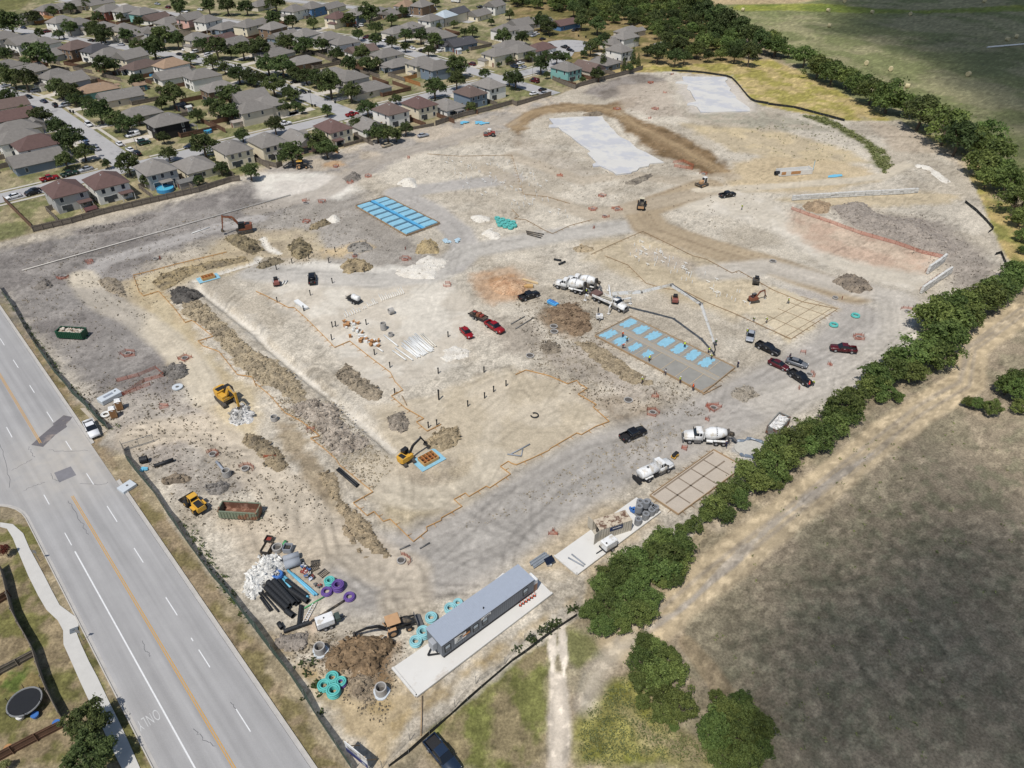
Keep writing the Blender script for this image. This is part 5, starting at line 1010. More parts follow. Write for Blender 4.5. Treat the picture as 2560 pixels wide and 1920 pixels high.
def mixer(p, yaw, label):
 t = thing('concrete_mixer_truck', label, 'mixer truck', p, yaw, 'concrete mixer trucks'); truck_chassis(t, ((3.4, 0), (-1.6, 1), (-3.0, 1)), -4.2, 3.4); conv_cab(t, 1.15)
 ax = Vector((-1, 0, .16)).normalized(); o = Vector((.75, 0, 1.95)); q = MB(); q.lathe([(0, .45), (.25, .98), (1.15, 1.22), (2.2, 1.24), (3.4, .95), (4.3, .58)], o, ax, 22); q.build('drum', whitep, t, True)
 bl = MB(); bl.lathe([(2.15, 1.245), (2.3, 1.235)], o, ax, 22); bl.build('drum_band', mat('grey_band', C(190, 190, 190), .5), t)
 MB().lathe([(4.2, .6), (4.55, .72), (4.7, .75)], o, ax, 16).build('drum_mouth', dsteel, t); MB().box(.55, -.5, .9, 1.05, .5, 1.9).build('drum_mount', whitep, t)
 MB().box(-3.7, -.6, .9, -3.4, .6, 2.3).build('rear_frame', steel, t); MB().add([(-4.0, -.5, 2.6), (-4.9, -.45, 2.4), (-4.9, .45, 2.4), (-4.0, .5, 2.6), (-4.1, -.2, 1.9), (-4.7, -.2, 1.8), (-4.7, .2, 1.8), (-4.1, .2, 1.9)], [(0, 1, 5, 4), (1, 2, 6, 5), (2, 3, 7, 6), (3, 0, 4, 7)]).build('hopper', dsteel, t)
 MB().beam((-4.5, 0, 1.75), (-5.5, .5, 1.0), .5, .1).build('chute', steel, t)
 ld = MB(); [ld.cyl((-3.6, 1.0 - .0, .7 + .0), (-3.75, .95, 2.9), .035, n=6), ld.cyl((-4.05, 1.0, .7), (-4.2, .95, 2.9), .035, n=6)]; [ld.cyl((-3.62 - .02 * k, .99, .9 + .32 * k), (-4.07 - .02 * k, .99, .9 + .32 * k), .03, n=6) for k in range(6)]; ld.build('ladder', steel, t)
 for s in (-1, 1):
  MB().box(-3.5, min(s * .78, s * 1.3), 1.12, -1.0, max(s * .78, s * 1.3), 1.2).build('mudguard', whitep, t)
 MB().cyl((-.9, 1.0, .95), (.3, 1.0, .95), .3, n=14).build('water_tank', whitep, t); MB().cyl((-.6, -1.0, .85), (.5, -1.0, .85), .3, n=14).build('fuel_tank', chrome, t)
 mk = MB(); [mk.cb(-1.35 + .0, 0, 0, .01, .01, .01)] if False else None
 for k in range(4):                                  # dark lettering up the drum's flank
  an = .35 + .33 * k
  for s in (-1, 1):
   c_ = o + ax * 2.22; n_ = Vector((0, math.cos(an) * s, math.sin(an))); q = MB(); pp = c_ + n_ * 1.246; u_ = Vector((0, -math.sin(an) * s, math.cos(an))); q.add([tuple(pp + u_ * a_ + Vector((1, 0, 0)) * b_) for a_, b_ in ((-.12, -.09), (.10, -.09), (.10, .02), (-.12, .09))], [(0, 1, 2, 3)]); q.build('drum_lettering', darkp, t)
 return t
p, yw = pose('22:1900,470', '22:1480,440', 1.2); mixer(p, yw, 'white concrete mixer truck beside the hedge, washing out')
p, yw = pose('21:640,850', '21:390,785', 1.0); mixer(p, yw, 'white concrete mixer truck with the yellow-vested worker at its tail, lower of the pair')
p, yw = pose('21:748,815', '21:480,745', 1.2); mixer(p, yw, 'white concrete mixer truck standing behind its twin at the pump')
# pump truck with boom
p, yw = pose('21:690,880', '21:980,1010', .9); t = thing('concrete_pump_truck', 'white concrete pump truck with its long boom raised over the fresh slab', 'pump truck', p, yw); truck_chassis(t, ((4.2, 0), (-2.0, 1), (-3.4, 1)), -5.0, 4.3); conv_cab(t, 2.0)
bdy = MB(); bdy.box(-4.9, -1.15, .95, -2.6, 1.15, 2.0, .06); bdy.build('hopper_deck', mat('rusty_brown_cover', C(112, 86, 80), .85, vary=.2, scale=3), t); MB().box(-2.5, -1.1, .95, 1.6, 1.1, 1.35).build('deck', mat('cluttered_deck', C(186, 178, 160), .8, vary=.35, scale=5), t)
for s in (-1, 1): MB().box(-4.2, s * 1.2 - .1, 1.2, 1.8, s * 1.2 + .1, 1.75).build('side_beam', whitep, t)
for k in range(4): MB().cyl((-2.2 + k * .9, -.6, 1.45), (-1.6 + k * .9, .6, 1.45), .08, n=8).build('deck_pipe', steel, t)
MB().cyl((1.5, 0, 1.2), (1.5, 0, 3.7), .42, .36, 14).build('turret', whitep, t); inv = Matrix.Translation(p) @ Matrix.Rotation(yw, 4, 'Z'); inv.invert()
J = [at('21:872,878', 3.9), at('21:1130,862', 7.5), at('21:1380,805', 12.6), at('21:1505,885', 12.7), at('21:1632,968', 12.9), at('21:1745,1305', 3.9)]; J = [inv @ j for j in J]
for k, (a, b, w0, w1) in enumerate(((0, 1, .75, .68), (1, 2, .68, .58), (2, 4, .62, .54), (4, 5, .56, .34))):
 q = MB(); o_ = Vector((0, 0, .12 * (k % 2))); A, B = J[a] + o_, J[b] + o_
 for s in (-1, 1):
  d = (B - A).normalized(); sd = d.cross(Vector((0, 0, 1))); sd = sd.normalized() if sd.length > .05 else Vector((1, 0, 0)); q.beam(A + sd * s * w0 * .3, B + sd * s * w1 * .3, .1, w0, None, w1)
 for e in us(.05, .95, 9): m_ = A.lerp(B, e); q.beam(m_ - sd * w0 * .3, m_ + sd * w0 * .3, .12, .1)
 q.build('boom_section', whitep, t); MB().cyl(B - sd * .4, B + sd * .4, .26, n=10).build('boom_joint', steel, t)
pp_ = MB(); pp_.tube([J[0] + Vector((.3, .3, 0)), J[1] + Vector((0, 0, .35)), J[2] + Vector((0, 0, .4)), J[4] + Vector((0, 0, .4)), J[5]], .08, 6); pp_.build('delivery_pipe', steel, t)
hz = inv @ at('21:1740,1415', .3); MB().tube([J[5], J[5].lerp(hz, .5) + Vector((.3, .2, 0)), hz], .13, 8).build('rubber_hose', darkp, t)
for a, b in (('21:880,930', '21:835,1050'), ('21:850,905', '21:832,850'), ('21:660,900', '21:632,935'), ('21:940,930', '21:1022,965')):
 A = inv @ at(a, 1.5); B = inv @ at(b, .05); m_ = Vector((B.x, B.y, 1.7)); q = MB(); q.beam(A, m_, .3, .32); q.beam(m_, B, .22, .22); q.cb(B.x, B.y, .08, .7, .7, .1); q.build('outrigger', whitep, t)
# water truck
p, yw = pose('22:1080,815', '22:1345,690', 1.0); t = thing('water_truck', 'white water tank truck on the haul road', 'truck', p, yw); truck_chassis(t, ((2.9, 0), (-1.7, 1)), -3.4, 3.0, .5); conv_cab(t, .9)
q = MB().xf((-1.2, 0, 1.75)); q.lathe([(-1.95, .7), (-1.85, .98), (1.8, .98), (1.9, .7)], (0, 0, 0), (1, 0, 0), 20); tk = q.build('tank', whitep, t, True); tk.scale = (1, 1.12, .85); tk.location = (0, 0, .25)
MB().cyl((-1.3, 0, 2.5), (-1.3, 0, 2.68), .25, n=12).build('hatch', steel, t); q = MB(); q.box(-3.9, -1.0, .5, -3.3, 1.0, .95); q.box(-3.9, -1.0, .95, -3.8, 1.0, 1.3); q.build('rear_rack', darkp, t)
for s in (-1, 1): MB().box(-2.6, min(s * .8, s * 1.28), 1.1, -.8, max(s * .8, s * 1.28), 1.2).build('mudguard', whitep, t); MB().box(-.3, min(s * .7, s * 1.1), .5, .7, max(s * .7, s * 1.1), .95).build('fuel_tank', darkp, t)

# ---- tracked and wheeled machines
def tracks(t, L, gauge, w_, h, m=track_m):
 for s in (-1, 1):
  r = h / 2; pr = [(-L / 2 + r - r * math.sin(a), r + r * math.cos(a)) for a in us(0, math.pi, 6)] + [(L / 2 - r + r * math.sin(a), r - r * math.cos(a)) for a in us(0, math.pi, 6)]
  MB().side(pr, s * gauge / 2 - w_ / 2, s * gauge / 2 + w_ / 2).build('track', m, t); q = MB()
  for x in us(-L / 2 + r, L / 2 - r, 4): q.cyl((x, s * (gauge / 2 + w_ / 2), r), (x, s * (gauge / 2 + w_ / 2 + .03), r), r * .5, n=10)
  q.build('track_roller', dsteel, t)
def arm_chain(t, pl, ws, m, bm, bl=1.0, bw=.9):
 """boom, stick and bucket in the vertical plane given by points (in the machine frame)"""
 P = [Vector(v) for v in pl]; boom = MB(); boom.beam(P[0], P[1], ws[0], ws[0] * 1.5, ws[0], ws[0] * 1.3); boom.beam(P[1], P[2], ws[0], ws[0] * 1.35, ws[0], ws[0] * .9); boom.build('boom', m, t)
 st = MB(); st.beam(P[2] + (P[2] - P[3]).normalized() * .4, P[3], ws[1], ws[1] * 1.3, ws[1], ws[1] * .8); st.build('stick', m, t)
 cy = MB(); cy.cyl(P[0].lerp(P[1], .3) + Vector((0, 0, .1)), P[1].lerp(P[2], .5), .09, n=8); cy.cyl(P[1].lerp(P[2], .3) + Vector((0, 0, .4)), P[2] + Vector((0, 0, .35)), .08, n=8); cy.build('hydraulic_cylinder', steel, t)
 d = (P[3] - P[2]); d.z = 0; d = d.normalized() if d.length > .01 else Vector((1, 0, 0)); dh = (P[2] - P[0]); dh.z = 0; dh.normalize(); s = Vector((-dh.y, dh.x, 0)); o = P[3]
 pr = [(0, .1), (.45 * bl, -.1), (.5 * bl, -.5 * bl), (.15 * bl, -.8 * bl), (-.35 * bl, -.75 * bl), (-.1, -.4 * bl)]; vs = [tuple(o + dh * x + Vector((0, 0, z)) + s * y) for y in (-bw / 2, bw / 2) for x, z in pr]; n = len(pr)
 MB().add(vs, [tuple(range(n)), tuple(range(2 * n - 1, n - 1, -1))] + [(i, i + 1, n + i + 1, n + i) for i in range(n - 1)]).build('bucket', bm, t)
def cab_box(t, x0, x1, y0, y1, z0, z1, roofm, name='cab'):
 MB().add([(x0, y0, z0), (x1, y0, z0), (x1, y1, z0), (x0, y1, z0), (x0 + .05, y0 + .06, z1), (x1 - .25, y0 + .06, z1), (x1 - .25, y1 - .06, z1), (x0 + .05, y1 - .06, z1)], [(0, 3, 2, 1), (4, 5, 6, 7), (0, 1, 5, 4), (1, 2, 6, 5), (2, 3, 7, 6), (3, 0, 4, 7)]).build(name, glass, t)
 MB().box(x0 - .05, y0 - .04, z1, x1 - .15, y1 + .04, z1 + .12, .03).build('cab_roof', roofm, t); q = MB()
 for x, xt in ((x0, x0 + .05), (x1, x1 - .25)):
  for y, yt in ((y0, y0 + .06), (y1, y1 - .06)): q.beam((x, y, z0), (xt, yt, z1), .09, .09)
 q.build('cab_frame', roofm if roofm is not darkp else dsteel, t)
def excavator(s, yaw, swing, label, bodym, armm, sc_, pl, cabroof=darkp, rear=1.6):
 p = at(s) if isinstance(s, str) else s; t = thing('excavator', label, 'excavator', (p.x, p.y, 0), yaw); t.scale = (sc_,) * 3; tracks(t, 4.0, 2.2, .6, .85)
 MB().box(-1.2, -.7, .4, 1.2, .7, .8).build('undercarriage', dsteel, t); up = bpy.data.objects.new('upper_body', MB().lathe([(.85, 1.1), (1.0, 1.1)], (0, 0, 0), (0, 0, 1), 16).mesh('upper_body', dsteel)); col.objects.link(up); up.parent = t; up.rotation_euler = (0, 0, swing)
 MB().prism([(-1.9, -1.0), (-2.15, -.5), (-2.15, .5), (-1.9, 1.0), (-.3, 1.25), (1.3, 1.2), (1.3, .2), (1.3, -1.2), (-.3, -1.25)], 1.0, 1.5).build('house_frame', bodym, up); MB().prism([(-1.95, -1.0), (-2.2, -.5), (-2.2, .5), (-1.95, 1.0), (-.4, 1.25), (-.3, -1.25)], 1.5, 2.25).build('engine_cover', bodym, up)
 MB().box(-.3, -1.2, 1.5, 1.2, -.25, 2.0).build('side_box', bodym, up); MB().box(-1.6, -.8, 2.25, -.6, .8, 2.33).build('engine_hood', darkp, up)
 cab_box(up, -.35, 1.35, .2, 1.22, 1.45, 2.95, cabroof); arm_chain(up, pl, (.38, .32), armm, dsteel, 1.0, .8); return t
def yawpx(a, b, z=0): return heading(at(a, z), at(b, z))
yb = yawpx('01:2160,350', '01:1975,375')
excavator('01:2115,345', yb + .15, -.15, 'orange excavator with a dark cab digging in the grey soil', orn, orn, 1.12, [(.7, -.1, 1.7), (2.2, -.1, 4.4), (4.6, -.1, 4.9), (5.2, -.1, 1.6)])
yb = yawpx('02:1890,60', '02:2060,200')
excavator('02:1960,145', yawpx('02:1870,110', '02:1960,205'), yawpx('02:1900,60', '02:2060,170') - yawpx('02:1870,110', '02:1960,205'), 'yellow excavator with its boom folded over white broken concrete', yel, yel, 1.15, [(.7, -.1, 1.7), (2.3, -.1, 4.2), (4.1, -.1, 3.6), (4.2, -.1, .9)], darkp)
excavator('12:1300,665', yawpx('12:1300,690', '12:1240,625'), yawpx('12:1310,660', '12:1440,560') - yawpx('12:1300,690', '12:1240,625'), 'small yellow excavator with a black boom beside the timber pit box', yel, darkp, .82, [(.7, -.3, 1.6), (2.0, -.5, 3.6), (4.3, -.8, 4.5), (5.3, -1.0, 2.6)], darkp)
excavator('21:2085,945', yawpx('21:2030,945', '21:2130,930'), .15, 'small orange excavator with a grey canopy by the stakes', orn, orn, .66, [(.7, -.1, 1.6), (2.3, -.1, 3.8), (4.4, -.1, 3.9), (5.3, -.1, 1.5)], steel)
def wheeled(t, r1, x1, r2, x2, gy, w1=.55, w2=.45, rim=yel):
 for x, r, w_ in ((x1, r1, w1), (x2, r2, w2)):
  for s in (-1, 1): wheel(t, x, s * gy, r, w_, rim, .55)
def bucket_front(t, x, z, w_, m, d=.9):
 pr = [(x, z + .9), (x - .05, z), (x + d, z - .15), (x + d, z - .08), (x + .12, z + .1), (x + .1, z + .9)]; MB().side(pr, -w_ / 2, w_ / 2).build('bucket', m, t)
def backhoe(s, yaw, label, canopy, bodym, up=False):
 p = at(s); t = thing('backhoe_loader', label, 'backhoe', (p.x, p.y, 0), yaw); wheeled(t, .78, -1.05, .5, 1.35, .95, .5, .36, tanr)
 MB().box(-1.6, -.45, .6, 1.9, .45, 1.1).build('chassis', darkp, t); q = MB(); loft(q, [(-.1, .5, .45, 1.0, 1.75), (1.5, .48, .42, 1.0, 1.65), (1.95, .42, .36, 1.0, 1.4)]); q.build('bonnet', dsteel, t)
 for s_ in (-1, 1): MB().box(-1.7, min(s_ * .6, s_ * 1.1), 1.45, -.5, max(s_ * .6, s_ * 1.1), 1.56).build('mudguard', bodym, t)
 MB().box(-1.5, -.6, 1.0, -.1, .6, 1.6).build('cab_base', dsteel, t); q = MB()
 for x in (-1.5, .05):
  for y in (-.75, .75): q.cyl((x, y, 1.2), (x, y * .95, 2.6), .05, n=6)
 q.build('canopy_post', darkp, t); MB().box(-1.75, -.95, 2.6, .3, .95, 2.75, .08).build('canopy', canopy, t); MB().box(-1.0, -.3, 1.6, -.5, .3, 2.2).build('driver_seat', darkp, t); MB().cyl((.6, .3, 1.6), (.6, .3, 2.5), .06, n=8).build('exhaust_stack', darkp, t)
 for s_ in (-1, 1): MB().beam((.2, s_ * .62, 1.6), (2.6, s_ * .62, 1.0), .14, .22).build('loader_arm', darkp, t)
 bucket_front(t, 2.6, .35, 2.2, steel)
 arm_chain(t, [(-1.9, 0, 1.1), (-2.9, .1, 2.1), (-4.4, .5, 2.0), (-6.2, 1.2, .75)], (.3, .24), darkp, dsteel, .6, .6)
 for s_ in (-1, 1): MB().beam((-1.8, s_ * .6, .9), (-2.0, s_ * 1.7, .2), .14, .18).build('stabiliser', bodym, t)
 return t
backhoe('13:1235,455', yawpx('13:1150,480', '13:1380,400'), 'backhoe with a faded tan canopy, digging beside the office trailer', tanr, tanr)
backhoe('10:400,1452', yawpx('10:345,1450', '10:460,1440'), 'backhoe with a yellow canopy by the trees at the estate fence', yel, tanr)
p, yw = pose('02:1760,1100', '02:1600,950', 1.2); t = thing('wheel_loader', 'yellow wheel loader with a black bonnet by the rusty dumpster', 'wheel loader', p, yw); wheeled(t, .72, 1.35, .72, -1.35, .95, .55, .55, yel)
MB().box(-2.4, -.5, .6, 1.9, .5, 1.15).build('chassis', dsteel, t); q = MB(); loft(q, [(-2.6, .75, .65, .9, 1.9), (-.6, .8, .7, .9, 2.1)]); q.build('engine_cover', yel, t); MB().box(-2.5, -.55, 1.92, -.8, .55, 2.08).build('engine_hood', darkp, t); cab_box(t, -.6, .7, -.7, .7, 1.2, 2.85, yel)
for s in (-1, 1):
 MB().beam((.7, s * .5, 1.8), (2.6, s * .5, .7), .18, .3).build('loader_arm', dsteel, t); MB().box(-2.0, min(s * .65, s * 1.25), 1.45, -.75, max(s * .65, s * 1.25), 1.55).build('mudguard', yel, t)
bucket_front(t, 2.7, .3, 2.6, dsteel, 1.1)
def skid(s, head, label, bodym, red=None):
 p = at(s); yaw = heading(p, at(head)); t = thing('skid_steer', label, 'skid steer', (p.x, p.y, 0), yaw); tracks(t, 2.0, 1.35, .4, .62)
 q = MB(); q.box(-1.35, -.75, .6, -.35, .75, 1.45, .08); q.build('engine_cover', red or bodym, t); MB().box(-.4, -.6, .3, .8, .6, 1.0).build('chassis', dsteel, t); cab_box(t, -.4, .65, -.48, .48, .95, 2.0, darkp)
 for s_ in (-1, 1): q = MB(); q.beam((-1.2, s_ * .72, 1.5), (.5, s_ * .72, 1.35), .14, .2); q.beam((.5, s_ * .72, 1.4), (1.25, s_ * .72, .4), .14, .2); q.build('lift_arm', bodym, t)
 bucket_front(t, 1.2, .2, 1.8, steel, .7); return t
skid('11:180,800', '11:165,730', 'white and red skid steer beside white planks', whitep, mat('dusty_red_paint', C(142, 86, 78), .6, vary=.15))
skid('21:1405,950', '21:1400,890', 'pale skid steer with a red rear under the pump boom', tanr, MATS['dusty_red_paint'])
skid('21:2105,790', '21:2110,740', 'grey tracked skid steer above the small orange excavator', steel, dsteel)
# roller, dozer, large loader
p, yw = pose('10:2045,1160', '10:1990,1150', .9); t = thing('soil_roller', 'red soil roller with a white canopy on the dark haul road', 'roller', p, yw + .5)
MB().cyl((1.5, -1.0, .75), (1.5, 1.0, .75), .75, n=22).build('drum', steel, t); MB().box(.5, -1.2, .5, 2.4, -1.05, 1.0).box(.5, 1.05, .5, 2.4, 1.2, 1.0).build('drum_frame', redp, t); q = MB(); loft(q, [(-2.2, .75, .65, .8, 1.7), (-.4, .8, .7, .8, 1.9)]); q.build('engine_cover', redp, t); MB().box(-.5, -.6, .6, .6, .6, 1.3).build('chassis', redp, t)
for s in (-1, 1): wheel(t, -1.4, s * .85, .75, .5, steel, .5)
q = MB(); [q.cyl((x, y, 1.2), (x, y, 2.7), .05, n=6) for x in (-.5, .5) for y in (-.65, .65)]; q.build('canopy_post', darkp, t); MB().box(-.75, -.85, 2.7, .75, .85, 2.82, .05).build('canopy', whitep, t)
p, yw = pose('20:1690,1570', '20:1610,1595', .8); t = thing('bulldozer', 'tan bulldozer with a white-topped cab at the pad edge', 'bulldozer', p, yw); tracks(t, 3.2, 2.0, .55, .9); MB().box(-1.4, -.6, .6, 1.5, .6, 1.1).build('chassis', tanr, t); q = MB(); loft(q, [(.1, .55, .5, 1.0, 1.9), (1.5, .5, .45, 1.0, 1.7)]); q.build('engine_cover', tanr, t); cab_box(t, -1.2, .2, -.65, .65, 1.1, 2.7, whitep)
MB().add([(2.0, -1.6, .05), (2.0, 1.6, .05), (2.25, 1.6, .5), (2.25, -1.6, .5), (2.1, 1.6, 1.1), (2.1, -1.6, 1.1), (2.35, -1.6, .5), (2.35, 1.6, .5), (2.2, 1.6, 1.1), (2.2, -1.6, 1.1), (2.1, -1.6, .05), (2.1, 1.6, .05)], [(0, 1, 2, 3), (3, 2, 4, 5), (10, 6, 7, 11), (6, 9, 8, 7), (5, 4, 8, 9), (0, 10, 11, 1)]).build('blade', dsteel, t)
for s in (-1, 1): MB().beam((.2, s * 1.35, .5), (2.05, s * 1.35, .4), .14, .2).build('push_arm', tanr, t)
p, yw = pose('21:1110,150', '21:1130,60', 1.2); t = thing('padfoot_compactor', 'tan heavy compactor with a grey cab driving up the dirt road', 'compactor', p, yw); wheeled(t, .85, 1.6, .85, -1.5, .95, .75, .7, tanr)
MB().box(-2.2, -.55, .7, 2.2, .55, 1.2).build('chassis', tanr, t); q = MB(); loft(q, [(-2.4, .8, .7, 1.0, 2.1), (-.3, .8, .7, 1.0, 2.2)]); q.build('engine_cover', dsteel, t); cab_box(t, -.3, 1.1, -.75, .75, 1.3, 3.0, mat('cab_roof_tan', C(214, 204, 178), .6), 'cab'); MB().box(-2.55, -.9, .7, -2.35, .9, 1.4).build('bumper', tanr, t)
MB().box(2.7, -1.5, .2, 2.85, 1.5, 1.2).build('blade', tanr, t); MB().beam((1.6, 0, .9), (2.7, 0, .7), .3, .3).build('push_arm', dsteel, t)
# trailers
def trailer_wheels(t, xs, y, r=.36):
 for x in xs:
  for s in (-1, 1): wheel(t, x, s * y, r, .24)
p, yw = pose('11:1855,1035', '11:1985,1095', .8); t = thing('equipment_trailer', 'flat trailer loaded with red rusty equipment behind the red pickup', 'trailer', p, yw); MB().box(-2.5, -1.0, .6, 2.4, 1.0, .75).build('deck', mat('trailer_boards', C(92, 78, 68), .9, vary=.25), t); trailer_wheels(t, (-.6, .3), 1.1); MB().beam((2.4, 0, .6), (3.6, 0, .55), .14, .14).build('drawbar', darkp, t)
q = MB(); [q.box(-2.5, s * 1.0 - .03, .75, 2.4, s * 1.0 + .03, 1.0) for s in (-1, 1)]; q.build('side_rail', darkp, t)
mc = thing('trench_compactor', 'rusty red machinery lashed on the flat trailer', 'machinery', (p.x, p.y, .78), yw); rr = random.Random(3)
for k in range(5): MB().xf((rr.uniform(-1.9, 1.6), rr.uniform(-.5, .5), 0), rr.random() * 3).box(-.4, -.3, 0, .4, .3, rr.uniform(.4, .9), .06).build('engine_block', [redp, orn, dsteel][k % 3], mc)
for k in range(3): MB().xf((-1.4 + k * 1.3, .2, 0)).cyl((0, -.3, .35), (0, .3, .35), .34, n=12).build('roller_drum', redp, mc)
p, yw = pose('11:915,950', '11:785,895', .8); t = thing('tank_trailer', 'trailer carrying a white poly water tank near the plank triangles', 'trailer', p, yw); MB().box(-1.9, -.95, .55, 2.2, .95, .7).build('deck', darkp, t); trailer_wheels(t, (-.9, -.1), 1.05); MB().lathe([(-1.1, .4), (-1.0, .72), (1.0, .72), (1.1, .4)], (-.6, 0, 1.35), (1, 0, 0), 18).build('tank', whitep, t, True); MB().box(.9, -.6, .7, 1.8, .6, 1.25, .05).build('pump_box', dsteel, t); MB().beam((2.1, 0, .6), (3.2, 0, .5), .12, .12).build('drawbar', darkp, t)
p, yw = pose('13:510,430', '13:720,350', .8); t = thing('generator_trailer', 'white generator on a twin-axle trailer by the stacked black pipes', 'generator', p, yw); MB().box(-1.6, -.8, .6, 1.0, .8, 1.75, .1).build('enclosure', whitep, t); MB().box(-1.7, -.85, .45, 1.2, .85, .6).build('deck', darkp, t); trailer_wheels(t, (-.55, .3), .95); q = MB(); q.beam((1.2, -.5, .5), (2.6, 0, .5), .1, .12); q.beam((1.2, .5, .5), (2.6, 0, .5), .1, .12); q.build('drawbar', darkp, t); q = MB(); q.box(1.1, -.6, .6, 1.9, .6, 1.3, .06); q.build('hose_reel', mat('dull_green', C(70, 84, 78), .7, vary=.2), t); MB().cyl((-.4, 0, 1.75), (-.4, 0, 1.95), .09, n=8).build('exhaust_pipe', darkp, t)
p, yw = pose('22:890,1350', '22:760,1430', .9); t = thing('air_compressor', 'white towable compressor on the concrete pad beside the storage container', 'compressor', p, yw); MB().box(-1.5, -.8, .65, 1.0, .8, 2.0, .12).build('enclosure', whitep, t); MB().box(-1.6, -.85, .45, 1.1, .85, .64).build('deck', darkp, t); trailer_wheels(t, (-.3,), .95); MB().beam((1.1, 0, .5), (2.4, 0, .45), .12, .12).build('drawbar', darkp, t); MB().box(.4, -.81, 1.0, .8, -.79, 1.5).build('control_panel', darkp, t); MB().cyl((.6, .3, 2.0), (.6, .3, 2.06), .16, n=12).build('cooling_outlet', darkp, t)
p, yw = pose('21:790,1080', '21:720,1080', .6); t = thing('light_tower', 'white light tower trailer with folded-out legs near the pump truck', 'light tower', p, yw); MB().box(-.8, -.6, .5, .8, .6, 1.3, .08).build('enclosure', whitep, t); trailer_wheels(t, (0,), .75, .33); q = MB()
for s in (-1, 1): q.beam((0, 0, .5), (.2, s * 2.0, .3), .08, .08); q.beam((s * .8, 0, .5), (s * 2.1, .3, .35), .08, .08)
q.build('outrigger', dsteel, t); MB().cyl((.5, .3, 1.3), (.5, .3, 2.6), .07, n=8).build('mast', dsteel, t); MB().box(.35, 0, 2.3, .55, .7, 3.3).build('lamp_head', darkp, t)
p, yw = pose('22:1385,635', '22:1435,590', .5); t = thing('trench_roller', 'small yellow and black trench roller by the orange cone', 'roller', p, yw)
for x in (-.5, .5): MB().cyl((x, -.45, .28), (x, .45, .28), .28, n=14).build('drum', yel, t)
MB().box(-.75, -.35, .4, .75, .35, .95, .08).build('body', darkp, t); MB().box(-.3, -.42, .5, .3, .42, .7).build('side_cover', yel, t)
# ------------------------------------------------------------------ heaps of soil and stone
heap_m = attr_mat('heap_soil', v1=.2, s1=.8, v2=.42, s2=3.2, bump=.22, bscale=2.6); stone_m = attr_mat('heap_stone', v1=.1, s1=1.0, v2=.3, s2=4.5, bump=.16, bscale=4)
def add_clods(V, F, c, at_, dens, size, rg):
 """loose lumps lying on the surface"""
 n = int(len(at_) * dens * .55)
 if n < 1: return V, F, c
 i = rg.choice(at_, n); s = size * (.4 + rg.rand(n) ** 2 * 1.5); b = V[i] + np.stack([rg.normal(size=n) * .25, rg.normal(size=n) * .25, s * .25], 1); o = np.array([[1, 0, 0], [0, 1, 0], [-1, 0, 0], [0, -1, 0], [.1, .1, .8], [0, 0, -.5]], float); th = rg.rand(n) * 6.28; ca, sa = np.cos(th), np.sin(th); j = o[None] * (.7 + .6 * rg.rand(n, 6, 1)) * s[:, None, None] * np.array([1.2, .8, 1]); W = np.stack([j[..., 0] * ca[:, None] - j[..., 1] * sa[:, None], j[..., 0] * sa[:, None] + j[..., 1] * ca[:, None], j[..., 2]], -1) + b[:, None]; m = len(V); T = [(0, 1, 4), (1, 2, 4), (2, 3, 4), (3, 0, 4), (1, 0, 5), (2, 1, 5), (3, 2, 5), (0, 3, 5)]
 F = F + [(m + 6 * k + a, m + 6 * k + e, m + 6 * k + f) for k in range(n) for a, e, f in T]; return np.concatenate([V, W.reshape(-1, 3)]), F, np.concatenate([c, np.repeat(c[i] * (.62 + .6 * rg.rand(n))[:, None], 6, 0)])
def heap(name, label, s, hgt, c1, c2, rough=.5, m=None, cat='heap', res=.42, rim=None, seed=0, group=None):
 P = np.array([[*G(x, y)[:2]] for x, y in pts(s)]); c0 = P.mean(0); P = P - c0; d0 = math.hypot(c0[0], c0[1]); res = max(res, d0 * .0028)
 xs = np.arange(P[:, 0].min() - 1.5, P[:, 0].max() + 1.5, res); ys = np.arange(P[:, 1].min() - 1.5, P[:, 1].max() + 1.5, res); X, Y = np.meshgrid(xs, ys)
 n1 = fbm(X + 50 * seed, Y, 1.4, 3, seed); n2 = fbm(X + 50 * seed, Y, 4.5, 3, seed + 5); sd = sdf_poly(X, Y, P) + (n1 - .5) * 1.6 + (n2 - .5) * 1.6
 rim = rim or max(1.0, min(np.ptp(P[:, 0]), np.ptp(P[:, 1])) * .3); e = np.clip(-sd / rim, 0, 1); rg = np.random.RandomState(seed)
 Z = hgt * (e ** .75) * (.55 + .9 * n2) + rough * np.clip(e * 4, 0, 1) * (n1 - .35) * .8 + rough * .5 * np.clip(e * 4, 0, 1) * (rg.rand(*X.shape) - .45); Z = np.where(sd < 0, np.maximum(Z, .02), -.25)
 keep = sd < res * 1.6; idx = -np.ones(X.shape, int); idx[keep] = np.arange(keep.sum()); q = np.stack([idx[:-1, :-1], idx[:-1, 1:], idx[1:, 1:], idx[1:, :-1]], -1).reshape(-1, 4); q = q[(q >= 0).all(1)]
 k = .8 * np.clip((n1[keep] - .38) * 3.2 + (rg.rand(keep.sum()) - .5) * .6, 0, 1)[:, None]; c = col3(c1) * (1 - k) + col3(c2) * k; V = np.stack([X[keep], Y[keep], Z[keep]], 1); Fq = q.tolist()
 V, Fq, c = add_clods(V, Fq, c, np.nonzero(Z[keep] > .05)[0], 1.0 if rough > .35 else .25, .14 + .16 * rough, rg); me = bpy.data.meshes.new(name); me.from_pydata(V.tolist(), [], Fq)
 a = me.color_attributes.new('paint', 'FLOAT_COLOR', 'POINT'); a.data.foreach_set('color', np.concatenate([c, np.ones((len(c), 1))], 1).astype(np.float32).ravel()); me.materials.append(m or heap_m)
 o = link(name, me, None, label=label, cat=cat); o.location = (c0[0], c0[1], 0)
 if group: o['group'] = group
 return o
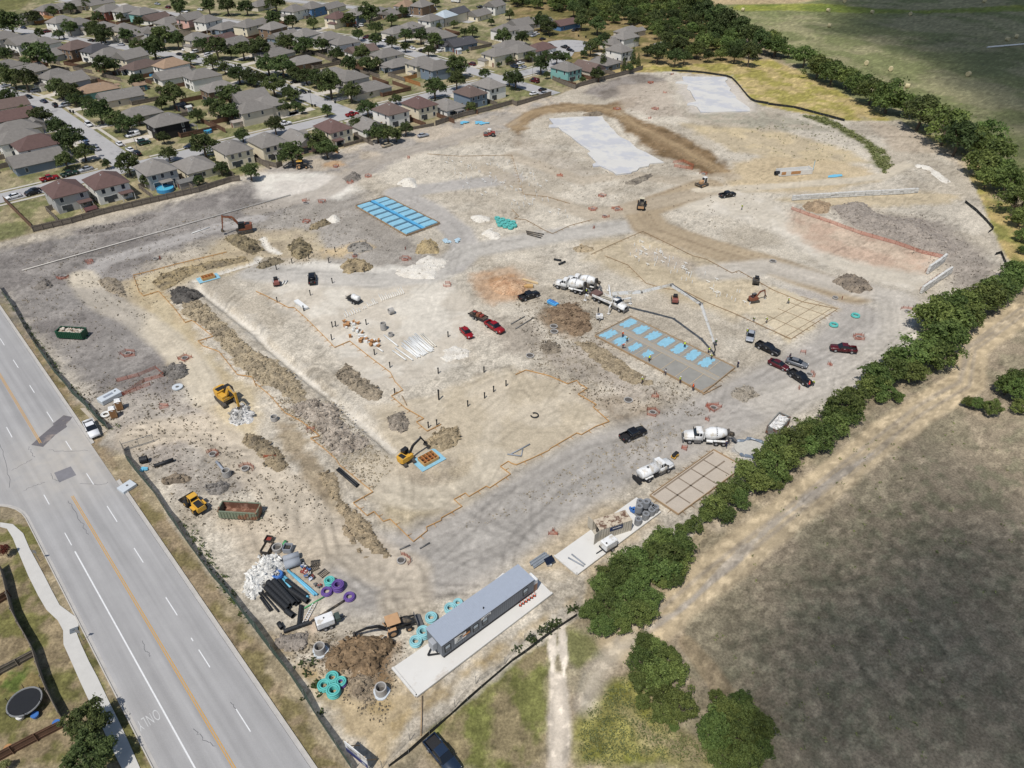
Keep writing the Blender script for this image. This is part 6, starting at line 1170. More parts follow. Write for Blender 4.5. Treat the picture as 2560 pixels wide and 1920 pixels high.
LT, MD, DK = (188, 176, 152), (162, 150, 130), (112, 104, 94)
for k, (nm, lb, s, h, c1, c2, rg_) in enumerate((
 ('spoil_heap', 'long tan spoil heap beside the white-sided trench', '01:1580,960 1700,930 1800,990 1900,1080 2000,1200 2110,1300 2212,1360 11:60,1400 200,1480 300,1560 370,1650 12:400,60 430,140 330,160 200,60 11:0,1640 01:2150,1600 2000,1420 1860,1250 1700,1130 1560,1040', 1.0, (182, 168, 143), (134, 124, 108), .7),
 ('spoil_heap', 'charcoal black spoil heap at the head of the trench', '01:1490,860 1580,820 1680,850 1730,900 1640,960 1520,970 1470,910', 1.3, (104, 101, 98), (74, 71, 69), .8),
 ('spoil_heap', 'pale broken clods heaped between trench and form boards', '12:300,200 480,130 700,200 760,330 800,420 960,470 940,540 800,590 690,620 600,540 560,430 500,330 380,270', .9, (186, 176, 164), (136, 126, 116), .9),
 ('spoil_heap', 'grey-brown clod heap inside the pad above the timber pit box', '11:680,1580 780,1490 880,1560 920,1620 12:1000,10 1090,70 1060,140 960,120 860,60 11:740,1640', .9, (168, 156, 138), (120, 112, 100), .8),
 ('spoil_heap', 'small clod heap at the pad edge by the white dust', '12:1150,270 1240,230 1300,290 1310,400 1250,420 1180,370 1120,330', .7, (164, 154, 142), (118, 112, 104), .8),
 ('spoil_heap', 'crumbled tan heap behind the small yellow excavator', '12:1480,480 1600,400 1720,380 1760,450 1700,540 1580,580 1500,550', .9, (184, 168, 140), (134, 122, 102), .7),
 ('spoil_heap', 'brown clod heap under the orange excavator bucket', '01:1930,400 2060,370 2212,420 11:0,440 50,500 -20,540 01:2130,530 2050,470', 1.5, (150, 138, 112), (88, 82, 72), .9),
 ('spoil_heap', 'round brown clod heap by the twin black posts', '11:300,440 380,410 460,450 480,510 440,560 370,580 310,540 280,490', 1.5, (150, 138, 112), (84, 79, 70), .9),
 ('spoil_heap', 'flat brown spoil along the lime trench', '11:0,650 60,600 160,570 240,590 170,630 60,660', .8, (140, 130, 110), (92, 86, 76), .6),
 ('spoil_heap', 'tan and grey heap with a dark stump behind it', '11:780,480 870,440 980,450 990,490 900,520 800,510', 1.2, (160, 156, 150), (112, 108, 104), .6),
 ('spoil_heap', 'broad tan heap beside the chalk-white spread', '11:730,640 800,590 900,590 1020,630 990,670 850,690 760,690', 1.3, (176, 160, 130), (116, 106, 90), .7),
 ('spoil_heap', 'smooth tan heap by the bundle of blue sheeting', '11:1380,480 1450,420 1530,430 1600,490 1560,520 1450,530 1390,520', 1.6, (190, 172, 134), (146, 132, 108), .4),
 ('spoil_heap', 'brown heap beside the small white lime pile', '11:450,310 540,260 620,240 650,270 560,300 480,325', 1.1, (158, 144, 118), (106, 98, 84), .6),
 ('spoil_heap', 'dark gravelly heap by the orange netted manhole near the dumpster yard', '01:1400,1560 1500,1490 1600,1500 1640,1560 1600,1620 1480,1620', 1.0, (140, 136, 132), (92, 89, 86), .6),
 ('spoil_heap', 'dark heap beside the tarred patch at the site corner', '01:300,810 400,770 460,790 420,830 330,840', .8, (138, 132, 126), (96, 92, 88), .6),
 ('spoil_heap', 'grey ring heap around the tan dug patch', '01:850,760 930,730 1040,780 1080,850 1070,900 1000,880 920,850', .7, (166, 154, 136), (122, 116, 108), .5),
 ('spoil_heap', 'long low bank of grey soil behind the lime trench', '01:1300,780 1400,700 1600,650 1900,590 2100,560 2150,590 1900,650 1700,690 1500,800 1400,840', .9, (172, 156, 124), (116, 108, 96), .6),
 ('spoil_heap', 'dark berm along the estate fence', '01:640,340 800,300 1100,250 1300,190 1380,200 1150,290 850,350 680,370', .6, (146, 140, 136), (114, 109, 105), .5),
 ('spoil_heap', 'brown rubbly heap below the haul track at the yard', '02:2080,440 2180,430 12:60,470 200,560 260,700 180,740 60,620 02:2130,520', .8, (160, 146, 122), (112, 104, 92), .7),
 ('spoil_heap', 'grey-brown clods between the manhole and the wheel loader', '02:1400,830 1500,770 1620,780 1640,820 1540,870 1420,880', .7, (156, 142, 124), (110, 102, 94), .6),
 ('spoil_heap', 'grey gravel heap beside the manhole pit', '02:1800,880 1900,860 1970,890 1930,940 1830,940', .7, (146, 142, 138), (104, 100, 96), .6),
 ('spoil_heap', 'long brown berm running beside the form boards to the manhole', '12:560,760 640,780 760,1000 900,1150 1050,1330 1180,1440 1130,1500 1000,1460 880,1330 760,1180 640,960', .6, (176, 160, 134), (124, 114, 98), .7),
 ('spoil_heap', 'short berm on the far edge of the haul track', '12:740,1190 820,1250 900,1400 960,1500 900,1480 820,1370 760,1270', .5, (172, 156, 132), (120, 112, 98), .6),
 ('spoil_heap', 'big dark brown dug heap in front of the tan backhoe', '13:560,760 640,640 800,560 960,520 1150,530 1240,580 1180,660 1100,700 1080,830 900,840 760,800 640,830', 1.0, (154, 132, 106), (106, 90, 72), .9),
 ('spoil_heap', 'pale brown clods around the concrete manhole by the pad', '13:780,880 900,830 1010,880 1000,960 900,1060 820,1050', .7, (176, 160, 138), (132, 120, 106), .7),
 ('spoil_heap', 'dark grey heap by the generator trailer', '13:190,560 300,510 430,520 420,590 300,620 220,610', .6, (158, 150, 142), (118, 112, 108), .5),
 ('spoil_heap', 'grey soil mound on the pale upper pad, by the haul road bend', '31:550,770 640,715 740,720 840,770 890,830 800,880 700,850 600,800', 1.6, (152, 140, 126), (118, 110, 102), .5),
 ('spoil_heap', 'wide dark grey stockpile behind the orange netting', '31:560,120 700,90 820,90 950,190 1150,230 1330,230 1450,320 1650,480 1600,560 1480,540 1250,450 1000,360 760,300 640,220', 1.6, (170, 161, 152), (144, 136, 129), .4),
 ('spoil_heap', 'brown topsoil heap at the head of the stockpile', '31:300,110 400,85 530,100 520,170 440,190 330,160', 1.6, (180, 158, 132), (146, 128, 108), .4),
 ('spoil_heap', 'dark brown spread clods beside the sunk manholes', '21:300,1010 420,970 560,960 660,1050 690,1180 600,1250 500,1230 420,1120 330,1110', .45, (154, 134, 112), (116, 98, 82), .7),
 ('spoil_heap', 'small brown clod heap by the red netting and white spill', '21:250,1330 320,1290 420,1330 400,1380 300,1390', .7, (150, 140, 126), (106, 98, 88), .6),
 ('spoil_heap', 'grey spoil beside the grey pipe, next to the pour', '31:-180,1150 31:-60,1120 20,1180 -40,1240', .1, MD, DK, .1),
 ('spoil_heap', 'brown berm along the lower edge of the fresh slab', '21:520,1290 700,1290 900,1430 1150,1600 1200,1659 1000,1659 760,1480', .5, (172, 158, 134), (136, 124, 106), .5),
 ('spoil_heap', 'curved brown heap at the slab corner by the leaning poles', '22:1880,60 2000,10 2100,40 2130,110 2000,150 1890,110', .8, (172, 164, 152), (140, 132, 120), .4),
 ('spoil_heap', 'smooth heap of orange sand with a scooped hollow', '21:-90,740 -40,730 60,760 150,800 100,880 -20,900 -130,860 -200,800', 1.4, (206, 174, 144), (180, 142, 112), .3),
 ('spoil_heap', 'dark topsoil ridge at the bend of the brown road', '20:600,990 750,960 800,990 700,1010', .9, (150, 138, 122), (110, 102, 92), .5),
 ('spoil_heap', 'ridge of clods at the edge of the far block pad', '20:960,1580 1050,1540 1200,1500 1210,1520 1080,1600 1000,1590', .6, (150, 142, 130), (106, 100, 94), .5),
 ('spoil_heap', 'flat ring heap beside the pale track, near the black planks', '21:520,480 590,450 660,470 700,500 620,520 550,510', .5, (182, 166, 140), (146, 134, 116), .4),
 ('spoil_heap', 'brown heap by the manhole north of the two spoil heaps', '10:760,1540 850,1490 900,1520 880,1560 800,1570', 1.0, (148, 142, 136), (112, 107, 102), .5),
 )):
 if h < .2: continue
 heap(nm, lb, s, h, c1, c2, rg_, seed=k + 1)
for k, (lb, s, h) in enumerate((
 ('big chalk-white limestone spread on the central track', '11:1420,570 1500,545 1680,590 1660,610 1560,640 1620,640 1540,690 1550,740 1400,750 1250,740 1180,700 1240,660 1380,620', .8),
 ('small white lime pile at the end of the blue slab', '11:605,240 650,210 690,200 735,235 700,262 640,262', 1.1),
 ('white lime pile on the grey track bend', '10:1235,1585 1290,1545 1370,1550 1395,1585 1370,1620 1290,1610', 1.2),
 ('white lime heap beside the teal coils, upper one', '11:1860,210 1930,200 2020,215 2010,245 1930,270 1880,245', .7),
 ('white lime heap below the teal coils, lower one', '11:1940,350 2020,310 2110,360 2120,400 2030,410 1970,380', .7),
 ('chalk-white strip dumped by the basin', '30:1280,1420 1400,1440 1480,1490 1570,1560 1540,1585 1480,1550 1400,1470 1290,1440', .5),
 ('pale round spill patch on the pad by the white pipes', '11:1620,1360 1720,1340 1850,1370 1840,1420 1740,1440 1650,1460 1610,1420', .18),
 )): heap('lime_heap', lb, s, h, (232, 228, 220), (216, 210, 200), .25, stone_m, seed=60 + k)
heap('gravel_pile', 'white crushed stone pile beside the stacked black pipes', '12:-20,1590 20,1510 100,1470 215,1475 260,1530 240,1610 13:190,60 70,80 20,150 03:2190,190 03:2090,140 03:2110,10 12:-70,1640', 1.5, (246, 246, 244), (214, 214, 212), .6, stone_m, seed=80, res=.3)
heap('rubble_pile', 'white broken concrete under the yellow excavator', '02:1970,250 2050,200 2160,190 2205,250 2160,330 2060,340 1990,310', .6, (226, 226, 226), (150, 148, 144), 1.0, stone_m, seed=81, res=.3)

rg = np.random.RandomState(77); V = []; cc_ = []
for poly, n_, a_, b_ in (('02:500,0 1500,-100 1900,400 2200,700 12:300,700 700,1200 12:100,1300 02:1600,1200 02:1300,700', 1500, MD, DK), ('01:100,500 1500,250 2200,60 11:900,200 1200,500 600,600 01:1500,800 01:900,1659 01:500,1500 01:150,900', 2200, MD, (120, 114, 106)), ('12:100,100 700,150 1000,500 1200,700 1000,900 500,500', 1300, LT, MD), ('20:-1000,1500 0,1100 1400,700 1400,1100 2212,1100 21:2100,500 21:900,100', 1300, LT, DK), ('21:0,900 700,900 900,1500 1500,1700 22:1700,300 22:700,200 21:200,1500', 1800, MD, DK), ('31:300,80 1500,200 2100,800 1600,900 1200,500', 900, (168, 160, 150), DK), ('13:100,500 800,480 1300,600 1100,1300 500,900', 900, MD, DK), ('22:-600,1300 600,650 1200,300 1500,400 900,900', 500, LT, MD)):
 sp = scatter(poly, n_, 0, 1, n_); V += [(x, y, -.05) for x, y, r in sp]; k_ = rg.rand(n_, 1); cc_.append(col3(a_) * (1 - k_) + col3(b_) * k_)
V = np.array(V); cc_ = np.concatenate(cc_); m_ = len(V); V, F_, cc_ = add_clods(V, [], cc_, np.arange(m_), 3.4, .11, rg); me = bpy.data.meshes.new('clods'); me.from_pydata(V.tolist(), [], F_); a_ = me.color_attributes.new('paint', 'FLOAT_COLOR', 'POINT'); a_.data.foreach_set('color', np.concatenate([cc_, np.ones((len(cc_), 1))], 1).astype(np.float32).ravel()); me.materials.append(heap_m); link('clods', me, None, label='loose clods and stones strewn over the churned soil', cat='clods', kind='stuff')
# ------------------------------------------------------------------ slabs, forms and pads
wood = mat('form_lumber', C(208, 162, 104), .85, vary=.15, scale=1.5); wood2 = mat('old_form_lumber', C(176, 150, 118), .9, vary=.2, scale=1.5); slabc = mat('fresh_slab_concrete', C(216, 213, 206), .85, vary=.05, scale=.15, tint=C(198, 198, 200), tamt=.4, tscale=.09, bump=.004)
padc = mat('pad_concrete', C(224, 221, 214), .85, vary=.05, scale=.25, tint=C(206, 198, 186), tamt=.1, tscale=.2); wet = mat('wet_concrete', C(154, 151, 143), .6, vary=.12, scale=.5, spec=.3); blue = mat('blue_vapour_sheet', C(146, 196, 216), .5, vary=.16, scale=1.2, spec=.4); bluep = mat('blue_paint', C(70, 120, 190), .5)
def poly_slab(name, label, s, z, m, cat='slab', parent=None, z0=-.15):
 P = ats(s, 0); o = P[0].copy(); t = thing(name, label, cat, (o.x, o.y, 0)) if parent is None else parent
 MB().prism([(p.x - o.x, p.y - o.y) for p in P], z0, z).build('concrete', m, t); return t, o
poly_slab('building_slab', 'pale blue-grey concrete slab with stepped edges beside the brown road', '20:320,1030 450,1022 560,1015 780,1012 800,1050 830,1075 850,1105 880,1130 905,1165 935,1190 1010,1225 1080,1290 1150,1320 1315,1410 1190,1420 1180,1440 1100,1455 1080,1480 1040,1490 1030,1500 900,1515 870,1490 760,1440 700,1445 695,1425 730,1410 650,1330 680,1315 600,1260 560,1230 500,1180 430,1135 400,1105 315,1105 320,1085 360,1080', .35, slabc)
poly_slab('building_slab', 'farthest pale concrete slab inside the black silt fence', '20:1470,665 1850,670 1865,690 1840,705 1860,740 1890,770 1880,790 1930,830 1940,860 2000,900 2050,935 2060,965 1900,968 1780,972 1630,975 1600,930 1570,915 1510,910 1520,895 1590,880 1560,830 1540,790 1510,775 1520,735 1410,722 1420,710 1480,705', .3, slabc)
t, o = poly_slab('trailer_pad', 'long white concrete pad under the grey office trailer', '13:1180,800 1385,1045 23:340,150 230,40 13:2130,-20 1500,580', .2, padc)
curb = MB(); P_ = [p - o for p in ats('13:1180,800 1385,1045 23:345,152')]
for a, b in zip(P_[:-1], P_[1:]): curb.beam(a + Vector((0, 0, .2)), b + Vector((0, 0, .2)), .35, .3)
curb.build('pad_edge', padc, t)
t, o = poly_slab('storage_pad', 'white concrete pad under the storage container and wire rolls', '22:365,1490 560,1650 1280,1110 1075,985', .2, padc)
curb = MB(); P_ = [p - o for p in ats('22:365,1490 560,1650 1280,1110')]
for a, b in zip(P_[:-1], P_[1:]): curb.beam(a + Vector((0, 0, .2)), b + Vector((0, 0, .2)), .3, .28)
curb.build('pad_edge', padc, t)
def bil(Q, u, v): a, b, c, d = Q; return (a * (1 - u) + b * u) * (1 - v) + (d * (1 - u) + c * u) * v
# blue sheeted slab ready to pour
Q = ats('11:1125,45 860,128 1300,382 1590,275'); o = Q[0].copy(); Q = [q - o for q in Q]; t = thing('sheeted_slab', 'rectangular slab form lined with bright blue sheeting in a grid of beams', 'slab', (o.x, o.y, 0))
MB().prism([(q.x, q.y) for q in Q], -.2, .06).build('grade_beam_bed', mat('dark_beam_trench', C(84, 134, 166), .7, vary=.25), t)
nu, nv = 2, 8; cells = MB()
for i in range(nu):
 for j in range(nv):
  e = .05 if i == 0 else .035; u0, u1 = (i + .04 if i == 0 else i + .10) / nu, (i + .90 if i == 0 else i + .96) / nu; v0, v1 = (j + .10) / nv, (j + .90) / nv
  cs = [bil(Q, u, v) for u, v in ((u0, v0), (u1, v0), (u1, v1), (u0, v1))]; ct = (cs[0] + cs[1] + cs[2] + cs[3]) / 4; z1 = .5 + .06 * ((i * 3 + j * 5) % 3)
  cells.add([(p.x, p.y, .0) for p in cs] + [(p.x * .88 + ct.x * .12, p.y * .88 + ct.y * .12, z1) for p in cs], [(4, 5, 6, 7), (0, 1, 5, 4), (1, 2, 6, 5), (2, 3, 7, 6), (3, 0, 4, 7)])
cells.build('blue_sheeting', blue, t); cb_ = MB(); a, b = bil(Q, .47, 0), bil(Q, .47, 1); cb_.beam(a + Vector((0, 0, .35)), b + Vector((0, 0, .35)), 1.0, .3); cb_.build('blue_rib', mat('deep_blue_sheet', C(96, 178, 222), .5, vary=.1), t)
def edge_boards(Q, t, z, m, th=.08, hh=.4, closed=True, name='form_board', stakes=2.2):
 n = len(Q)
 for i in range(n if closed else n - 1):
  a, b = Q[i], Q[(i + 1) % n]; q = MB(); q.beam(a + Vector((0, 0, z)), b + Vector((0, 0, z)), th, hh); q.build(name, m, t); L = (b - a).length; k = int(L / stakes); d = (b - a).normalized() if L > .01 else Vector((1, 0, 0)); nn = Vector((d.y, -d.x, 0))
  if k > 0:
   for j in range(k):
    p = a + d * (L * (j + .5) / k) + nn * .14; s = MB(); s.box(p.x - .04, p.y - .04, -.2, p.x + .04, p.y + .04, z + hh / 2 + .12); s.beam(p + Vector((0, 0, z)), p + nn * .7 + Vector((0, 0, .03)), .05, .07); s.build('stake', m, t)
edge_boards(Q, t, .25, wood2, .1, .55)
rb = MB()
for j in range(nv + 1):
 for o_ in (-.012, .012): a, b = bil(Q, .02, j / nv + o_), bil(Q, .98, j / nv + o_); rb.cyl(a + Vector((0, 0, .5)), b + Vector((0, 0, .5)), .04, n=5)
rb.build('rebar', mat('rebar_rust', C(110, 96, 88), .9), t)
# slab being poured
Q = ats('21:1025,1080 715,1245 1655,1742 1928,1520'); o = Q[0].copy(); Q = [q - o for q in Q]; t = thing('poured_slab', 'big slab half covered in wet grey concrete with ragged blue sheet showing', 'slab', (o.x, o.y, 0))
MB().prism([(q.x, q.y) for q in Q], -.2, .12).build('wet_concrete', wet, t); edge_boards(Q, t, .16, wood2, .1, .45)
rg = np.random.RandomState(9)
for nm, us_, cells_ in (('upper', (.04, .40), range(7)), ('lower', (.58, .96), range(4))):
 for j in cells_:
  nvv = 8; v0, v1 = (j + .14) / nvv, (j + .80) / nvv; q = MB(); k = 34; ring = []
  shr = (1.35 if nm == 'upper' else 1.3 - .16 * j)
  for i in range(k):
   th = 2 * math.pi * i / k; r_ = min(1.0, shr * (.5 + .5 * rg.rand())); cx = max(-1, min(1, 1.25 * math.cos(th))) * r_; cy = max(-1, min(1, 1.25 * math.sin(th))) * r_; p = bil(Q, (us_[0] + us_[1]) / 2 + cx * (us_[1] - us_[0]) / 2, (v0 + v1) / 2 + cy * (v1 - v0) / 2); ring.append((p.x, p.y))
  q.prism(ring, .10, .15); q.build('blue_sheet_patch', blue, t)
rails = MB()
for v in us(1 / 8, 7 / 8, 6): rails.beam(bil(Q, .02, v) + Vector((0, 0, .15)), bil(Q, .42, v) + Vector((0, 0, .15)), .12, .06); rails.beam(bil(Q, .56, v) + Vector((0, 0, .15)), bil(Q, .98, v) + Vector((0, 0, .15)), .12, .06)
for u in (.44, .555): rails.beam(bil(Q, u, .02) + Vector((0, 0, .16)), bil(Q, u, .98) + Vector((0, 0, .16)), .1, .06)
rails.build('screed_rail', mat('pale_lumber', C(196, 176, 146), .9, vary=.15), t)
MB().add([tuple(bil(Q, u, v) + Vector((0, 0, .135))) for u, v in ((.445, .01), (.55, .01), (.55, .99), (.445, .99))], [(0, 1, 2, 3)]).build('smooth_strip', mat('smoothed_concrete', C(168, 162, 150), .5, vary=.06), t)
# small dirt foundation with trenches
Q = ats('22:1740,575 1190,968 1435,1132 2000,720'); o = Q[0].copy(); Q = [q - o for q in Q]; t = thing('trenched_foundation', 'small foundation bed scored with narrow trenches inside orange boards', 'foundation', (o.x, o.y, 0)); MB().prism([(q.x, q.y) for q in Q], -.2, .12).build('soil_bed', mat('smooth_bed_soil', C(192, 180, 164), .95, vary=.08, scale=.6, bump=.02), t); edge_boards(Q, t, .2, wood2, .1, .4)
tr = MB(); L2 = lambda A, B, w_: tr.add([tuple(p + Vector((0, 0, .125))) for p in (A - (B - A).normalized().cross(Vector((0, 0, 1))) * w_, A + (B - A).normalized().cross(Vector((0, 0, 1))) * w_, B + (B - A).normalized().cross(Vector((0, 0, 1))) * w_, B - (B - A).normalized().cross(Vector((0, 0, 1))) * w_)], [(0, 1, 2, 3)])
L2(bil(Q, .06, .5), bil(Q, .97, .5), .16); L2(bil(Q, .03, .06), bil(Q, .97, .06), .16)
for u in (.2, .4, .6, .8): L2(bil(Q, u, .08), bil(Q, u, .94), .14)
tr.build('trench', mat('trench_soil', C(138, 124, 108), .95, vary=.2), t)
# form boards staked around future slabs
FORMS = (('form boards stepping around the big pad, haul road side', '12:1360,1365 1480,1270 1470,1240 1600,1180 1600,1160 1780,1060 1710,1000 1810,945 1840,975 1990,885 2020,900 2200,780 2110,715 2180,670 2212,690 22:40,700 170,645 320,575 330,560 560,425 600,440 720,370 840,325', wood),
 ('form boards zigzagging along the pad beside the black pickup', '22:840,325 700,200 730,180 570,90 650,40 580,0 21:560,1630 480,1659 21:320,1590 120,1540 30,1580', wood),
 ('form boards along the pad on the berm side', '12:1360,1365 1160,1170 1100,1190 1020,1105 960,1140 840,1030 1010,935 720,700 690,650 600,570 470,470 550,450 400,330 250,250 120,100 0,0', wood),
 ('form boards running past the trench head to the excavator', '02:2212,20 01:2180,1600 2050,1580 1890,1380 1750,1330 1710,1290 1840,1250 1660,1110 1600,1130 1500,1000 1370,860 1240,900 1200,860 1150,720 1280,690 1540,620 1960,520', wood),
 ('form boards along the white pad beside the cardboard boxes', '11:0,860 90,900 280,1000 330,1000 430,1090 600,1260 680,1345 810,1290 1000,1440 1160,1560 1200,1640 12:1230,10 1270,55 1170,105 1290,210 1450,300 1385,330 1480,410 1600,350', wood),
 ('weathered form boards around the far pipe-studded pad', '10:1480,1330 1750,1350 20:0,1340 21:100,20 300,40 500,100', wood2),
 ('weathered form boards on the near edge of the pipe-studded pad', '11:2212,150 21:60,210 20,230 120,240 280,330 350,360 500,290 690,240', wood2),
 ('weathered form boards along the brown road by the second pipe pad', '21:680,540 850,460 1080,360 1130,340 1400,470 1560,550 1680,580 1900,700 1960,680 31:50,850 300,950 600,1010', wood2),
 ('form boards behind the concrete pump boom', '21:800,550 1000,630 1160,790 1300,830 1500,860 1700,960 1900,1040 2000,1085 31:200,1270 600,1010', wood2))
for lb, s, m in FORMS:
 P = ats(s); o = P[0].copy(); t = thing('formwork', lb, 'form boards', (o.x, o.y, 0)); edge_boards([p - o for p in P], t, .1 if m is wood else .06, m, .07, .22 if m is wood else .14, False, stakes=2.4)
Q = ats('31:620,1010 200,1275 -120,1120 280,900', 0); o = Q[0].copy(); Q = [q - o for q in Q]; t = thing('string_grid', 'grid of boards laid over the tan bed between the maroon pickup and the stakes', 'form boards', (o.x, o.y, 0))
for u in us(0, 1, 4): MB().beam(bil(Q, u, 0) + Vector((0, 0, .06)), bil(Q, u, 1) + Vector((0, 0, .04)), .06, .06).build('board', wood2, t)
for v in us(.15, .8, 2): MB().beam(bil(Q, 0, v) + Vector((0, 0, .07)), bil(Q, 1, v) + Vector((0, 0, .05)), .05, .06).build('board', wood2, t)
def pit(s, yaw, label, wl=2.6, ww=1.9):
 t = thing('pit_formwork', label, 'pit form', at(s), yaw); MB().box(-wl * .85, -ww * .85, 0, wl * .85, ww * .85, .05).build('blue_sheet', blue, t); q = MB()
 for y in (-ww / 2, ww / 2): q.box(-wl / 2, y - .06, .05, wl / 2, y + .06, .75)
 for x in (-wl / 2, wl / 2): q.box(x - .06, -ww / 2 + .06, .05, x + .06, ww / 2 - .06, .75)
 q.build('side_board', wood, t); q = MB(); [q.box(x - .05, -ww / 2 + .06, .3, x + .05, ww / 2 - .06, .78) for x in (-wl / 4, 0, wl / 4)]; [q.box(-wl / 2 + .06, y - .04, .3, wl / 2 - .06, y + .04, .7) for y in (-ww / 5, ww / 5)]; q.build('cross_board', mat('orange_lumber', C(196, 130, 76), .85, vary=.2), t)
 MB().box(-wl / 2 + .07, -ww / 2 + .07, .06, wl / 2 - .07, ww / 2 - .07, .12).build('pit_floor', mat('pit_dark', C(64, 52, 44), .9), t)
pit('12:1490,655', yawpx('12:1430,690', '12:1560,620'), 'timber pit box on blue sheeting beside the small yellow excavator', 3.2, 2.3)
pit('01:1800,745', yawpx('01:1750,760', '01:1860,730'), 'timber pit box on blue sheeting at the head of the white trench', 3.2, 1.9)
# ------------------------------------------------------------------ office trailer, container, dumpsters, toilets
sdg = mat('trailer_siding', C(122, 126, 132), .6, vary=.04); rfm = mat('trailer_roof_metal', C(178, 186, 198), .45, .15, vary=.04); sk = mat('trailer_skirt', C(62, 60, 64), .8)
A, B = at('13:1465,455', 3.7), at('13:1610,597', 3.7); Cc = at('23:195,25', 3.7); ln = (Cc - B).length; e = (Cc - B).normalized(); yw = math.atan2(e.y, e.x); o = (A + Cc) / 2; t = thing('office_trailer', 'long grey office trailer with a ribbed metal roof on the white pad', 'trailer', (o.x, o.y, .2), yw); L, W = ln / 2, (B - A).length / 2
MB().box(-L, -W, .75, L, W, 3.4).build('wall', sdg, t); q = MB(); q.box(-L - .08, -W - .08, 3.4, L + .08, W + .08, 3.5)
for x in us(-L, L, 60): q.box(x - .03, -W - .08, 3.5, x + .03, W + .08, 3.53)
q.build('roof', rfm, t); MB().box(-L + .3, -W + .15, 0, L - .05, W - .15, .75).build('skirt', sk, t); q = MB()
for x in us(-L, L, 44): q.box(x - .015, -W - .02, .8, x + .015, -W - .001, 3.35)
q.build('siding_groove', mat('siding_groove', C(96, 100, 106), .7), t); MB().box(-L, -W - .05, 3.24, L, -W - .021, 3.4).box(-L - .03, -W - .06, 3.24, -L - .001, W, 3.4).build('fascia', mat('trailer_trim', C(72, 66, 84), .6), t)
for fx in (.055, .345, .445, .90):
 x = -L + 2 * L * fx; f = MB().box(x - .5, -W - .07, 1.35, x + .5, -W - .022, 2.75).build('window', darkp, t); MB().box(x - .38, -W - .085, 2.1, x + .38, -W - .072, 2.65).build('upper_pane', mat('pale_pane', C(176, 188, 196), .15), f); MB().box(x - .38, -W - .085, 1.45, x + .38, -W - .072, 2.0).build('lower_pane', wglass, f)
x = -L + 2 * L * .245; MB().box(x - .75, -W - .07, 1.95, x + .75, -W - .022, 3.0).build('window', darkp, t); MB().box(x - .65, -W - .09, 2.05, x + .65, -W - .072, 2.4).build('orange_notice', mat('notice_orange', C(206, 140, 84), .7), t); x = -L + 2 * L * .185; MB().box(x - 1.0, -W - .075, 1.75, x + 1.0, -W - .022, 2.95).build('sign_panel', whitep, t); MB().box(x - .15, -W - .09, 2.45, x + .35, -W - .076, 2.75).box(x - .5, -W - .09, 2.2, x + .6, -W - .076, 2.3).box(x - .8, -W - .09, 1.95, x + .3, -W - .076, 2.03).build('sign_lettering', mat('sign_ink', C(90, 92, 98), .7), t)
x = -L + 2 * L * .455; MB().box(x - .9, -W - .075, 2.8, x + .9, -W - .05, 3.22).build('sign_panel', whitep, t); MB().box(x - .3, -W - .09, 2.92, x + .7, -W - .076, 3.1).build('sign_lettering', MATS['sign_ink'], t)
MB().box(-L - .75, -.7, 1.5, -L - .001, .45, 3.0, .05).build('air_conditioner', mat('ac_grey', C(172, 174, 178), .6), t); q = MB(); q.beam((-L + .2, -.9, .35), (-L - 1.3, 0, .35), .16, .22); q.beam((-L + .2, .9, .35), (-L - 1.3, 0, .35), .16, .22); q.build('tow_hitch', darkp, t); MB().cyl((-L * .05, -.9, 3.5), (-L * .05, -.9, 3.85), .09, n=8).build('roof_vent', darkp, t)
MB().box(L + .001, -W + .2, 0, L + 1.1, -W + 1.9, 2.6, .12).build('end_unit', whitep, t); MB().box(L + .05, -W + .17, .1, L + .95, -W + .199, 1.7).build('brown_door', mat('brown_panel', C(156, 118, 92), .7), t)
cone_m = mat('cone_orange', C(224, 96, 62), .6); 
for k in range(6):                                   # striped cones along the trailer wall
 p = at('23:72,262').lerp(at('23:196,178'), k / 5); c = thing('traffic_cone', 'orange and white traffic cone in the row against the office trailer', 'cone', (p.x, p.y, .2), 0, 'cones against the trailer'); MB().box(-.22, -.22, 0, .22, .22, .05).build('base', darkp, c); MB().lathe([(.05, .17), (.38, .11)], n=12).lathe([(.62, .075), (.95, .03)], n=12).build('cone_body', cone_m, c); MB().lathe([(.381, .11), (.619, .075)], n=12).build('white_band', whitep, c)
ctm = mat('container_paint', C(190, 182, 166), .6, vary=.06); rus = mat('rusty_container_roof', C(206, 192, 170), .8, vary=.1, tint=C(112, 84, 68), tamt=.38, tscale=.9)
A, B, Cc = at('22:695,1182', 2.8), at('22:765,1257', 2.8), at('22:1045,1168', 2.8); e = (Cc - B).normalized(); yw = math.atan2(e.y, e.x); o = (A + Cc) / 2; L, W = 3.03, 1.22; t = thing('storage_container', 'beige storage container with a rusty roof and a blue banner, one door open', 'container', (o.x, o.y, .2), yw)
q = MB(); n = 26
for s in (-1, 1):
 pr = [(-L + 2 * L * i / n, s * (W if i % 2 else W - .06)) for i in range(n + 1)]; q.add([(x, y, z) for z in (.05, 2.55) for x, y in pr], [(i, i + 1, n + 2 + i, n + 1 + i) for i in range(n)])
q.box(L - .1, -W, .05, L, W, 2.55); q.box(-L, -W, 0, L, W, .12); q.build('wall', ctm, t); q = MB(); q.box(-L, -W, 2.55, L, W, 2.62); [q.box(x - .06, -W + .1, 2.62, x + .06, W - .1, 2.66) for x in us(-L + .2, L - .2, 18)]; q.build('roof', rus, t); [MB().box(x - .08, y - .08, .05, x + .08, y + .08, 2.55).build('corner_post', ctm, t) for x in (-L + .05, L - .05) for y in (-W + .02, W - .02)]
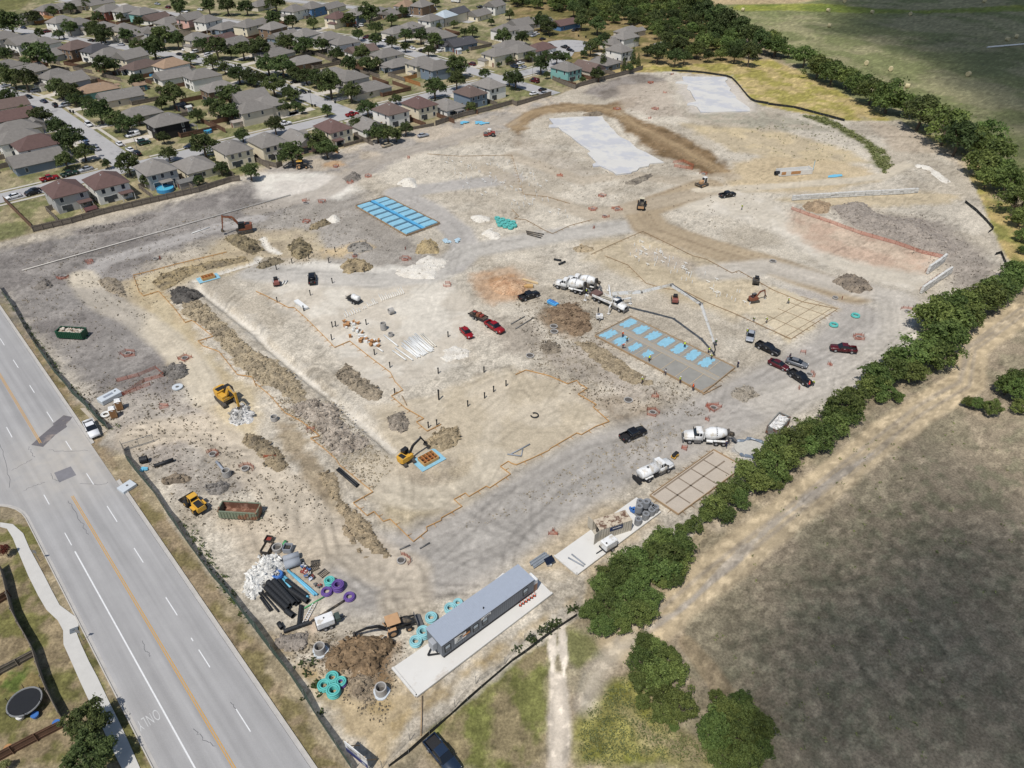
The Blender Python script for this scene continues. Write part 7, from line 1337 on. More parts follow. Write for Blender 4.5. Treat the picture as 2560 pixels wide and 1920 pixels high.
q = MB(); q.box(-L + .1, -W + .1, .121, L - .12, W - .1, 2.5); d_ = MB().beam((-L, -W, 1.3), (-L - 1.15, -W - .45, 1.3), .06, 2.4).build('door', ctm, t); MB().beam((-L, W, 1.3), (-L - .3, W + 1.1, 1.3), .06, 2.4).build('door', ctm, t); MB().box(-L + 1.9, -W - .06, 1.55, -L + 4.3, -W - .02, 2.4).build('banner', mat('banner_navy', C(34, 52, 92), .7), t); MB().box(-L + 2.4, -W - .075, 1.95, -L + 4.0, -W - .061, 2.1).build('banner_lettering', whitep, t); MB().box(-L + .5, -.8, .125, L - .3, .8, 1.2).build('stored_goods', dsteel, t)
def dumpster(tl, hd, label, m, inner, L=6.7, W=2.35, H=1.75, fill=None):
 p, yw = pose(tl, hd, .8); t = thing('roll_off_dumpster', label, 'dumpster', p, yw); l, w_ = L / 2, W / 2; q = MB()
 for s in (-1, 1): q.box(-l, s * w_ - .05, .2, l, s * w_ + .05, H)
 for x in (-l, l): q.box(x - .05, -w_ + .05, .2, x + .05, w_ - .05, H)
 q.build('wall', m, t); MB().box(-l + .05, -w_ + .05, .2, l - .05, w_ - .05, .3).build('floor_plate', inner, t); q = MB()
 for s in (-1, 1): q.box(-l + .051, min(s * (w_ - .051), s * (w_ - .07)), .31, l - .051, max(s * (w_ - .051), s * (w_ - .07)), H - .06)
 q.build('inner_lining', inner, t); r = MB()
 for x in us(-l + .5, l - .35, 11):
  for s in (-1, 1): r.box(x - .05, min(s * (w_ + .051), s * (w_ + .14)), .25, x + .05, max(s * (w_ + .051), s * (w_ + .14)), H - .1)
 for s in (-1, 1): r.box(-l - .05, s * w_ - .1, H, l + .05, s * w_ + .1, H + .12); r.box(-l, s * .55 - .1, 0, l + .5, s * .55 + .1, .2)
 for x in (-l, l): r.box(x - .1, -w_ + .1, H, x + .1, w_ - .1, H + .12)
 r.build('rib', m, t)
 if fill:
  rr = random.Random(4); q = MB()
  for k in range(60): q.xf((rr.uniform(-l + .5, l - .5), rr.uniform(-w_ + .4, w_ - .4), rr.uniform(H - .5, H - .05)), rr.random() * 3, rr.random() - .5, rr.random() - .5).box(-.35, -.2, -.1, .35, .2, .1)
  MB().box(-l + .08, -w_ + .08, .32, l - .08, w_ - .08, H - .35).build('rubble_fill', fill[0], t); q.build('load', fill[1], t)
 return t
trash = mat('mixed_trash', C(206, 196, 180), .8, vary=.35, scale=1.5, tint=C(186, 140, 100), tamt=.3)
dumpster('01:500,1215', '01:745,1230', 'dark green dumpster heaped with pale rubbish on the grey soil', mat('dumpster_green', C(36, 82, 58), .55, vary=.1), dsteel, fill=(dsteel, trash), L=6.2)
dumpster('12:-300,1090', '12:30,1110', 'empty rusty dumpster with faded grey-green ribs beside the wheel loader', mat('dumpster_faded', C(128, 138, 116), .7, vary=.12, tint=C(140, 100, 76), tamt=.3, tscale=.5), mat('rust_lining', C(120, 84, 66), .85, vary=.2, tint=C(168, 130, 110), tamt=.3))
dumpster('32:20,435', '32:150,285', 'rusty-rimmed dumpster filled with white concrete washout by the hedge', mat('dumpster_grey', C(128, 130, 126), .7, vary=.15, tint=C(120, 84, 66), tamt=.35), MATS['rust_lining'], L=5.6, fill=(whitep, mat('washout_white', C(226, 224, 220), .8, vary=.15)))
def toilet(s, yaw, label):
 t = thing('portable_toilet', label, 'portable toilet', at(s), yaw, None); q = MB(); q.box(-.58, -.58, .1, .58, .58, 2.05); q.build('cabin', mat('toilet_tan', C(176, 138, 98), .6, vary=.05), t); MB().add([(-.64, -.64, 2.05), (.64, -.64, 2.05), (.64, .64, 2.05), (-.64, .64, 2.05), (-.5, -.35, 2.35), (.5, -.35, 2.35), (.5, .35, 2.35), (-.5, .35, 2.35)], [(0, 3, 2, 1), (4, 5, 6, 7), (0, 1, 5, 4), (1, 2, 6, 5), (2, 3, 7, 6), (3, 0, 4, 7)]).build('roof', whitep, t); MB().box(-.62, -.62, 0, .62, .62, .1).build('skid_base', mat('toilet_dark', C(110, 84, 58), .7), t)
 MB().box(-.45, -.61, .2, .45, -.581, 1.95).build('door', mat('toilet_door', C(146, 108, 72), .6), t); MB().box(-.2, -.63, 1.7, .25, -.611, 1.85).build('door_label', whitep, t); MB().cyl((.35, .35, 2.3), (.35, .35, 2.6), .05, n=8).build('vent_pipe', darkp, t)
yt = yawpx('02:950,300', '02:1060,275')
toilet('02:990,280', yt, 'tan portable toilet with a white roof, the one in front'); toilet('02:1040,212', yt, 'tan portable toilet with a white roof, tucked behind its twin')
t = thing('precast_vault_lid', 'large pale grey concrete vault lid with a dark panel by the toilets', 'vault lid', at('02:955,125'), yawpx('02:890,190', '02:1050,105')); MB().box(-2.2, -1.05, 0, 2.2, 1.05, 1.0, .1).build('concrete_box', mat('precast_concrete', C(206, 212, 216), .7, vary=.04), t); MB().box(-1.2, -.35, 1.0, .8, .3, 1.03).build('panel', mat('grey_panel', C(146, 152, 162), .6), t); MB().cyl((1.4, .2, 1.0), (1.4, .2, 1.04), .2, n=14).build('manway', darkp, t)
t = thing('inlet_slab', 'white square concrete inlet cover at the road kerb', 'inlet cover', at('02:1102,898'), yawpx('02:1045,880', '02:1110,838')); MB().box(-1.3, -1.0, 0, 1.3, 1.0, .55, .04).build('concrete_box', MATS['precast_concrete'], t); MB().cyl((.1, 0, .55), (.1, 0, .58), .22, n=14).build('manhole_cover', steel, t)
# ------------------------------------------------------------------ pipes, coils and stores
blackpl = mat('black_corrugated_pipe', C(40, 42, 45), .6, vary=.15); bluepipe = mat('pale_blue_pipe', C(120, 196, 226), .5, vary=.06); greyp = mat('grey_concrete_pipe', C(160, 165, 172), .8, vary=.06); precast = MATS['precast_concrete']; conc2 = mat('manhole_concrete', C(178, 174, 168), .9, vary=.12)
pvc = mat('white_plastic_pipe', C(240, 240, 236), .5, vary=.04); teal = mat('teal_coil', C(98, 190, 182), .6, vary=.1); aqua = mat('pale_aqua_coil', C(150, 204, 210), .6, vary=.08); purple = mat('purple_coil', C(104, 78, 146), .6, vary=.1); greenp = mat('green_pipe', C(92, 172, 112), .5)
def pipe(name, label, a, b, r, m, group=None, wall=None, z=0.0, n=14, cat='pipe', rib=False):
 A, B = at(a, r + z), at(b, r + z); t = A.copy(); d = (B - A); q = MB()
 q.ring((0, 0, 0), d, r, r * (wall or .82), d.length, n)
 if rib: [q.ring(d * f, d, r * 1.06, r * .98, .08, n) for f in us(.02, .97, max(4, int(d.length / .5)))]
 o = q.build(name, m, None, True if not rib else False, label=label, cat=cat); o.location = t
 if group: o['group'] = group
 return o
for k, (a, b, r, z, l) in enumerate((('y:395,1065', 'y:850,1505', .48, 0, 'fat black corrugated pipe with a green rim, longest of the pipe yard'), ('y:350,1165', 'y:790,1590', .44, 0, 'fat black corrugated pipe lying outside the longest one'), ('y:500,1030', 'y:920,1490', .40, .5, 'fat black corrugated pipe lying on top of two others'), ('y:575,985', 'y:790,1240', .33, 0, 'black corrugated pipe ending against the blue coil'), ('y:760,1030', 'y:1160,1340', .32, 0, 'black corrugated pipe lying beside the blue pipes'), ('y:820,1215', 'y:1180,1450', .42, 0, 'short fat black pipe with a pale rim in the pipe yard'), ('y:640,1090', 'y:1010,1480', .3, 0, 'middling black pipe between the fat ones'))):
 pipe('corrugated_pipe', l, a, b, r, blackpl, 'black pipes of the pipe yard', z=z, n=16, rib=True)
for a, b, l in (('y:205,1265', 'y:470,1620', 'thin black pipe, outermost at the stone pile'), ('y:270,1265', 'y:600,1650', 'thin black pipe, second from the stone pile'), ('y:345,1275', 'y:730,1650', 'thin black pipe beside the fat corrugated ones'), ('y:240,1370', 'y:430,1640', 'thin black pipe crossing under the outermost one')): pipe('black_pipe', l, a, b, .14, blackpl, 'thin black pipes of the pipe yard', n=8)
for a, b, r, l in (('y:785,835', 'y:1320,1325', .2, 'pale blue pipe, longest of the blue bundle'), ('y:870,890', 'y:1370,1320', .17, 'pale blue pipe along the rusty fittings'), ('y:720,960', 'y:1190,1370', .2, 'pale blue pipe beside the black one'), ('y:690,1000', 'y:870,1210', .17, 'short pale blue pipe showing between black pipes')): pipe('blue_pipe', l, a, b, r, bluepipe, 'pale blue pipes of the pipe yard', n=12)
pipe('concrete_pipe', 'grey concrete pipe lying behind its fatter twin by the white stones', 'y:690,620', 'y:1010,520', .55, greyp, n=20); pipe('concrete_pipe', 'fat grey concrete pipe lying in front by the white stones', 'y:720,745', 'y:1030,640', .7, greyp, n=20)
pipe('green_pipe', 'short green pipe leaning by the concrete ring', 'y:745,255', 'y:670,370', .26, greenp); pipe('green_pipe', 'long thin green pipe on the dirt by the purple coils', 'y:1110,1585', 'y:1520,1345', .1, greenp, n=8)
pipe('black_pipe', 'black pipe leaning across the short black pipes by the generator', '13:388,255', '13:368,445', .3, blackpl, rib=True); pipe('black_pipe', 'black pipe nearest the generator trailer wheels', '13:238,478', '13:465,398', .32, blackpl, rib=True); pipe('black_pipe', 'short black stub pipe with an orange lip', '13:195,405', '13:225,450', .35, blackpl); pipe('black_pipe', 'short fat black elbow piece at the pipe ends', '13:260,300', '13:320,345', .4, blackpl, rib=True)
pipe('steel_beam', 'long dark beam on the dirt under the purple coil', '13:480,390', '13:790,195', .16, dsteel, n=6, cat='beam')
pipe('black_pipe', 'short fat black pipe standing by the blue tarp at the gate', '02:1205,660', '02:1270,645', .62, blackpl, rib=True); pipe('plastic_trough', 'long black plastic trough on the dirt by the gate', '02:1330,710', '02:1500,650', .35, blackpl, n=6, cat='trough')
for k, o_ in enumerate((0, 14)): pipe('black_pipe', ('outer' if k else 'inner') + ' one of two long black pipes on the berm side form boards', f'12:{700 + o_},{740 - o_}', f'12:{870 + o_},{885 - o_}', .22, blackpl, n=10)
for k in range(3): pipe('steel_pile', f"{['topmost', 'middle', 'lowest'][k]} of three long dark steel bars below the teal coils", f'21:{120 + k * 4},{335 + k * 13}', f'21:{275 - k * 12},{365 + k * 15}', .15, dsteel, n=6, cat='bar')
for k, (a, b) in enumerate((('21:362,580', '21:425,590'), ('21:405,622', '21:460,600'))): pipe('black_trough', ['flat black trough nearer the heap', 'flat black trough nearer the mixer trucks'][k] + ' by the pale track', a, b, .28, blackpl, n=6, cat='trough')
pipe('water_main', 'long thin white pipeline laid across the dark soil', 'p:55,676', 'p:726,487', .14, mat('dusty_white_pipe', C(214, 208, 198), .6), n=8); pipe('water_main', 'short white pipe by the red netting near the orange excavator', '01:1655,357', '01:1810,305', .12, pvc, n=8)
pipe('irrigation_pipe', 'white irrigation pipe line in the shaded hayfield', '30:1895,408', '30:2400,365', .45, pvc, n=8)
def coil(s, label, m, r=.8, n=3, z0=0, group=None):
 o = MB(); [o.torus((0, 0, .13 + .21 * k), r - .06 * (k % 2), .14, 22, 7) for k in range(n)]; [o.torus((0, 0, .13 + .21 * k), r - .26, .12, 20, 6) for k in range(n)]; c = o.build('pipe_coil', m, None, True, label=label, cat='pipe coil'); p = at(s); c.location = (p.x, p.y, z0); c.rotation_euler = (0, 0, rnd.random() * 6)
 if group: c['group'] = group
for a in (('13:592,958', 'teal pipe coil, outer one of the cluster by the concrete manhole', teal), ('13:662,890', 'teal pipe coil, upper one of the cluster by the concrete manhole', teal), ('13:675,1015', 'double stacked teal pipe coil of the manhole cluster', teal, .85, 5), ('13:735,932', 'teal and purple pipe coil touching the dug heap', purple, .7, 2), ('13:735,928', 'thin teal coil lying on the purple one', teal, .68, 1, .4), ('13:1515,372', 'pale aqua coil by the backhoe bucket', aqua), ('13:1447,510', 'tall pale aqua coil against the trailer corner', aqua, .85, 5), ('13:1382,577', 'pale aqua coil on the mud before the trailer pad', aqua), ('13:1680,292', 'pale aqua coil half hidden behind the trailer', aqua), ('13:1745,240', 'pale aqua coil behind the middle of the trailer', aqua, .7, 2),
 ('y:1625,1110', 'teal coil standing among the purple ones', teal, .72, 5), ('y:1560,1270', 'loose purple coil nearest the green pipe', purple, .8, 2), ('y:1790,1190', 'tall purple coil beside the teal one', purple, .85, 5), ('y:2005,1375', 'purple coil on its own at the end of the dark beam', purple, .8, 2), ('y:600,970', 'bright blue coil behind the black pipes', bluep, .75, 4), ('31:755,1072', 'teal coil alone on the dirt, higher of two', teal, .95, 2), ('31:567,1152', 'teal coil alone on the dirt, lower of two', teal, .95, 2), ('02:915,265', 'white hose coil beside the portable toilet', pvc, .85, 1)): coil(*a)
for k in range(11): coil(f'11:{2085 + (k % 4) * 45 + (k // 4) * 12},{235 + (k % 4) * 12 + (k // 4) * 28}', 'teal pipe coil in the heap beside the white lime piles', teal, .75, 3, 0, 'heaped teal coils')
def ring(s, label, r=.75, h=1.2, tilt=None, base=False, wall=.8, z=0, m=None):
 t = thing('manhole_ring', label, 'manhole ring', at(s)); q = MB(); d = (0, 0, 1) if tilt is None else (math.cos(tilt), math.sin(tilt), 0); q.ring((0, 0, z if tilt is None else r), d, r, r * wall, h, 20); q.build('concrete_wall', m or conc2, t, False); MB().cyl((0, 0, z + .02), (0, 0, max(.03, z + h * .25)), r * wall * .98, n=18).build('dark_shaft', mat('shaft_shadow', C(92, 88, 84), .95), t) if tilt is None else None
 if base: MB().prism([(1.4 * r * math.cos(a) * (1 + .15 * math.sin(3 * a)), 1.4 * r * math.sin(a)) for a in us(0, 6.283, 14)[:-1]], -.1, .12).build('concrete_base', precast, t)
 return t
ring('13:1085,1010', 'grey concrete manhole on a pale base beside the office trailer pad', .8, 1.5, base=True); ring('13:557,655', 'grey concrete manhole with a white collar by the road fence', .8, 1.4, base=True); ring('02:1962,790', 'grey manhole with a white pipe running into it, by the wheel loader', .75, 1.3); pipe('drain_pipe', 'pale pipe running down into the manhole by the wheel loader', '02:1870,670', '02:1945,760', .25, greyp)
ring('11:1150,1055', 'concrete pipe section lying on the pale pad', .75, 1.2, tilt=.6); ring('11:1103,1185', 'tall concrete manhole cone standing beside the cardboard boxes', .72, 1.7); ring('11:1165,1240', 'low concrete ring beside the white pipe fan', .6, .7); ring('12:160,310', 'grey concrete ring by the form boards on the berm', .7, .9); ring('02:1535,30', 'flat white concrete ring on the soil by the red trench net', 1.1, .25, wall=.35, m=precast); ring('y:590,430', 'concrete ring with a stick in it at the pipe yard', .85, .8)
for s, l in (('21:360,1162', 'sunken manhole in the brown clods, upper one'), ('21:365,1207', 'sunken manhole in the brown clods, lower one'), ('21:155,1415', 'sunken manhole by the tan form boards'), ('22:1005,140', 'manhole in the churned soil below the fresh slab'), ('31:42,598', 'pale flat manhole lid on the brown soil edge'), ('11:430,95', 'white manhole lid in the dark soil near the lime pile')): ring(s, l, .95, .18)
def binbox(s, yaw, label, m, l=1.6, w_=1.1, h=.9, fill=None):
 t = thing('steel_bin', label, 'bin', at(s), yaw); q = MB()
 for y in (-w_ / 2, w_ / 2): q.box(-l / 2, y - .04, 0, l / 2, y + .04, h)
 for x in (-l / 2, l / 2): q.box(x - .04, -w_ / 2 + .04, 0, x + .04, w_ / 2 - .04, h)
 q.build('wall', m, t); MB().box(-l / 2 + .05, -w_ / 2 + .05, .02, l / 2 - .05, w_ / 2 - .05, h * .5).build('contents', fill or dsteel, t)
binbox('y:390,430', 1.4, 'dark steel box holding a rusty disc at the pipe yard', dsteel, 2.3, 1.3, .9, rus); binbox('y:800,440', 1.5, 'grey open bin with teal fittings beside the concrete pipes', greyp, 1.3, 1.3, 1.0, dsteel); binbox('y:420,265', 1.4, 'small dark bin of red and white parts', dsteel, 1.2, 1.1, .8, redp)
rr = random.Random(12)
for k in range(26):
 u, v = rr.random(), rr.random(); x = 960 + 380 * u + 160 * v; y = 720 + 420 * u - 40 * v + 60 * rr.random(); mm = rr.choice([dsteel, dsteel, rus, steel, redp, whitep, bluep]); q = MB(); a = rr.random() * 6
 q.cyl((-.25, 0, .2), (.3, 0, .2), .16, n=8); q.cyl((0, 0, .1), (0, .3, .35), .12, n=8); q.box(.26, -.2, .02, .34, .2, .42); o = q.build('pipe_fitting', mm, None, label='pipe fitting in the jumble beside the blue pipes', cat='pipe fitting', group='jumbled pipe fittings'); p = at(f'y:{x:.0f},{y:.0f}'); o.location = (p.x, p.y, 0); o.rotation_euler = (0, 0, a)
for s, a in (('y:1300,790', .6), ('y:1330,700', .2), ('y:1490,900', .9)):
 t = thing('pallet_grate', {'y:1300,790': 'steel grate with pale bars at the jumble', 'y:1330,700': 'small upright steel grate at the top of the jumble', 'y:1490,900': 'dark square grate at the outer edge of the jumble'}[s], 'grate', at(s), a); q = MB(); [q.box(-.7 + .25 * i, -.6, .1, -.62 + .25 * i, .6, .2) for i in range(6)]; q.box(-.75, -.6, .02, .75, -.5, .1).box(-.75, .5, .02, .75, .6, .1); q.build('bar', dsteel, t)
t = thing('white_ladder', 'white ladder lying between black pipe and green pipe', 'ladder', at('13:465,320'), yawpx('13:430,390', '13:500,260')); MB().box(-2.0, -.3, .05, 2.0, -.2, .15).box(-2.0, .2, .05, 2.0, .3, .15).build('rail', whitep, t); q = MB(); [q.box(x, -.2, .07, x + .06, .2, .13) for x in us(-1.9, 1.8, 9)]; q.build('rung', whitep, t)
# white pipe fan, pipe bundles, boxes
for k in range(27):
 f = k / 26; j = rnd.uniform(-14, 14); a = (1250 + 130 * f + j * .4, 1318 - 92 * f + j); b = (1385 + 155 * f + j * .5, 1432 - 72 * f + rnd.uniform(-12, 12)); pipe('white_pipe', 'white pipe in the fan of pipes laid out on the pale pad', f'11:{a[0]:.0f},{a[1]:.0f}', f'11:{b[0]:.0f},{b[1]:.0f}', .1, pvc, 'fan of white pipes', n=8, z=.02 * (k % 3))
for a, b, l in (('11:1425,1228', '11:1535,1338', 'inner'), ('11:1440,1224', '11:1556,1332', 'outer')): pipe('pipe_bundle', l + ' one of two cream pipe bundles at the end of the fan', a, b, .16, mat('cream_pipe', C(232, 226, 212), .6), n=6)
for a, b, l in (('11:1205,1345', '11:1355,1452', 'bundle of white pipes nearest the boxes'), ('11:1180,1370', '11:1295,1450', 'single white pipe outside the fan'), ('11:1105,1235', '11:1225,1330', 'pale pipe leading from the concrete ring to the fan'), ('11:1045,1345', '11:1098,1378', 'short white pipe by the boxes')): pipe('white_pipe', l, a, b, .16, pvc, n=8)
for (x0, y0, x1, y1, n_, h_) in ((778, 1080, 900, 1030, 7, 70), (925, 1013, 955, 1003, 3, 25), (975, 990, 1050, 960, 6, 45), (1090, 940, 1280, 876, 12, 60)):
 for k in range(n_):
  f = k / max(1, n_ - 1); x, y = x0 + (x1 - x0) * f, y0 + (y1 - y0) * f; hh = h_ * rnd.uniform(.15, 1); pipe('white_rod', 'thin white rod in the rows laid out by the tank trailer', f'11:{x:.0f},{y:.0f}', f'11:{x - hh * .55:.0f},{y - hh:.0f}', .09, pvc, 'rows of white rods', n=6)
t = thing('foam_planks', 'stack of long white planks by the form boards', 'plank stack', at('11:392,980'), yawpx('11:340,940', '11:445,1020')); MB().box(-2.6, -.6, 0, 2.6, .6, .5).build('planks', pvc, t); MB().box(-2.62, -.62, .2, 2.62, .62, .24).build('strap', greyp, t)
for k in range(2): pipe('white_plank', ['white plank beside the red skid steer', 'second white plank beside the red skid steer'][k], f'11:{228 + 22 * k},{795 - 2 * k}', f'11:{245 + 26 * k},{765 - 2 * k}', .16, pvc, n=4, cat='plank')
card = mat('cardboard', C(186, 138, 92), .85, vary=.15); 
for k in range(46):
 f = rnd.random(); x = 790 + 230 * f + rnd.gauss(0, 26); y = 1160 + 165 * f + rnd.gauss(0, 26) - (30 if f < .5 else 0); p = at(f'11:{x:.0f},{y:.0f}'); l, w_, h = rnd.uniform(.4, .9), rnd.uniform(.35, .6), rnd.uniform(.3, .6)
 wht = rnd.random() < .38; q = MB(); q.box(-l / 2, -w_ / 2, 0, l / 2, w_ / 2, h)
 if not wht: q.add([(-l / 2, -w_ / 2, h), (l / 2, -w_ / 2, h), (l / 2, -w_ / 2 - .2, h + .12), (-l / 2, -w_ / 2 - .2, h + .12)], [(0, 1, 2, 3)]); q.add([(-l / 2, w_ / 2, h), (l / 2, w_ / 2, h), (l / 2, w_ / 2 + .22, h + .05), (-l / 2, w_ / 2 + .22, h + .05)], [(0, 1, 2, 3)])
 o = q.build('plastic_bag_box' if wht else 'cardboard_box', pvc if wht else card, None, label=('white wrapped box' if wht else 'open cardboard box') + ' in the scatter beside the concrete cone', cat='box', group='scattered ' + ('white boxes' if wht else 'cardboard boxes')); o.location = (p.x, p.y, 0); o.rotation_euler = (0, 0, rnd.random() * 6)
# risers and stubs
RS = (('11', '178,670 312,615 457,575 630,610 937,690 685,515', 'on the strip behind the skid steer'), ('11', '413,1025 185,950 470,890 660,785 660,1165 690,1160 655,1275 953,1145', 'on the pale pad near the boxes'), ('11', '1660,1250 1575,1565 1158,1515 1970,1555 1025,1405', 'on the pad past the white pipe fan'), ('12', '1830,190 1975,120 2053,65 2160,15', 'in the row crossing the beige pad'), ('12', '1490,375 1563,355 1200,85', 'inside the notch of the form boards'))
for reg, ss, l in RS:
 for s in ss.split(): pipe_ = MB(); pipe_.cyl((0, 0, -.1), (0, 0, 1.35), .13, n=8); pipe_.cyl((0, 0, 1.2), (0, 0, 1.4), .17, n=8); o = pipe_.build('riser_pipe', blackpl, None, label='black riser pipe ' + l, cat='pipe', group='black risers ' + l); o.location = at(f'{reg}:{s}')
q = MB(); q.cyl((0, 0, -.1), (0, 0, 2.4), .16, n=10); q.cyl((0, 0, 2.2), (0, 0, 2.45), .2, n=10); o = q.build('riser_pipe', blackpl, None, label='tallest black riser pipe, alone on the beige pad', cat='pipe'); o.location = at('12:1580,132')
STB = MB().cyl((0, 0, -.1), (0, 0, .8), .1, n=6).mesh('pipe_stub', pvc); STB2 = MB().cyl((0, 0, -.1), (0, 0, .5), .1, n=6).cyl((-.6, 0, .42), (.6, 0, .42), .08, n=6).mesh('pipe_stub', pvc)
for poly, n_, l in (('20:0,1360 10:1600,1380 10:1800,1640 11:2212,140 21:200,200 500,230 560,190 300,60 20:300,1560', 85, 'on the far pad below the blue-grey slab'), ('21:900,480 1120,420 1400,560 1650,680 1900,830 31:0,920 21:2100,1010 1800,920 1450,760 1100,600', 70, 'on the pad between pump boom and brown road')):
 for x, y, r in scatter(poly, n_, .3, 1, n_): o = link('pipe_stub', STB if r < .75 else STB2, None, label='white pipe stub ' + l, cat='pipe stub', group='white pipe stubs ' + l); o.location = (x, y, 0); o.rotation_euler = (0, 0, TH + (0 if r < .5 else 1.57))

# ------------------------------------------------------------------ netting, fences, walls
def sheer(name, c, alpha, scale=None):
 m = bpy.data.materials.new(name); m.use_nodes = True; N = m.node_tree.nodes; L = m.node_tree.links; b = N['Principled BSDF']; b.inputs['Base Color'].default_value = c; b.inputs['Roughness'].default_value = .8; tr = N.new('ShaderNodeBsdfTransparent'); mx = N.new('ShaderNodeMixShader'); mx.inputs[0].default_value = alpha; L.new(tr.outputs[0], mx.inputs[1]); L.new(b.outputs[0], mx.inputs[2]); L.new(mx.outputs[0], N['Material Output'].inputs['Surface']); MATS[name] = m; return m
net = sheer('orange_netting', C(206, 104, 72), .42); screen = sheer('green_fence_screen', C(58, 80, 70), .86); wire = sheer('wire_mesh', C(120, 120, 116), .22); silt = mat('black_silt_cloth', C(38, 40, 40), .8, vary=.2); post_m = mat('rusty_post', C(124, 62, 48), .8); gpost = mat('galvanised_post', C(150, 150, 148), .5, .3)
def curtain(name, label, path, h, m, pm, step=2.5, cat='fence', sag=.12, group=None, pr=.04, z=0.0, lean=0.0):
 o = path[0].copy(); o.z = 0; t = thing(name, label, cat, o, 0, group); q = MB(); rr = random.Random(int(o.x * 17)); prev = None
 P = []
 for a, b in zip(path[:-1], path[1:]):
  k = max(1, int((b - a).length / step)); P += [a.lerp(b, i / k) for i in range(k)]
 P.append(path[-1]); vs = []; fs = []
 for i, p in enumerate(P):
  d = (P[min(i + 1, len(P) - 1)] - P[max(i - 1, 0)]).normalized(); nn = Vector((-d.y, d.x, 0)) * (rr.uniform(-.12, .12) * h + lean); p = p - o; p.z = 0; hh = h * (1 - sag * rr.random()); vs += [(p.x, p.y, z - .05), (p.x + nn.x, p.y + nn.y, z + hh)]; po = link('post', POSTS.setdefault((pm.name, h, pr), MB().cyl((0, 0, -.1), (0, 0, h * 1.06), pr, n=5).mesh('post', pm)), t); po.location = (p.x, p.y, z)
  if i: fs.append((2 * i - 2, 2 * i, 2 * i + 1, 2 * i - 1))
 q.add(vs, fs); q.build('netting' if m is net else 'screen', m, t); return t
screenf = ats('01:0,830 60,925 120,1012 240,1222 380,1432 470,1560 02:560,0 620,82 740,192 850,315 935,392'); curtain('screened_fence', 'green screened chain-link fence along the road, beyond the gate', screenf, 1.9, screen, gpost, 3, pr=.05)
curtain('screened_fence', 'green screened chain-link fence along the road, from the gate to the billboard', ats('02:1062,560 1100,660 1160,740 1330,940 1450,1130 1640,1400 1830,1659 03:2000,190 2212,478 13:140,665 290,850 420,1050 540,1240 700,1480 840,1690'), 1.9, screen, gpost, 3, pr=.05)
t = curtain('site_gate', 'open wire gate leaf standing across the site entrance', ats('02:1075,575 1330,495'), 1.7, wire, gpost, 2.4, 'gate', 0)
a, b = at('02:1075,575'), at('02:1330,495'); q = MB(); d = b - a; q.beam((0, 0, 1.7), (d.x, d.y, 1.7), .07, .07); q.beam((0, 0, .15), (d.x, d.y, .15), .07, .07); q.build('gate_frame', gpost, t)
curtain('silt_fence', 'black silt fence along the trailer yard to the thicket', ats('13:1150,1650 1320,1530 1500,1370 1700,1190 1950,965 2212,740 23:120,660 250,560 400,450 560,345'), .8, silt, gpost, 2.6)
curtain('wire_fence', 'sagging wire fence on posts just inside the silt fence', ats('13:1090,1659 1330,1420 1560,1300 1720,1130 1900,930 2150,760 23:110,560 300,480'), 1.7, wire, gpost, 3, sag=.3)
curtain('silt_fence', 'black silt fence curving round the farthest slab', ats('20:1380,615 1520,622 1650,632 1850,662 1900,680 1950,732 2030,830 2060,862 2100,882 2212,900 30:0,905 220,932 450,992 660,1048'), 1.0, silt, gpost, 3)
curtain('silt_fence', 'short black silt fence on the dry grass by the long hedge', ats('31:1700,90 1800,170 1880,250 1945,325 1900,355'), .9, silt, gpost, 2); curtain('silt_fence', 'short black silt fence ending at the lower hedge', ats('31:1960,545 2010,530 2040,600 2075,690'), .9, silt, gpost, 2)
curtain('orange_fence', 'long orange netting fence along the block wall edge', ats('31:200,150 350,205 530,265 800,365 1100,450 1330,530 1505,570 1355,692'), 1.1, net, post_m, 2.5); curtain('orange_fence', 'orange netting along the lower block wall', ats('31:1560,690 1450,740 1370,800 1310,850'), 1.0, net, post_m, 2)
curtain('orange_fence', 'orange netting lining the trench near the toilets', ats('01:1010,1640 1200,1590 1350,1525 1420,1590 1250,1640 02:1060,100 1300,10'), .9, net, post_m, 2)
curtain('orange_fence', 'tangled orange netting at the edge of the far slab', ats('20:1390,1410 1480,1400 1570,1440 1560,1465 1400,1440'), 1.1, net, post_m, 2)
blk = mat('limestone_blocks', C(218, 216, 210), .9, vary=.25, scale=1.3, bump=.1, bscale=1.5)
def blockwall(label, s, h, th=.6):
 P = ats(s); o = P[0].copy(); t = thing('block_wall', label, 'wall', (o.x, o.y, 0)); q = MB(); rr = random.Random(3)
 for a, b in zip(P[:-1], P[1:]):
  d = (b - a); k = max(1, int(d.length / 1.3))
  for r_ in range(3):
   for i in range(k): u, v = a + d * ((i + .02) / k) - o, a + d * ((i + .98) / k) - o; z = h * r_ / 3; j = rr.uniform(-.1, .1); q.beam(u + Vector((j, j, z + h / 6)), v + Vector((j, j, z + h / 6)), th + rr.uniform(-.1, .1), h / 3 - .05)
 q.build('stone_block', blk, t)
blockwall('long pale block wall below the basin', '31:205,70 500,50 800,32 1100,18 1290,5', 1.6); blockwall('pale block wall at the corner of the reddish pad', '31:1375,705 1450,655 1520,600', 2.4); blockwall('curved pale block wall below the reddish pad corner', '31:1320,875 1400,820 1500,750 1575,700', 2.0)
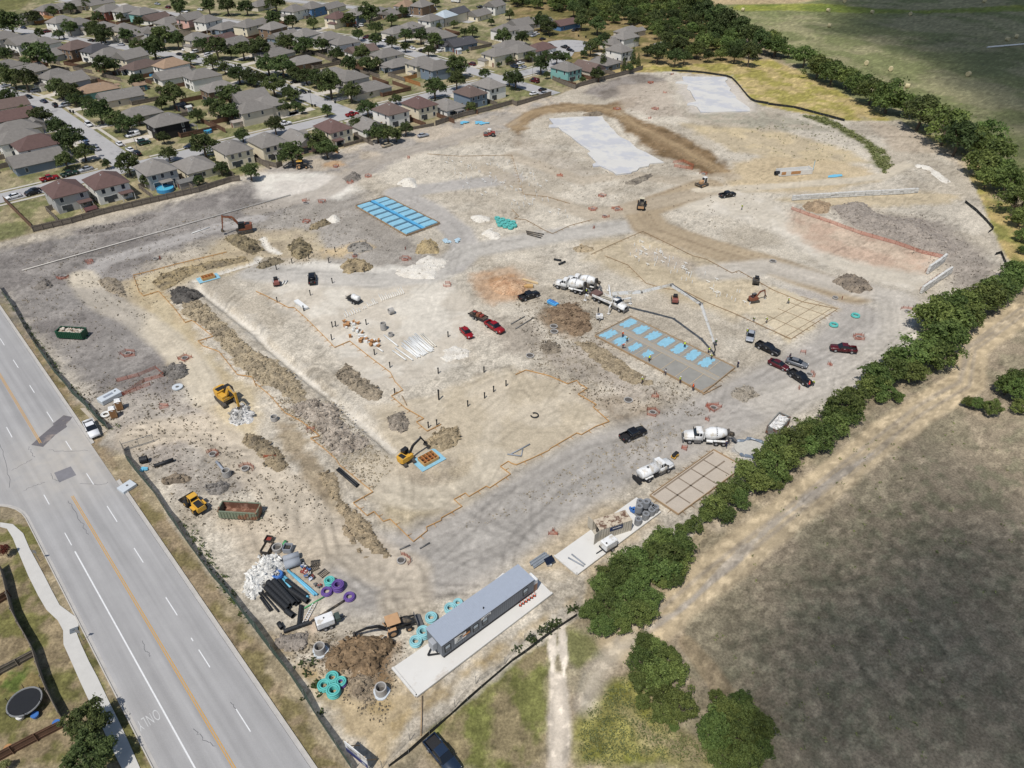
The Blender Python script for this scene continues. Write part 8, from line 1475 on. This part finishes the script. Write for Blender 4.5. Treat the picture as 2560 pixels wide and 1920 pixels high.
NETS = '''01:775,610,1.5,by the white pipeline|1345,580,1.6,by the tan form bed|545,735,2.0,round the red pit|1110,1400,2.2,round the manhole on dark soil|1600,1440,2.0,beside the pale track
02:1410,198,1.4,on the yard by the yellow excavator|1840,610,1.6,at the pipe end by the loader manhole|2120,735,1.8,on the clods by the loader manhole
12:120,635,1.4,on the brown rubble|470,402,1.3,by the form boards on the berm|1255,1530,1.9,round the manhole below the big pad
10:690,1440,1.6,by the white ring near the backhoe|1300,1365,1.5,on the bare pad edge|970,1525,1.7,on the red spoil|810,1580,1.5,by the red posts
11:430,80,1.4,at the dark track|570,85,1.7,beside the blue slab corner|435,260,1.7,by the small lime pile|860,545,2.0,between two heaps|1290,580,1.9,by the chalk spread|1650,805,1.5,near the orange sand|1270,492,1.0,before the smooth heap
21:780,35,1.7,uphill on the brown road|700,152,1.7,by the compactor|910,150,2.4,beside the heavy compactor|800,210,1.8,below the heavy compactor|690,310,1.0,on the pale track edge
31:580,915,2.2,round the manhole below the mound|1205,1035,2.6,by the hedge bend|785,1260,1.9,above the maroon pickup|300,1395,1.0,behind the grey sedan|538,1495,.8,on the pale dirt|355,1580,1.6,beside the lowest black pickup|230,1700,1.2,by the two crouching workers
22:1215,250,1.9,below the churned manhole|1740,210,2.3,behind the mixer truck|1235,105,1.2,by the leaning stick|355,1290,1.0,on the haul road edge|1495,560,.8,above the trench roller|1690,310,.7,before the mixer truck
20:910,942,2.2,at the brown road bend|1240,942,2.0,on the brown road fork|1195,718,1.8,on the dark slope|1370,640,2.0,near the silt fence start|1185,1022,1.2,by the slab corner|1655,1505,1.8,behind the bulldozer|1320,800,1.2,on the grey slope|415,1520,1.4,left of the lower slab edge'''.replace('left of the', 'at the')
for line in NETS.split('\n'):
 reg, rest = line.split(':')
 for e in rest.split('|'):
  x, y, r, l = e.split(','); r = float(r) * .82; c = at(f'{reg}:{x},{y}'); n_ = 5 if r > 1.2 else 3; P = [c + Vector((r * math.cos(a) * rnd.uniform(.8, 1.1), r * .8 * math.sin(a) * rnd.uniform(.8, 1.1), 0)) for a in us(rnd.random() * 6, rnd.random() * 6 + rnd.uniform(4, 6.2), n_)]
  t = curtain('orange_net_ring', 'orange safety netting ' + l, P, .8, net, post_m, 9, 'safety netting', .35, 'orange netting rings on the site')
  if r > 1.3: q = ring(f'{reg}:{x},{y}', 'concrete manhole inside the netting ' + l, .7, .3)
# ------------------------------------------------------------------ odds and ends
haym = mat('hay', C(206, 192, 150), .95, vary=.2, scale=3)
for k, s in enumerate('30:850,550 30:1060,600 30:1205,750 30:1730,645 30:530,225 30:900,108 30:1230,123 30:520,93 30:2070,343 30:2145,318 30:1870,13 30:660,14 20:1995,88'.split()):
 p = at(s, .7); o = MB().lathe([(-.75, .78), (-.7, .85), (.7, .85), (.75, .78)], (0, 0, .85), (1, 0, 0), 14).build('hay_bale', haym, None, False, label='round straw-coloured hay bale lying in the big field', cat='hay bale', group='hay bales in the field'); o.location = (p.x, p.y, 0); o.rotation_euler = (0, 0, rnd.random() * 3); o.scale = (1.3, 1.3, 1.3)
A, B = at('13:825,1560', .3), at('13:945,1659', .3); yw = heading(A, B); c = (A + B) / 2; t = thing('billboard', 'big project signboard, white above navy, seen nearly edge-on behind the road fence', 'signboard', (c.x, c.y, 0), yw); MB().box(-1.9, -.05, 1.0, 1.9, .05, 3.4).build('panel', whitep, t); MB().box(-1.88, -.075, 1.02, 1.88, -.052, 2.0).build('navy_field', mat('banner_navy2', C(58, 66, 116), .6), t); MB().cyl((1.2, -.078, 1.5), (1.2, -.09, 1.5), .35, n=18).build('round_emblem', greyp, t); q = MB(); q.box(-1.5, -.077, 2.5, .2, -.06, 2.7).box(-1.5, -.077, 2.2, .8, -.06, 2.32); q.build('sign_lettering', MATS['sign_ink'], t)
for x in (-1.5, 1.5): MB().box(x - .06, .05, 0, x + .06, .17, 3.4).build('post', wood2, t); MB().beam((x, .15, 2.4), (x, 1.7, .05), .08, .1).build('brace', wood2, t)
t = thing('solar_trailer', 'tilted dark solar panel on a small stand between trailer and pad', 'solar panel', at('22:320,1560')); MB().xf((0, 0, 1.1), .6, 0, R(35)).box(-.8, -.55, -.03, .8, .55, .03).build('panel', pv, t); MB().cyl((0, 0, 0), (0, 0, 1.1), .06, n=8).build('mast', dsteel, t); MB().box(-.4, -.4, 0, .4, .4, .4).build('battery_box', whitep, t)
t = thing('lumber_stack', 'stack of weathered grey boards beside the solar panel', 'board stack', at('22:240,1525'), yawpx('22:180,1555', '22:300,1475')); q = MB(); [q.box(-1.8 + .1 * (i % 3), -.7 + .24 * i, .02, 1.8 - .15 * (i % 2), -.5 + .24 * i, .2 + .06 * (i % 2)) for i in range(6)]; q.build('board', mat('grey_boards', C(140, 146, 152), .9, vary=.15), t)
wr = mat('grey_wire_roll', C(150, 152, 154), .6, .2, vary=.25, scale=6)
for k, (x, y, z) in enumerate(((1085, 1215, 0), (1150, 1170, 0), (1200, 1135, 0), (1085, 1130, 0), (1150, 1095, 0), (1165, 1060, 0), (1085, 1150, 1.3), (1145, 1110, 1.3), (1190, 1090, 0), (1232, 1110, 0), (1100, 1060, 0))):
 p = at(f'22:{x},{y}'); o = MB().ring((0, 0, 0), (0, 0, 1), .62, .3, 1.28, 16).build('wire_roll', wr, None, False, label='grey roll of wire mesh standing on the pad end by the container', cat='wire roll', group='wire mesh rolls'); o.location = (p.x, p.y, .2 + z)
t = thing('blue_crate_stack', 'small heap of bright blue fittings beside the wire rolls', 'fittings', at('22:1037,1105', .3)); q = MB(); [q.xf((rnd.uniform(-.4, .4), rnd.uniform(-.4, .4), .2), rnd.random() * 3).box(-.3, -.15, 0, .3, .15, .5) for _ in range(5)]; q.build('fitting', bluep, t)
for k, (a, b) in enumerate((('22:485,1500', '22:620,1575'), ('22:515,1470', '22:632,1562'))): o = pipe('steel_channel', ['grey-blue channel bar lying nearer the pad edge', 'grey-blue channel bar crossing towards the compressor'][k] + ' on the storage pad', a, b, .12, greyp, n=4, z=.2, cat='bar')
t = thing('plywood_stack', 'tan plywood sheets in a stack by the orange sand', 'plywood', at('21:140,818'), yawpx('21:95,820', '21:185,820')); MB().box(-1.25, -.65, 0, 1.25, .65, .5).build('sheets', mat('plywood', C(206, 168, 112), .85, vary=.1), t); MB().box(-1.26, -.66, .22, 1.26, .66, .26).build('gap', dsteel, t)
t = thing('timber_stack', 'long pale timbers above the plywood stack', 'timber', at('21:160,775'), yawpx('21:90,750', '21:232,790')); q = MB(); [q.box(-2.4, -.3 + .2 * i, .02, 2.4 - .2 * i, -.12 + .2 * i, .3) for i in range(3)]; q.build('timber', mat('pale_timber', C(222, 196, 152), .85), t)
t = thing('blue_form_box', 'bright blue trough on the dirt near the black pickup', 'trough', at('21:352,968'), yawpx('21:315,950', '21:395,990')); MB().box(-1.5, -.6, 0, 1.5, .6, .7, .05).build('body', mat('bright_blue_plastic', C(92, 176, 232), .5), t); q = MB(); [q.box(-1.2 + .6 * i, -.45, .7, -.8 + .6 * i, .45, .76) for i in range(4)]; q.build('rib', bluep, t)
t = thing('blue_tarp', 'crumpled bright blue tarp by the gate fence', 'tarp', at('02:1240,742')); q = MB(); [q.xf((rnd.uniform(-.4, .4), rnd.uniform(-.3, .3), 0), rnd.random() * 3, .3, .2).box(-.5, -.3, 0, .5, .3, .25, .05) for _ in range(4)]; q.build('cloth', bluepipe, t)
t = thing('sheeting_pile', 'crumpled pile of pale blue plastic sheet by the smooth heap', 'plastic sheet', at('11:1690,420')); q = MB(); [q.xf((rnd.uniform(-2, 2), rnd.uniform(-1, 1), 0), rnd.random() * 3, .3 * rnd.random(), .2).box(-.9, -.5, 0, .9, .5, .2, .05) for _ in range(9)]; q.build('cloth', mat('pale_plastic', C(190, 214, 226), .4, vary=.12), t)
t = thing('sheeting_pile', 'bright blue and pale plastic sheets by the estate fence', 'plastic sheet', at('10:1860,1060')); q = MB(); [q.xf((rnd.uniform(-4, 6), rnd.uniform(-1.4, 1.4), 0), rnd.random() * 3, .1, .1).box(-1.6, -.6, 0, 1.6, .6, .2, .05) for _ in range(8)]; q.build('cloth', bluepipe, t)
t = thing('washout_pit', 'sagging grey plastic washout pit behind the mixer truck', 'washout pit', at('22:2060,560')); q = MB(); q.tube([(3.4 * math.cos(a) * (1 + .22 * math.sin(3 * a)), 2.6 * math.sin(a) * (1 + .15 * math.cos(5 * a)), .1) for a in us(-2.6, 2.3, 24)], [.3 + .16 * math.sin(k * 2.3) for k in range(25)], 7); q.build('plastic_berm', mat('grey_plastic_sheet', C(120, 132, 146), .4, vary=.25, scale=1.5), t); MB().prism([(3.1 * math.cos(a), 2.3 * math.sin(a)) for a in us(0, 6.283, 18)[:-1]], 0, .15).build('dried_slurry', mat('slurry', C(196, 192, 182), .8, vary=.15), t)
t = thing('outlet_box_form', 'white concrete outlet box with tan form panels in the basin', 'outlet structure', at('30:220,1500'), yawpx('30:30,1530', '30:420,1500')); MB().box(-6.2, -1.6, 0, 6.2, 1.6, .5).build('base', padc, t); q = MB(); q.box(-6.2, -1.6, .5, 6.2, -1.4, 1.7).box(-6.2, 1.4, .5, 6.2, 1.6, 1.7).box(6.0, -1.4, .5, 6.2, 1.4, 1.9); q.build('wall', padc, t); MB().box(-2, -1.68, .5, 1.6, -1.601, 1.5).box(-5.6, -1.68, .5, -4.0, -1.601, 1.5).build('form_panel', card, t); q = MB(); q.ring((-7.2, 0, .7), (1, 0, 0), .7, .55, 1.6, 16); q.build('black_culvert', blackpl, t); MB().xf((4, 2.3, .2), .4).box(-1.6, -.4, 0, 1.6, .4, .5).build('blue_sheet', bluepipe, t)
t = thing('white_pole', 'tall pale blue rod leaning at the outlet box', 'rod', at('30:388,1475')); MB().cyl((0, 0, 0), (0, .3, 3.5), .09, n=8).build('rod', bluepipe, t)
t = thing('blue_tarp', 'flat bright blue tarp on the bank past the outlet box', 'tarp', at('30:575,1520'), .3); MB().prism([(-3.2, -.6), (-1, -1.2), (2.6, -.9), (3.2, .5), (.5, 1.0), (-2, .7)], 0, .12).build('cloth', bluepipe, t)
tb = ats('03:62,1010 30,1200', 0); t = thing('trampoline', 'large black trampoline with a folded enclosure in the corner yard', 'trampoline', at('03:230,1110', .6)); MB().torus((0, 0, .7), 2.05, .12, 26, 6).build('frame', gpost, t); MB().cyl((0, 0, .66), (0, 0, .7), 2.0, n=26).build('mat', MATS['black_mesh'], t); q = MB(); [q.cyl((2.1 * math.cos(a), 2.1 * math.sin(a), 0), (2.25 * math.cos(a), 2.25 * math.sin(a), 1.5), .04, n=6) for a in us(0, 6.283, 6)[:-1]]; q.build('leg', darkp, t)
for s, l, m in (('03:497,1285', 'blue plastic tub at the end of the lower board fence', bluep), ('03:312,1215', 'blue plastic tub beside the trampoline', bluep), ('03:185,1230', 'white and pink toy heap at the trampoline edge', whitep), ('03:80,1500', 'tan sandbox lid by the lower board fence', card)): t = thing('plastic_tub', l, 'tub', at(s)); MB().lathe([(0, .38), (.5, .48), (.55, .5)], n=14).build('tub', m, t); MB().lathe([(.551, .42), (.58, .42)], n=14).build('lid', m, t)
board_fence(ats('03:20,-60 60,60 95,210 130,340 185,450 250,560 310,670 350,800 390,920 440,1040 540,1235'), 'long dark board fence along the walk at the lower corner', fgrey, 1.9); board_fence(ats('03:-60,270 100,175'), 'short brown board fence in the corner yard, upper one', fbrown, 1.6); board_fence(ats('03:-100,910 -10,860 160,770 310,690'), 'grey rail fence across the corner yard', fgrey, 1.5); board_fence(ats('03:-100,1650 120,1530 330,1420 545,1310'), 'brown board fence across the yard below the trampoline', fbrown, 1.7)
t = thing('utility_box', 'dark grey utility lid beside the concrete walk', 'utility lid', at('03:640,472'), .5); MB().box(-.55, -.45, -.05, .55, .45, .14, .03).build('lid', mat('box_grey', C(110, 116, 120), .7), t); MB().box(-.15, -.05, .14, .15, .05, .16).build('handle', dsteel, t)
for s, l in (('03:720,560', 'thin street sign pole by the lower walk bend'), ('02:345,1530', 'thin street sign pole near the street corner')): t = thing('street_sign', l, 'sign', at(s)); MB().cyl((0, 0, -.1), (0, 0, 2.6), .04, n=8).build('pole', gpost, t); MB().box(-.3, -.05, 2.0, .3, -.041, 2.7).build('sign_plate', gpost, t)
def lamp(s, a, l): t = thing('street_lamp', l, 'street lamp', at(s)); MB().cyl((0, 0, 0), (0, 0, 8), .1, .06, 8).build('pole', gpost, t); MB().tube([(0, 0, 7.9), (.6 * math.cos(a), .6 * math.sin(a), 8.3), (1.8 * math.cos(a), 1.8 * math.sin(a), 8.4)], .05, 6).build('arm', gpost, t); MB().xf((2.0 * math.cos(a), 2.0 * math.sin(a), 8.35), a).box(-.4, -.15, -.08, .4, .15, .08, .03).build('lamp_head', gpost, t)
lamp('20:338,305', 0, 'street lamp at the mouth of the round turnaround'); lamp('10:483,915', 2.5, 'street lamp at the second long street corner'); lamp('00:1185,1290', 1.0, 'street lamp beside the white van'); lamp('20:178,655', 2.2, 'slim street lamp at the third street corner')
bin_ = obj_mat('bin_plastic', rough=.5)
for k, s in enumerate('00:610,972 00:637,977 10:455,803 10:470,803 10:685,893 10:485,922 10:512,924 10:200,697 10:100,662 20:575,317 20:638,327 20:325,320 00:1710,493 00:2035,575 00:2145,607 00:555,330'.split()): p = at(s); t = thing('wheelie_bin', 'dark wheelie bin at the kerb by ' + nearest_house(p)['near'], 'bin', (p.x, p.y, 0), TH, 'kerbside bins'); MB().add([(-.25, -.28, .05), (.25, -.28, .05), (.25, .28, .05), (-.25, .28, .05), (-.32, -.34, 1.0), (.32, -.34, 1.0), (.32, .34, 1.0), (-.32, .34, 1.0)], [(0, 3, 2, 1), (4, 5, 6, 7), (0, 1, 5, 4), (1, 2, 6, 5), (2, 3, 7, 6), (3, 0, 4, 7)]).build('bin_body', bin_, t).color = C(40, 46, 44); MB().box(-.36, -.38, 1.0, .36, .38, 1.07).build('lid', bin_, t).color = C(34, 38, 40)
o = MB().torus((0, 0, .1), .75, .14, 20, 6); vs = [i for i in range(len(o.v))]; o.f = [f for f in o.f if all(math.atan2(o.v[i][1], o.v[i][0]) < 2.1 for i in f)]; c = o.build('hose_arc', blackpl, None, True, label='curved black hose piece alone on the beige pad', cat='hose'); c.location = at('22:195,272')
for a, b, l in (('22:-10,605', '22:155,518', 'long grey plank of the plank triangle on the pad'), ('22:80,620', '22:92,560', 'short grey plank of the plank triangle on the pad'), ('22:-40,605', '22:78,622', 'thin grey plank closing the plank triangle on the pad')): pipe('grey_plank', l, a, b, .12, greyp, n=4, cat='plank')
for a, b, l in (('22:1650,90', '22:1810,10', 'pale pole leaning at the slab corner, lower'), ('22:1620,70', '22:1770,-10', 'pale pole leaning at the slab corner, upper'), ('12:1240,1430', '12:1330,1390', 'grey pipe by the orange netted manhole'), ('12:1415,1420', '12:1500,1370', 'longer grey pipe below the form boards'), ('12:1260,100', '12:1300,180', 'white offcut inside the form notch'), ('21:30,1180', '21:190,1085', 'steel channel bars by the churned soil'), ('21:-10,1140', '21:110,1075', 'thin grey bar by the churned soil'), ('13:1425,1380', '13:1435,1035', 'brown plank gangway from the trailer pad')): pipe('loose_bar', l, a, b, .11, steel if 'grey' in l or 'steel' in l else wood2, n=4, cat='bar')

# ------------------------------------------------------------------ people
skin = C(150, 104, 80); CLO = {'lime': C(206, 226, 60), 'orange': C(244, 106, 50), 'white': C(230, 228, 226), 'navy': C(44, 50, 78), 'green': C(92, 130, 84), 'red': C(232, 70, 70)}
vest = obj_mat('hi_vis_cloth', rough=.8, vary=.04); hatm = obj_mat('hard_hat', rough=.4, vary=.02); bodym = attr_mat('worker_body', v1=.02, s1=1, v2=.05, s2=4, bump=.005)
def body_mesh(kind):
 """one continuous figure grown over a jointed skeleton (x forward)"""
 bend = {'stand': 0.05, 'work': .75, 'walk': .12}[kind]; hip = Vector((0, 0, .92)); up = Vector((math.sin(bend), 0, math.cos(bend))); V = []; E = []; Rr = []
 def nd(p, r, par=None): V.append(tuple(p)); Rr.append(r); (E.append((par, len(V) - 1)) if par is not None else None); return len(V) - 1
 h = nd(hip, .15); sp = nd(hip + up * .26, .145, h); chs = nd(hip + up * .46, .17, sp); nk = nd(hip + up * .60, .06, chs); hd = nd(hip + up * .70 + Vector((.03, 0, 0)), .095, nk); nd(hip + up * .82 + Vector((.04, 0, 0)), .085, hd)
 for s in (-1, 1):
  st = {'stand': .03, 'work': .12 * s + .05, 'walk': .26 * s}[kind]; a = nd((0, s * .1, .86), .11, h); k = nd((st * .6 + .03, s * .12, .48), .075, a); an = nd((st, s * .13, .08), .05, k); nd((st + .17, s * .14, .045), .04, an)
  sh = nd(hip + up * .52 + Vector((0, s * .19, 0)), .07, chs); f = {'stand': .08, 'work': .28, 'walk': -.2 * s}[kind]; el = nd(hip + up * .27 + Vector((f * .6, s * .25, 0)), .05, sh); wr_ = nd(hip + up * .06 + Vector((f + .06, s * .22, -.02 if kind != 'work' else -.12)), .035, el); nd(Vector(V[wr_]) + Vector((.05, 0, -.07)), .035, wr_)
 me = bpy.data.meshes.new('b'); me.from_pydata(V, E, []); o = bpy.data.objects.new('b', me); col.objects.link(o); o.modifiers.new('s', 'SKIN'); me.skin_vertices[0].data[0].use_root = True
 for i, r in enumerate(Rr): me.skin_vertices[0].data[i].radius = (r, r)
 sb = o.modifiers.new('d', 'SUBSURF'); sb.levels = sb.render_levels = 1; dg = bpy.context.evaluated_depsgraph_get(); out = bpy.data.meshes.new_from_object(o.evaluated_get(dg)); bpy.data.objects.remove(o); out.name = 'person_' + kind
 n = len(out.vertices); co = np.zeros(n * 3); out.vertices.foreach_get('co', co); co = co.reshape(-1, 3); al = (co - np.array(hip)) @ np.array(up); c = np.tile(np.array(skin[:3]), (n, 1)); c[(al < .55)] = np.array(C(56, 62, 84)[:3]); ar = (np.abs(co[:, 1]) > .19) & (co[:, 2] > .6) & (al < .2); c[ar] = np.array(skin[:3]); c[co[:, 2] < .1] = np.array(C(90, 70, 52)[:3])
 a = out.color_attributes.new('paint', 'FLOAT_COLOR', 'POINT'); a.data.foreach_set('color', np.concatenate([c, np.ones((n, 1))], 1).astype(np.float32).ravel()); out.materials.clear(); out.materials.append(bodym); out.polygons.foreach_set('use_smooth', [True] * len(out.polygons))
 vm = MB(); d = up; vm.lathe([(.05, .165), (.25, .17), (.42, .20), (.55, .15)], hip, d, 12); v_ = vm.mesh('vest', vest, True); hm = MB(); hm.lathe([(.77, .15), (.785, .125), (.86, .11), (.92, .06)], hip + Vector((.035, 0, 0)), d, 12); return out, v_, hm.mesh('hard_hat', hatm, True)
BODY = {k: body_mesh(k) for k in ('stand', 'work', 'walk')}
rake = MB().cyl((.35, -.2, .9), (1.1, -.1, .03), .02, n=6).box(1.05, -.4, 0, 1.12, .2, .06).mesh('rake', wood2)
for s, kind, c, hat, l in (('21:955,1262', 'stand', 'orange', 'w', 'worker in an orange vest standing in the wet slab, upper one'), ('21:992,1295', 'work', 'lime', 'w', 'worker in lime bending in the wet slab'), ('21:955,1355', 'work', 'orange', 'w', 'worker in an orange vest bending at the lower slab bay'), ('21:1180,1470', 'work', 'lime', 'w', 'worker in lime with a rake at the lower edge of the slab'), ('21:1692,1390', 'work', 'lime', 'w', 'worker in lime steering the pump hose'), ('21:1722,1450', 'work', 'lime', 'w', 'worker in lime leaning over the last blue patch'), ('21:1488,1352', 'work', 'lime', 'w', 'worker in lime bending on a middle blue patch'), ('21:1758,1325', 'stand', 'green', 'w', 'worker in green beside the hose end'), ('21:1318,1585', 'walk', 'white', 'k', 'worker in a white shirt at the lower slab edge'), ('21:1122,1655', 'stand', 'lime', 'w', 'worker in lime below the slab by the orange boards'), ('21:1446,1655', 'stand', 'lime', 'w', 'worker in lime at the lower slab boards'), ('22:1560,60', 'stand', 'orange', 'o', 'worker in orange at the corner of the smooth slab'), ('21:642,885', 'stand', 'lime', 'w', 'worker in lime at the mixer truck tail'), ('21:1984,152', 'walk', 'lime', 'w', 'worker in lime alone on the upper pale pad'), ('21:2085,1118', 'work', 'lime', 'w', 'worker in lime bending at the stakes'), ('21:2200,1128', 'work', 'lime', 'w', 'worker in lime standing at the tan bed corner'), ('31:172,965', 'walk', 'lime', 'w', 'worker in lime walking on the tan bed'), ('31:392,1675', 'work', 'lime', 'w', 'worker in lime crouching by the parked pickup'), ('32:345,35', 'stand', 'red', 'o', 'worker in red by the parked pickup'), ('22:1845,550', 'walk', 'navy', 'w', 'worker in navy overalls at the mixer truck wheels'), ('21:2028,1232', 'stand', 'lime', 'w', 'worker in lime beside the silver sedan'), ('21:1945,1520', 'stand', 'navy', 'w', 'worker in dark clothes at the far slab corner'), ('31:180,1450', 'stand', 'navy', 'k', 'person in dark clothes at the grey sedan')):
 p = at(s); t = thing('person', l, 'person', (p.x, p.y, .14 if 'slab' in l and 'below' not in l or 'blue patch' in l else 0), rnd.random() * 6.28, 'workers on the site'); b, v_, hm = BODY[kind]; link('body', b, t); o = link('vest', v_, t); o.color = CLO[c]; o = link('hard_hat', hm, t); o.color = {'w': C(236, 236, 230), 'k': C(40, 38, 38), 'o': C(236, 120, 60)}[hat]
 if 'rake' in l: link('rake', rake, t)

# ------------------------------------------------------------------ clouds high above that shade the fields
def cloud_mat():
 m = bpy.data.materials.new('cloud_vapour'); m.use_nodes = True; N = m.node_tree.nodes; L = m.node_tree.links; out = N['Material Output']; N.remove(N['Principled BSDF']); tc = N.new('ShaderNodeTexCoord'); n = N.new('ShaderNodeTexNoise'); n.inputs['Scale'].default_value = .012; n.inputs['Detail'].default_value = 5; n.inputs['Roughness'].default_value = .6; L.new(tc.outputs['Object'], n.inputs['Vector'])
 a = N.new('ShaderNodeAttribute'); a.attribute_name = 'thick'; ad = N.new('ShaderNodeMath'); ad.operation = 'ADD'; L.new(a.outputs['Fac'], ad.inputs[0]); L.new(n.outputs['Fac'], ad.inputs[1]); r = N.new('ShaderNodeMapRange'); r.interpolation_type = 'SMOOTHSTEP'; r.inputs['From Min'].default_value = .80; r.inputs['From Max'].default_value = 1.38; r.inputs['To Max'].default_value = .76; L.new(ad.outputs[0], r.inputs['Value'])
 d = N.new('ShaderNodeBsdfDiffuse'); d.inputs[0].default_value = (.85, .86, .88, 1); t = N.new('ShaderNodeBsdfTransparent'); mx = N.new('ShaderNodeMixShader'); L.new(r.outputs[0], mx.inputs[0]); L.new(t.outputs[0], mx.inputs[1]); L.new(d.outputs[0], mx.inputs[2]); L.new(mx.outputs[0], out.inputs['Surface']); return m
cm = cloud_mat()
def cloud(poly, alt, label, seed):
 """its shadow falls on the outline given on the ground"""
 P = np.array([[*G(x, y)[:2]] for x, y in pts(poly)]); off = sun_dir * (alt / sun_dir.z); c0 = P.mean(0); Q = P - c0; xs = np.arange(Q[:, 0].min() - 70, Q[:, 0].max() + 70, 7.0); ys = np.arange(Q[:, 1].min() - 70, Q[:, 1].max() + 70, 7.0); X, Y = np.meshgrid(xs, ys); sd = sdf_poly(X, Y, Q) + (fbm(X + 999 * seed, Y, 60, 4, seed) - .5) * 50
 th = np.clip(.5 - sd / 75, 0, 1); Z0 = 40 * np.clip(th * 2, 0, 1) * (.4 + fbm(X, Y, 40, 3, seed + 9)); keep = th > 0; idx = -np.ones(X.shape, int); idx[keep] = np.arange(keep.sum()); q = np.stack([idx[:-1, :-1], idx[:-1, 1:], idx[1:, 1:], idx[1:, :-1]], -1).reshape(-1, 4); q = q[(q >= 0).all(1)]; n = keep.sum()
 up = np.stack([X[keep], Y[keep], Z0[keep]], 1); lo = np.stack([X[keep], Y[keep], -.3 * Z0[keep] - .5], 1); me = bpy.data.meshes.new('cloud'); me.from_pydata(np.concatenate([up, lo]).tolist(), [], q.tolist() + (q[:, ::-1] + n).tolist()); a = me.color_attributes.new('thick', 'FLOAT_COLOR', 'POINT'); t = np.tile(th[keep], 2); a.data.foreach_set('color', np.stack([t, t, t, np.ones_like(t)], 1).astype(np.float32).ravel()); me.materials.append(cm); me.polygons.foreach_set('use_smooth', [True] * len(me.polygons)); o = link('cloud', me, None, label=label, cat='cloud', kind='stuff'); o.location = (c0[0] + off.x, c0[1] + off.y, alt)
cloud('p:1740,2100 1800,1780 1900,1580 2060,1450 2250,1400 2450,1450 2600,1520 2800,1600 2800,2200', 700, 'soft cloud shading the field by the dirt track', 1)
cloud('p:2060,-60 2080,60 2180,110 2240,150 2350,180 2420,230 2480,330 2700,420 3300,420 3300,-60', 900, 'broad cloud shading the hayfield', 2)
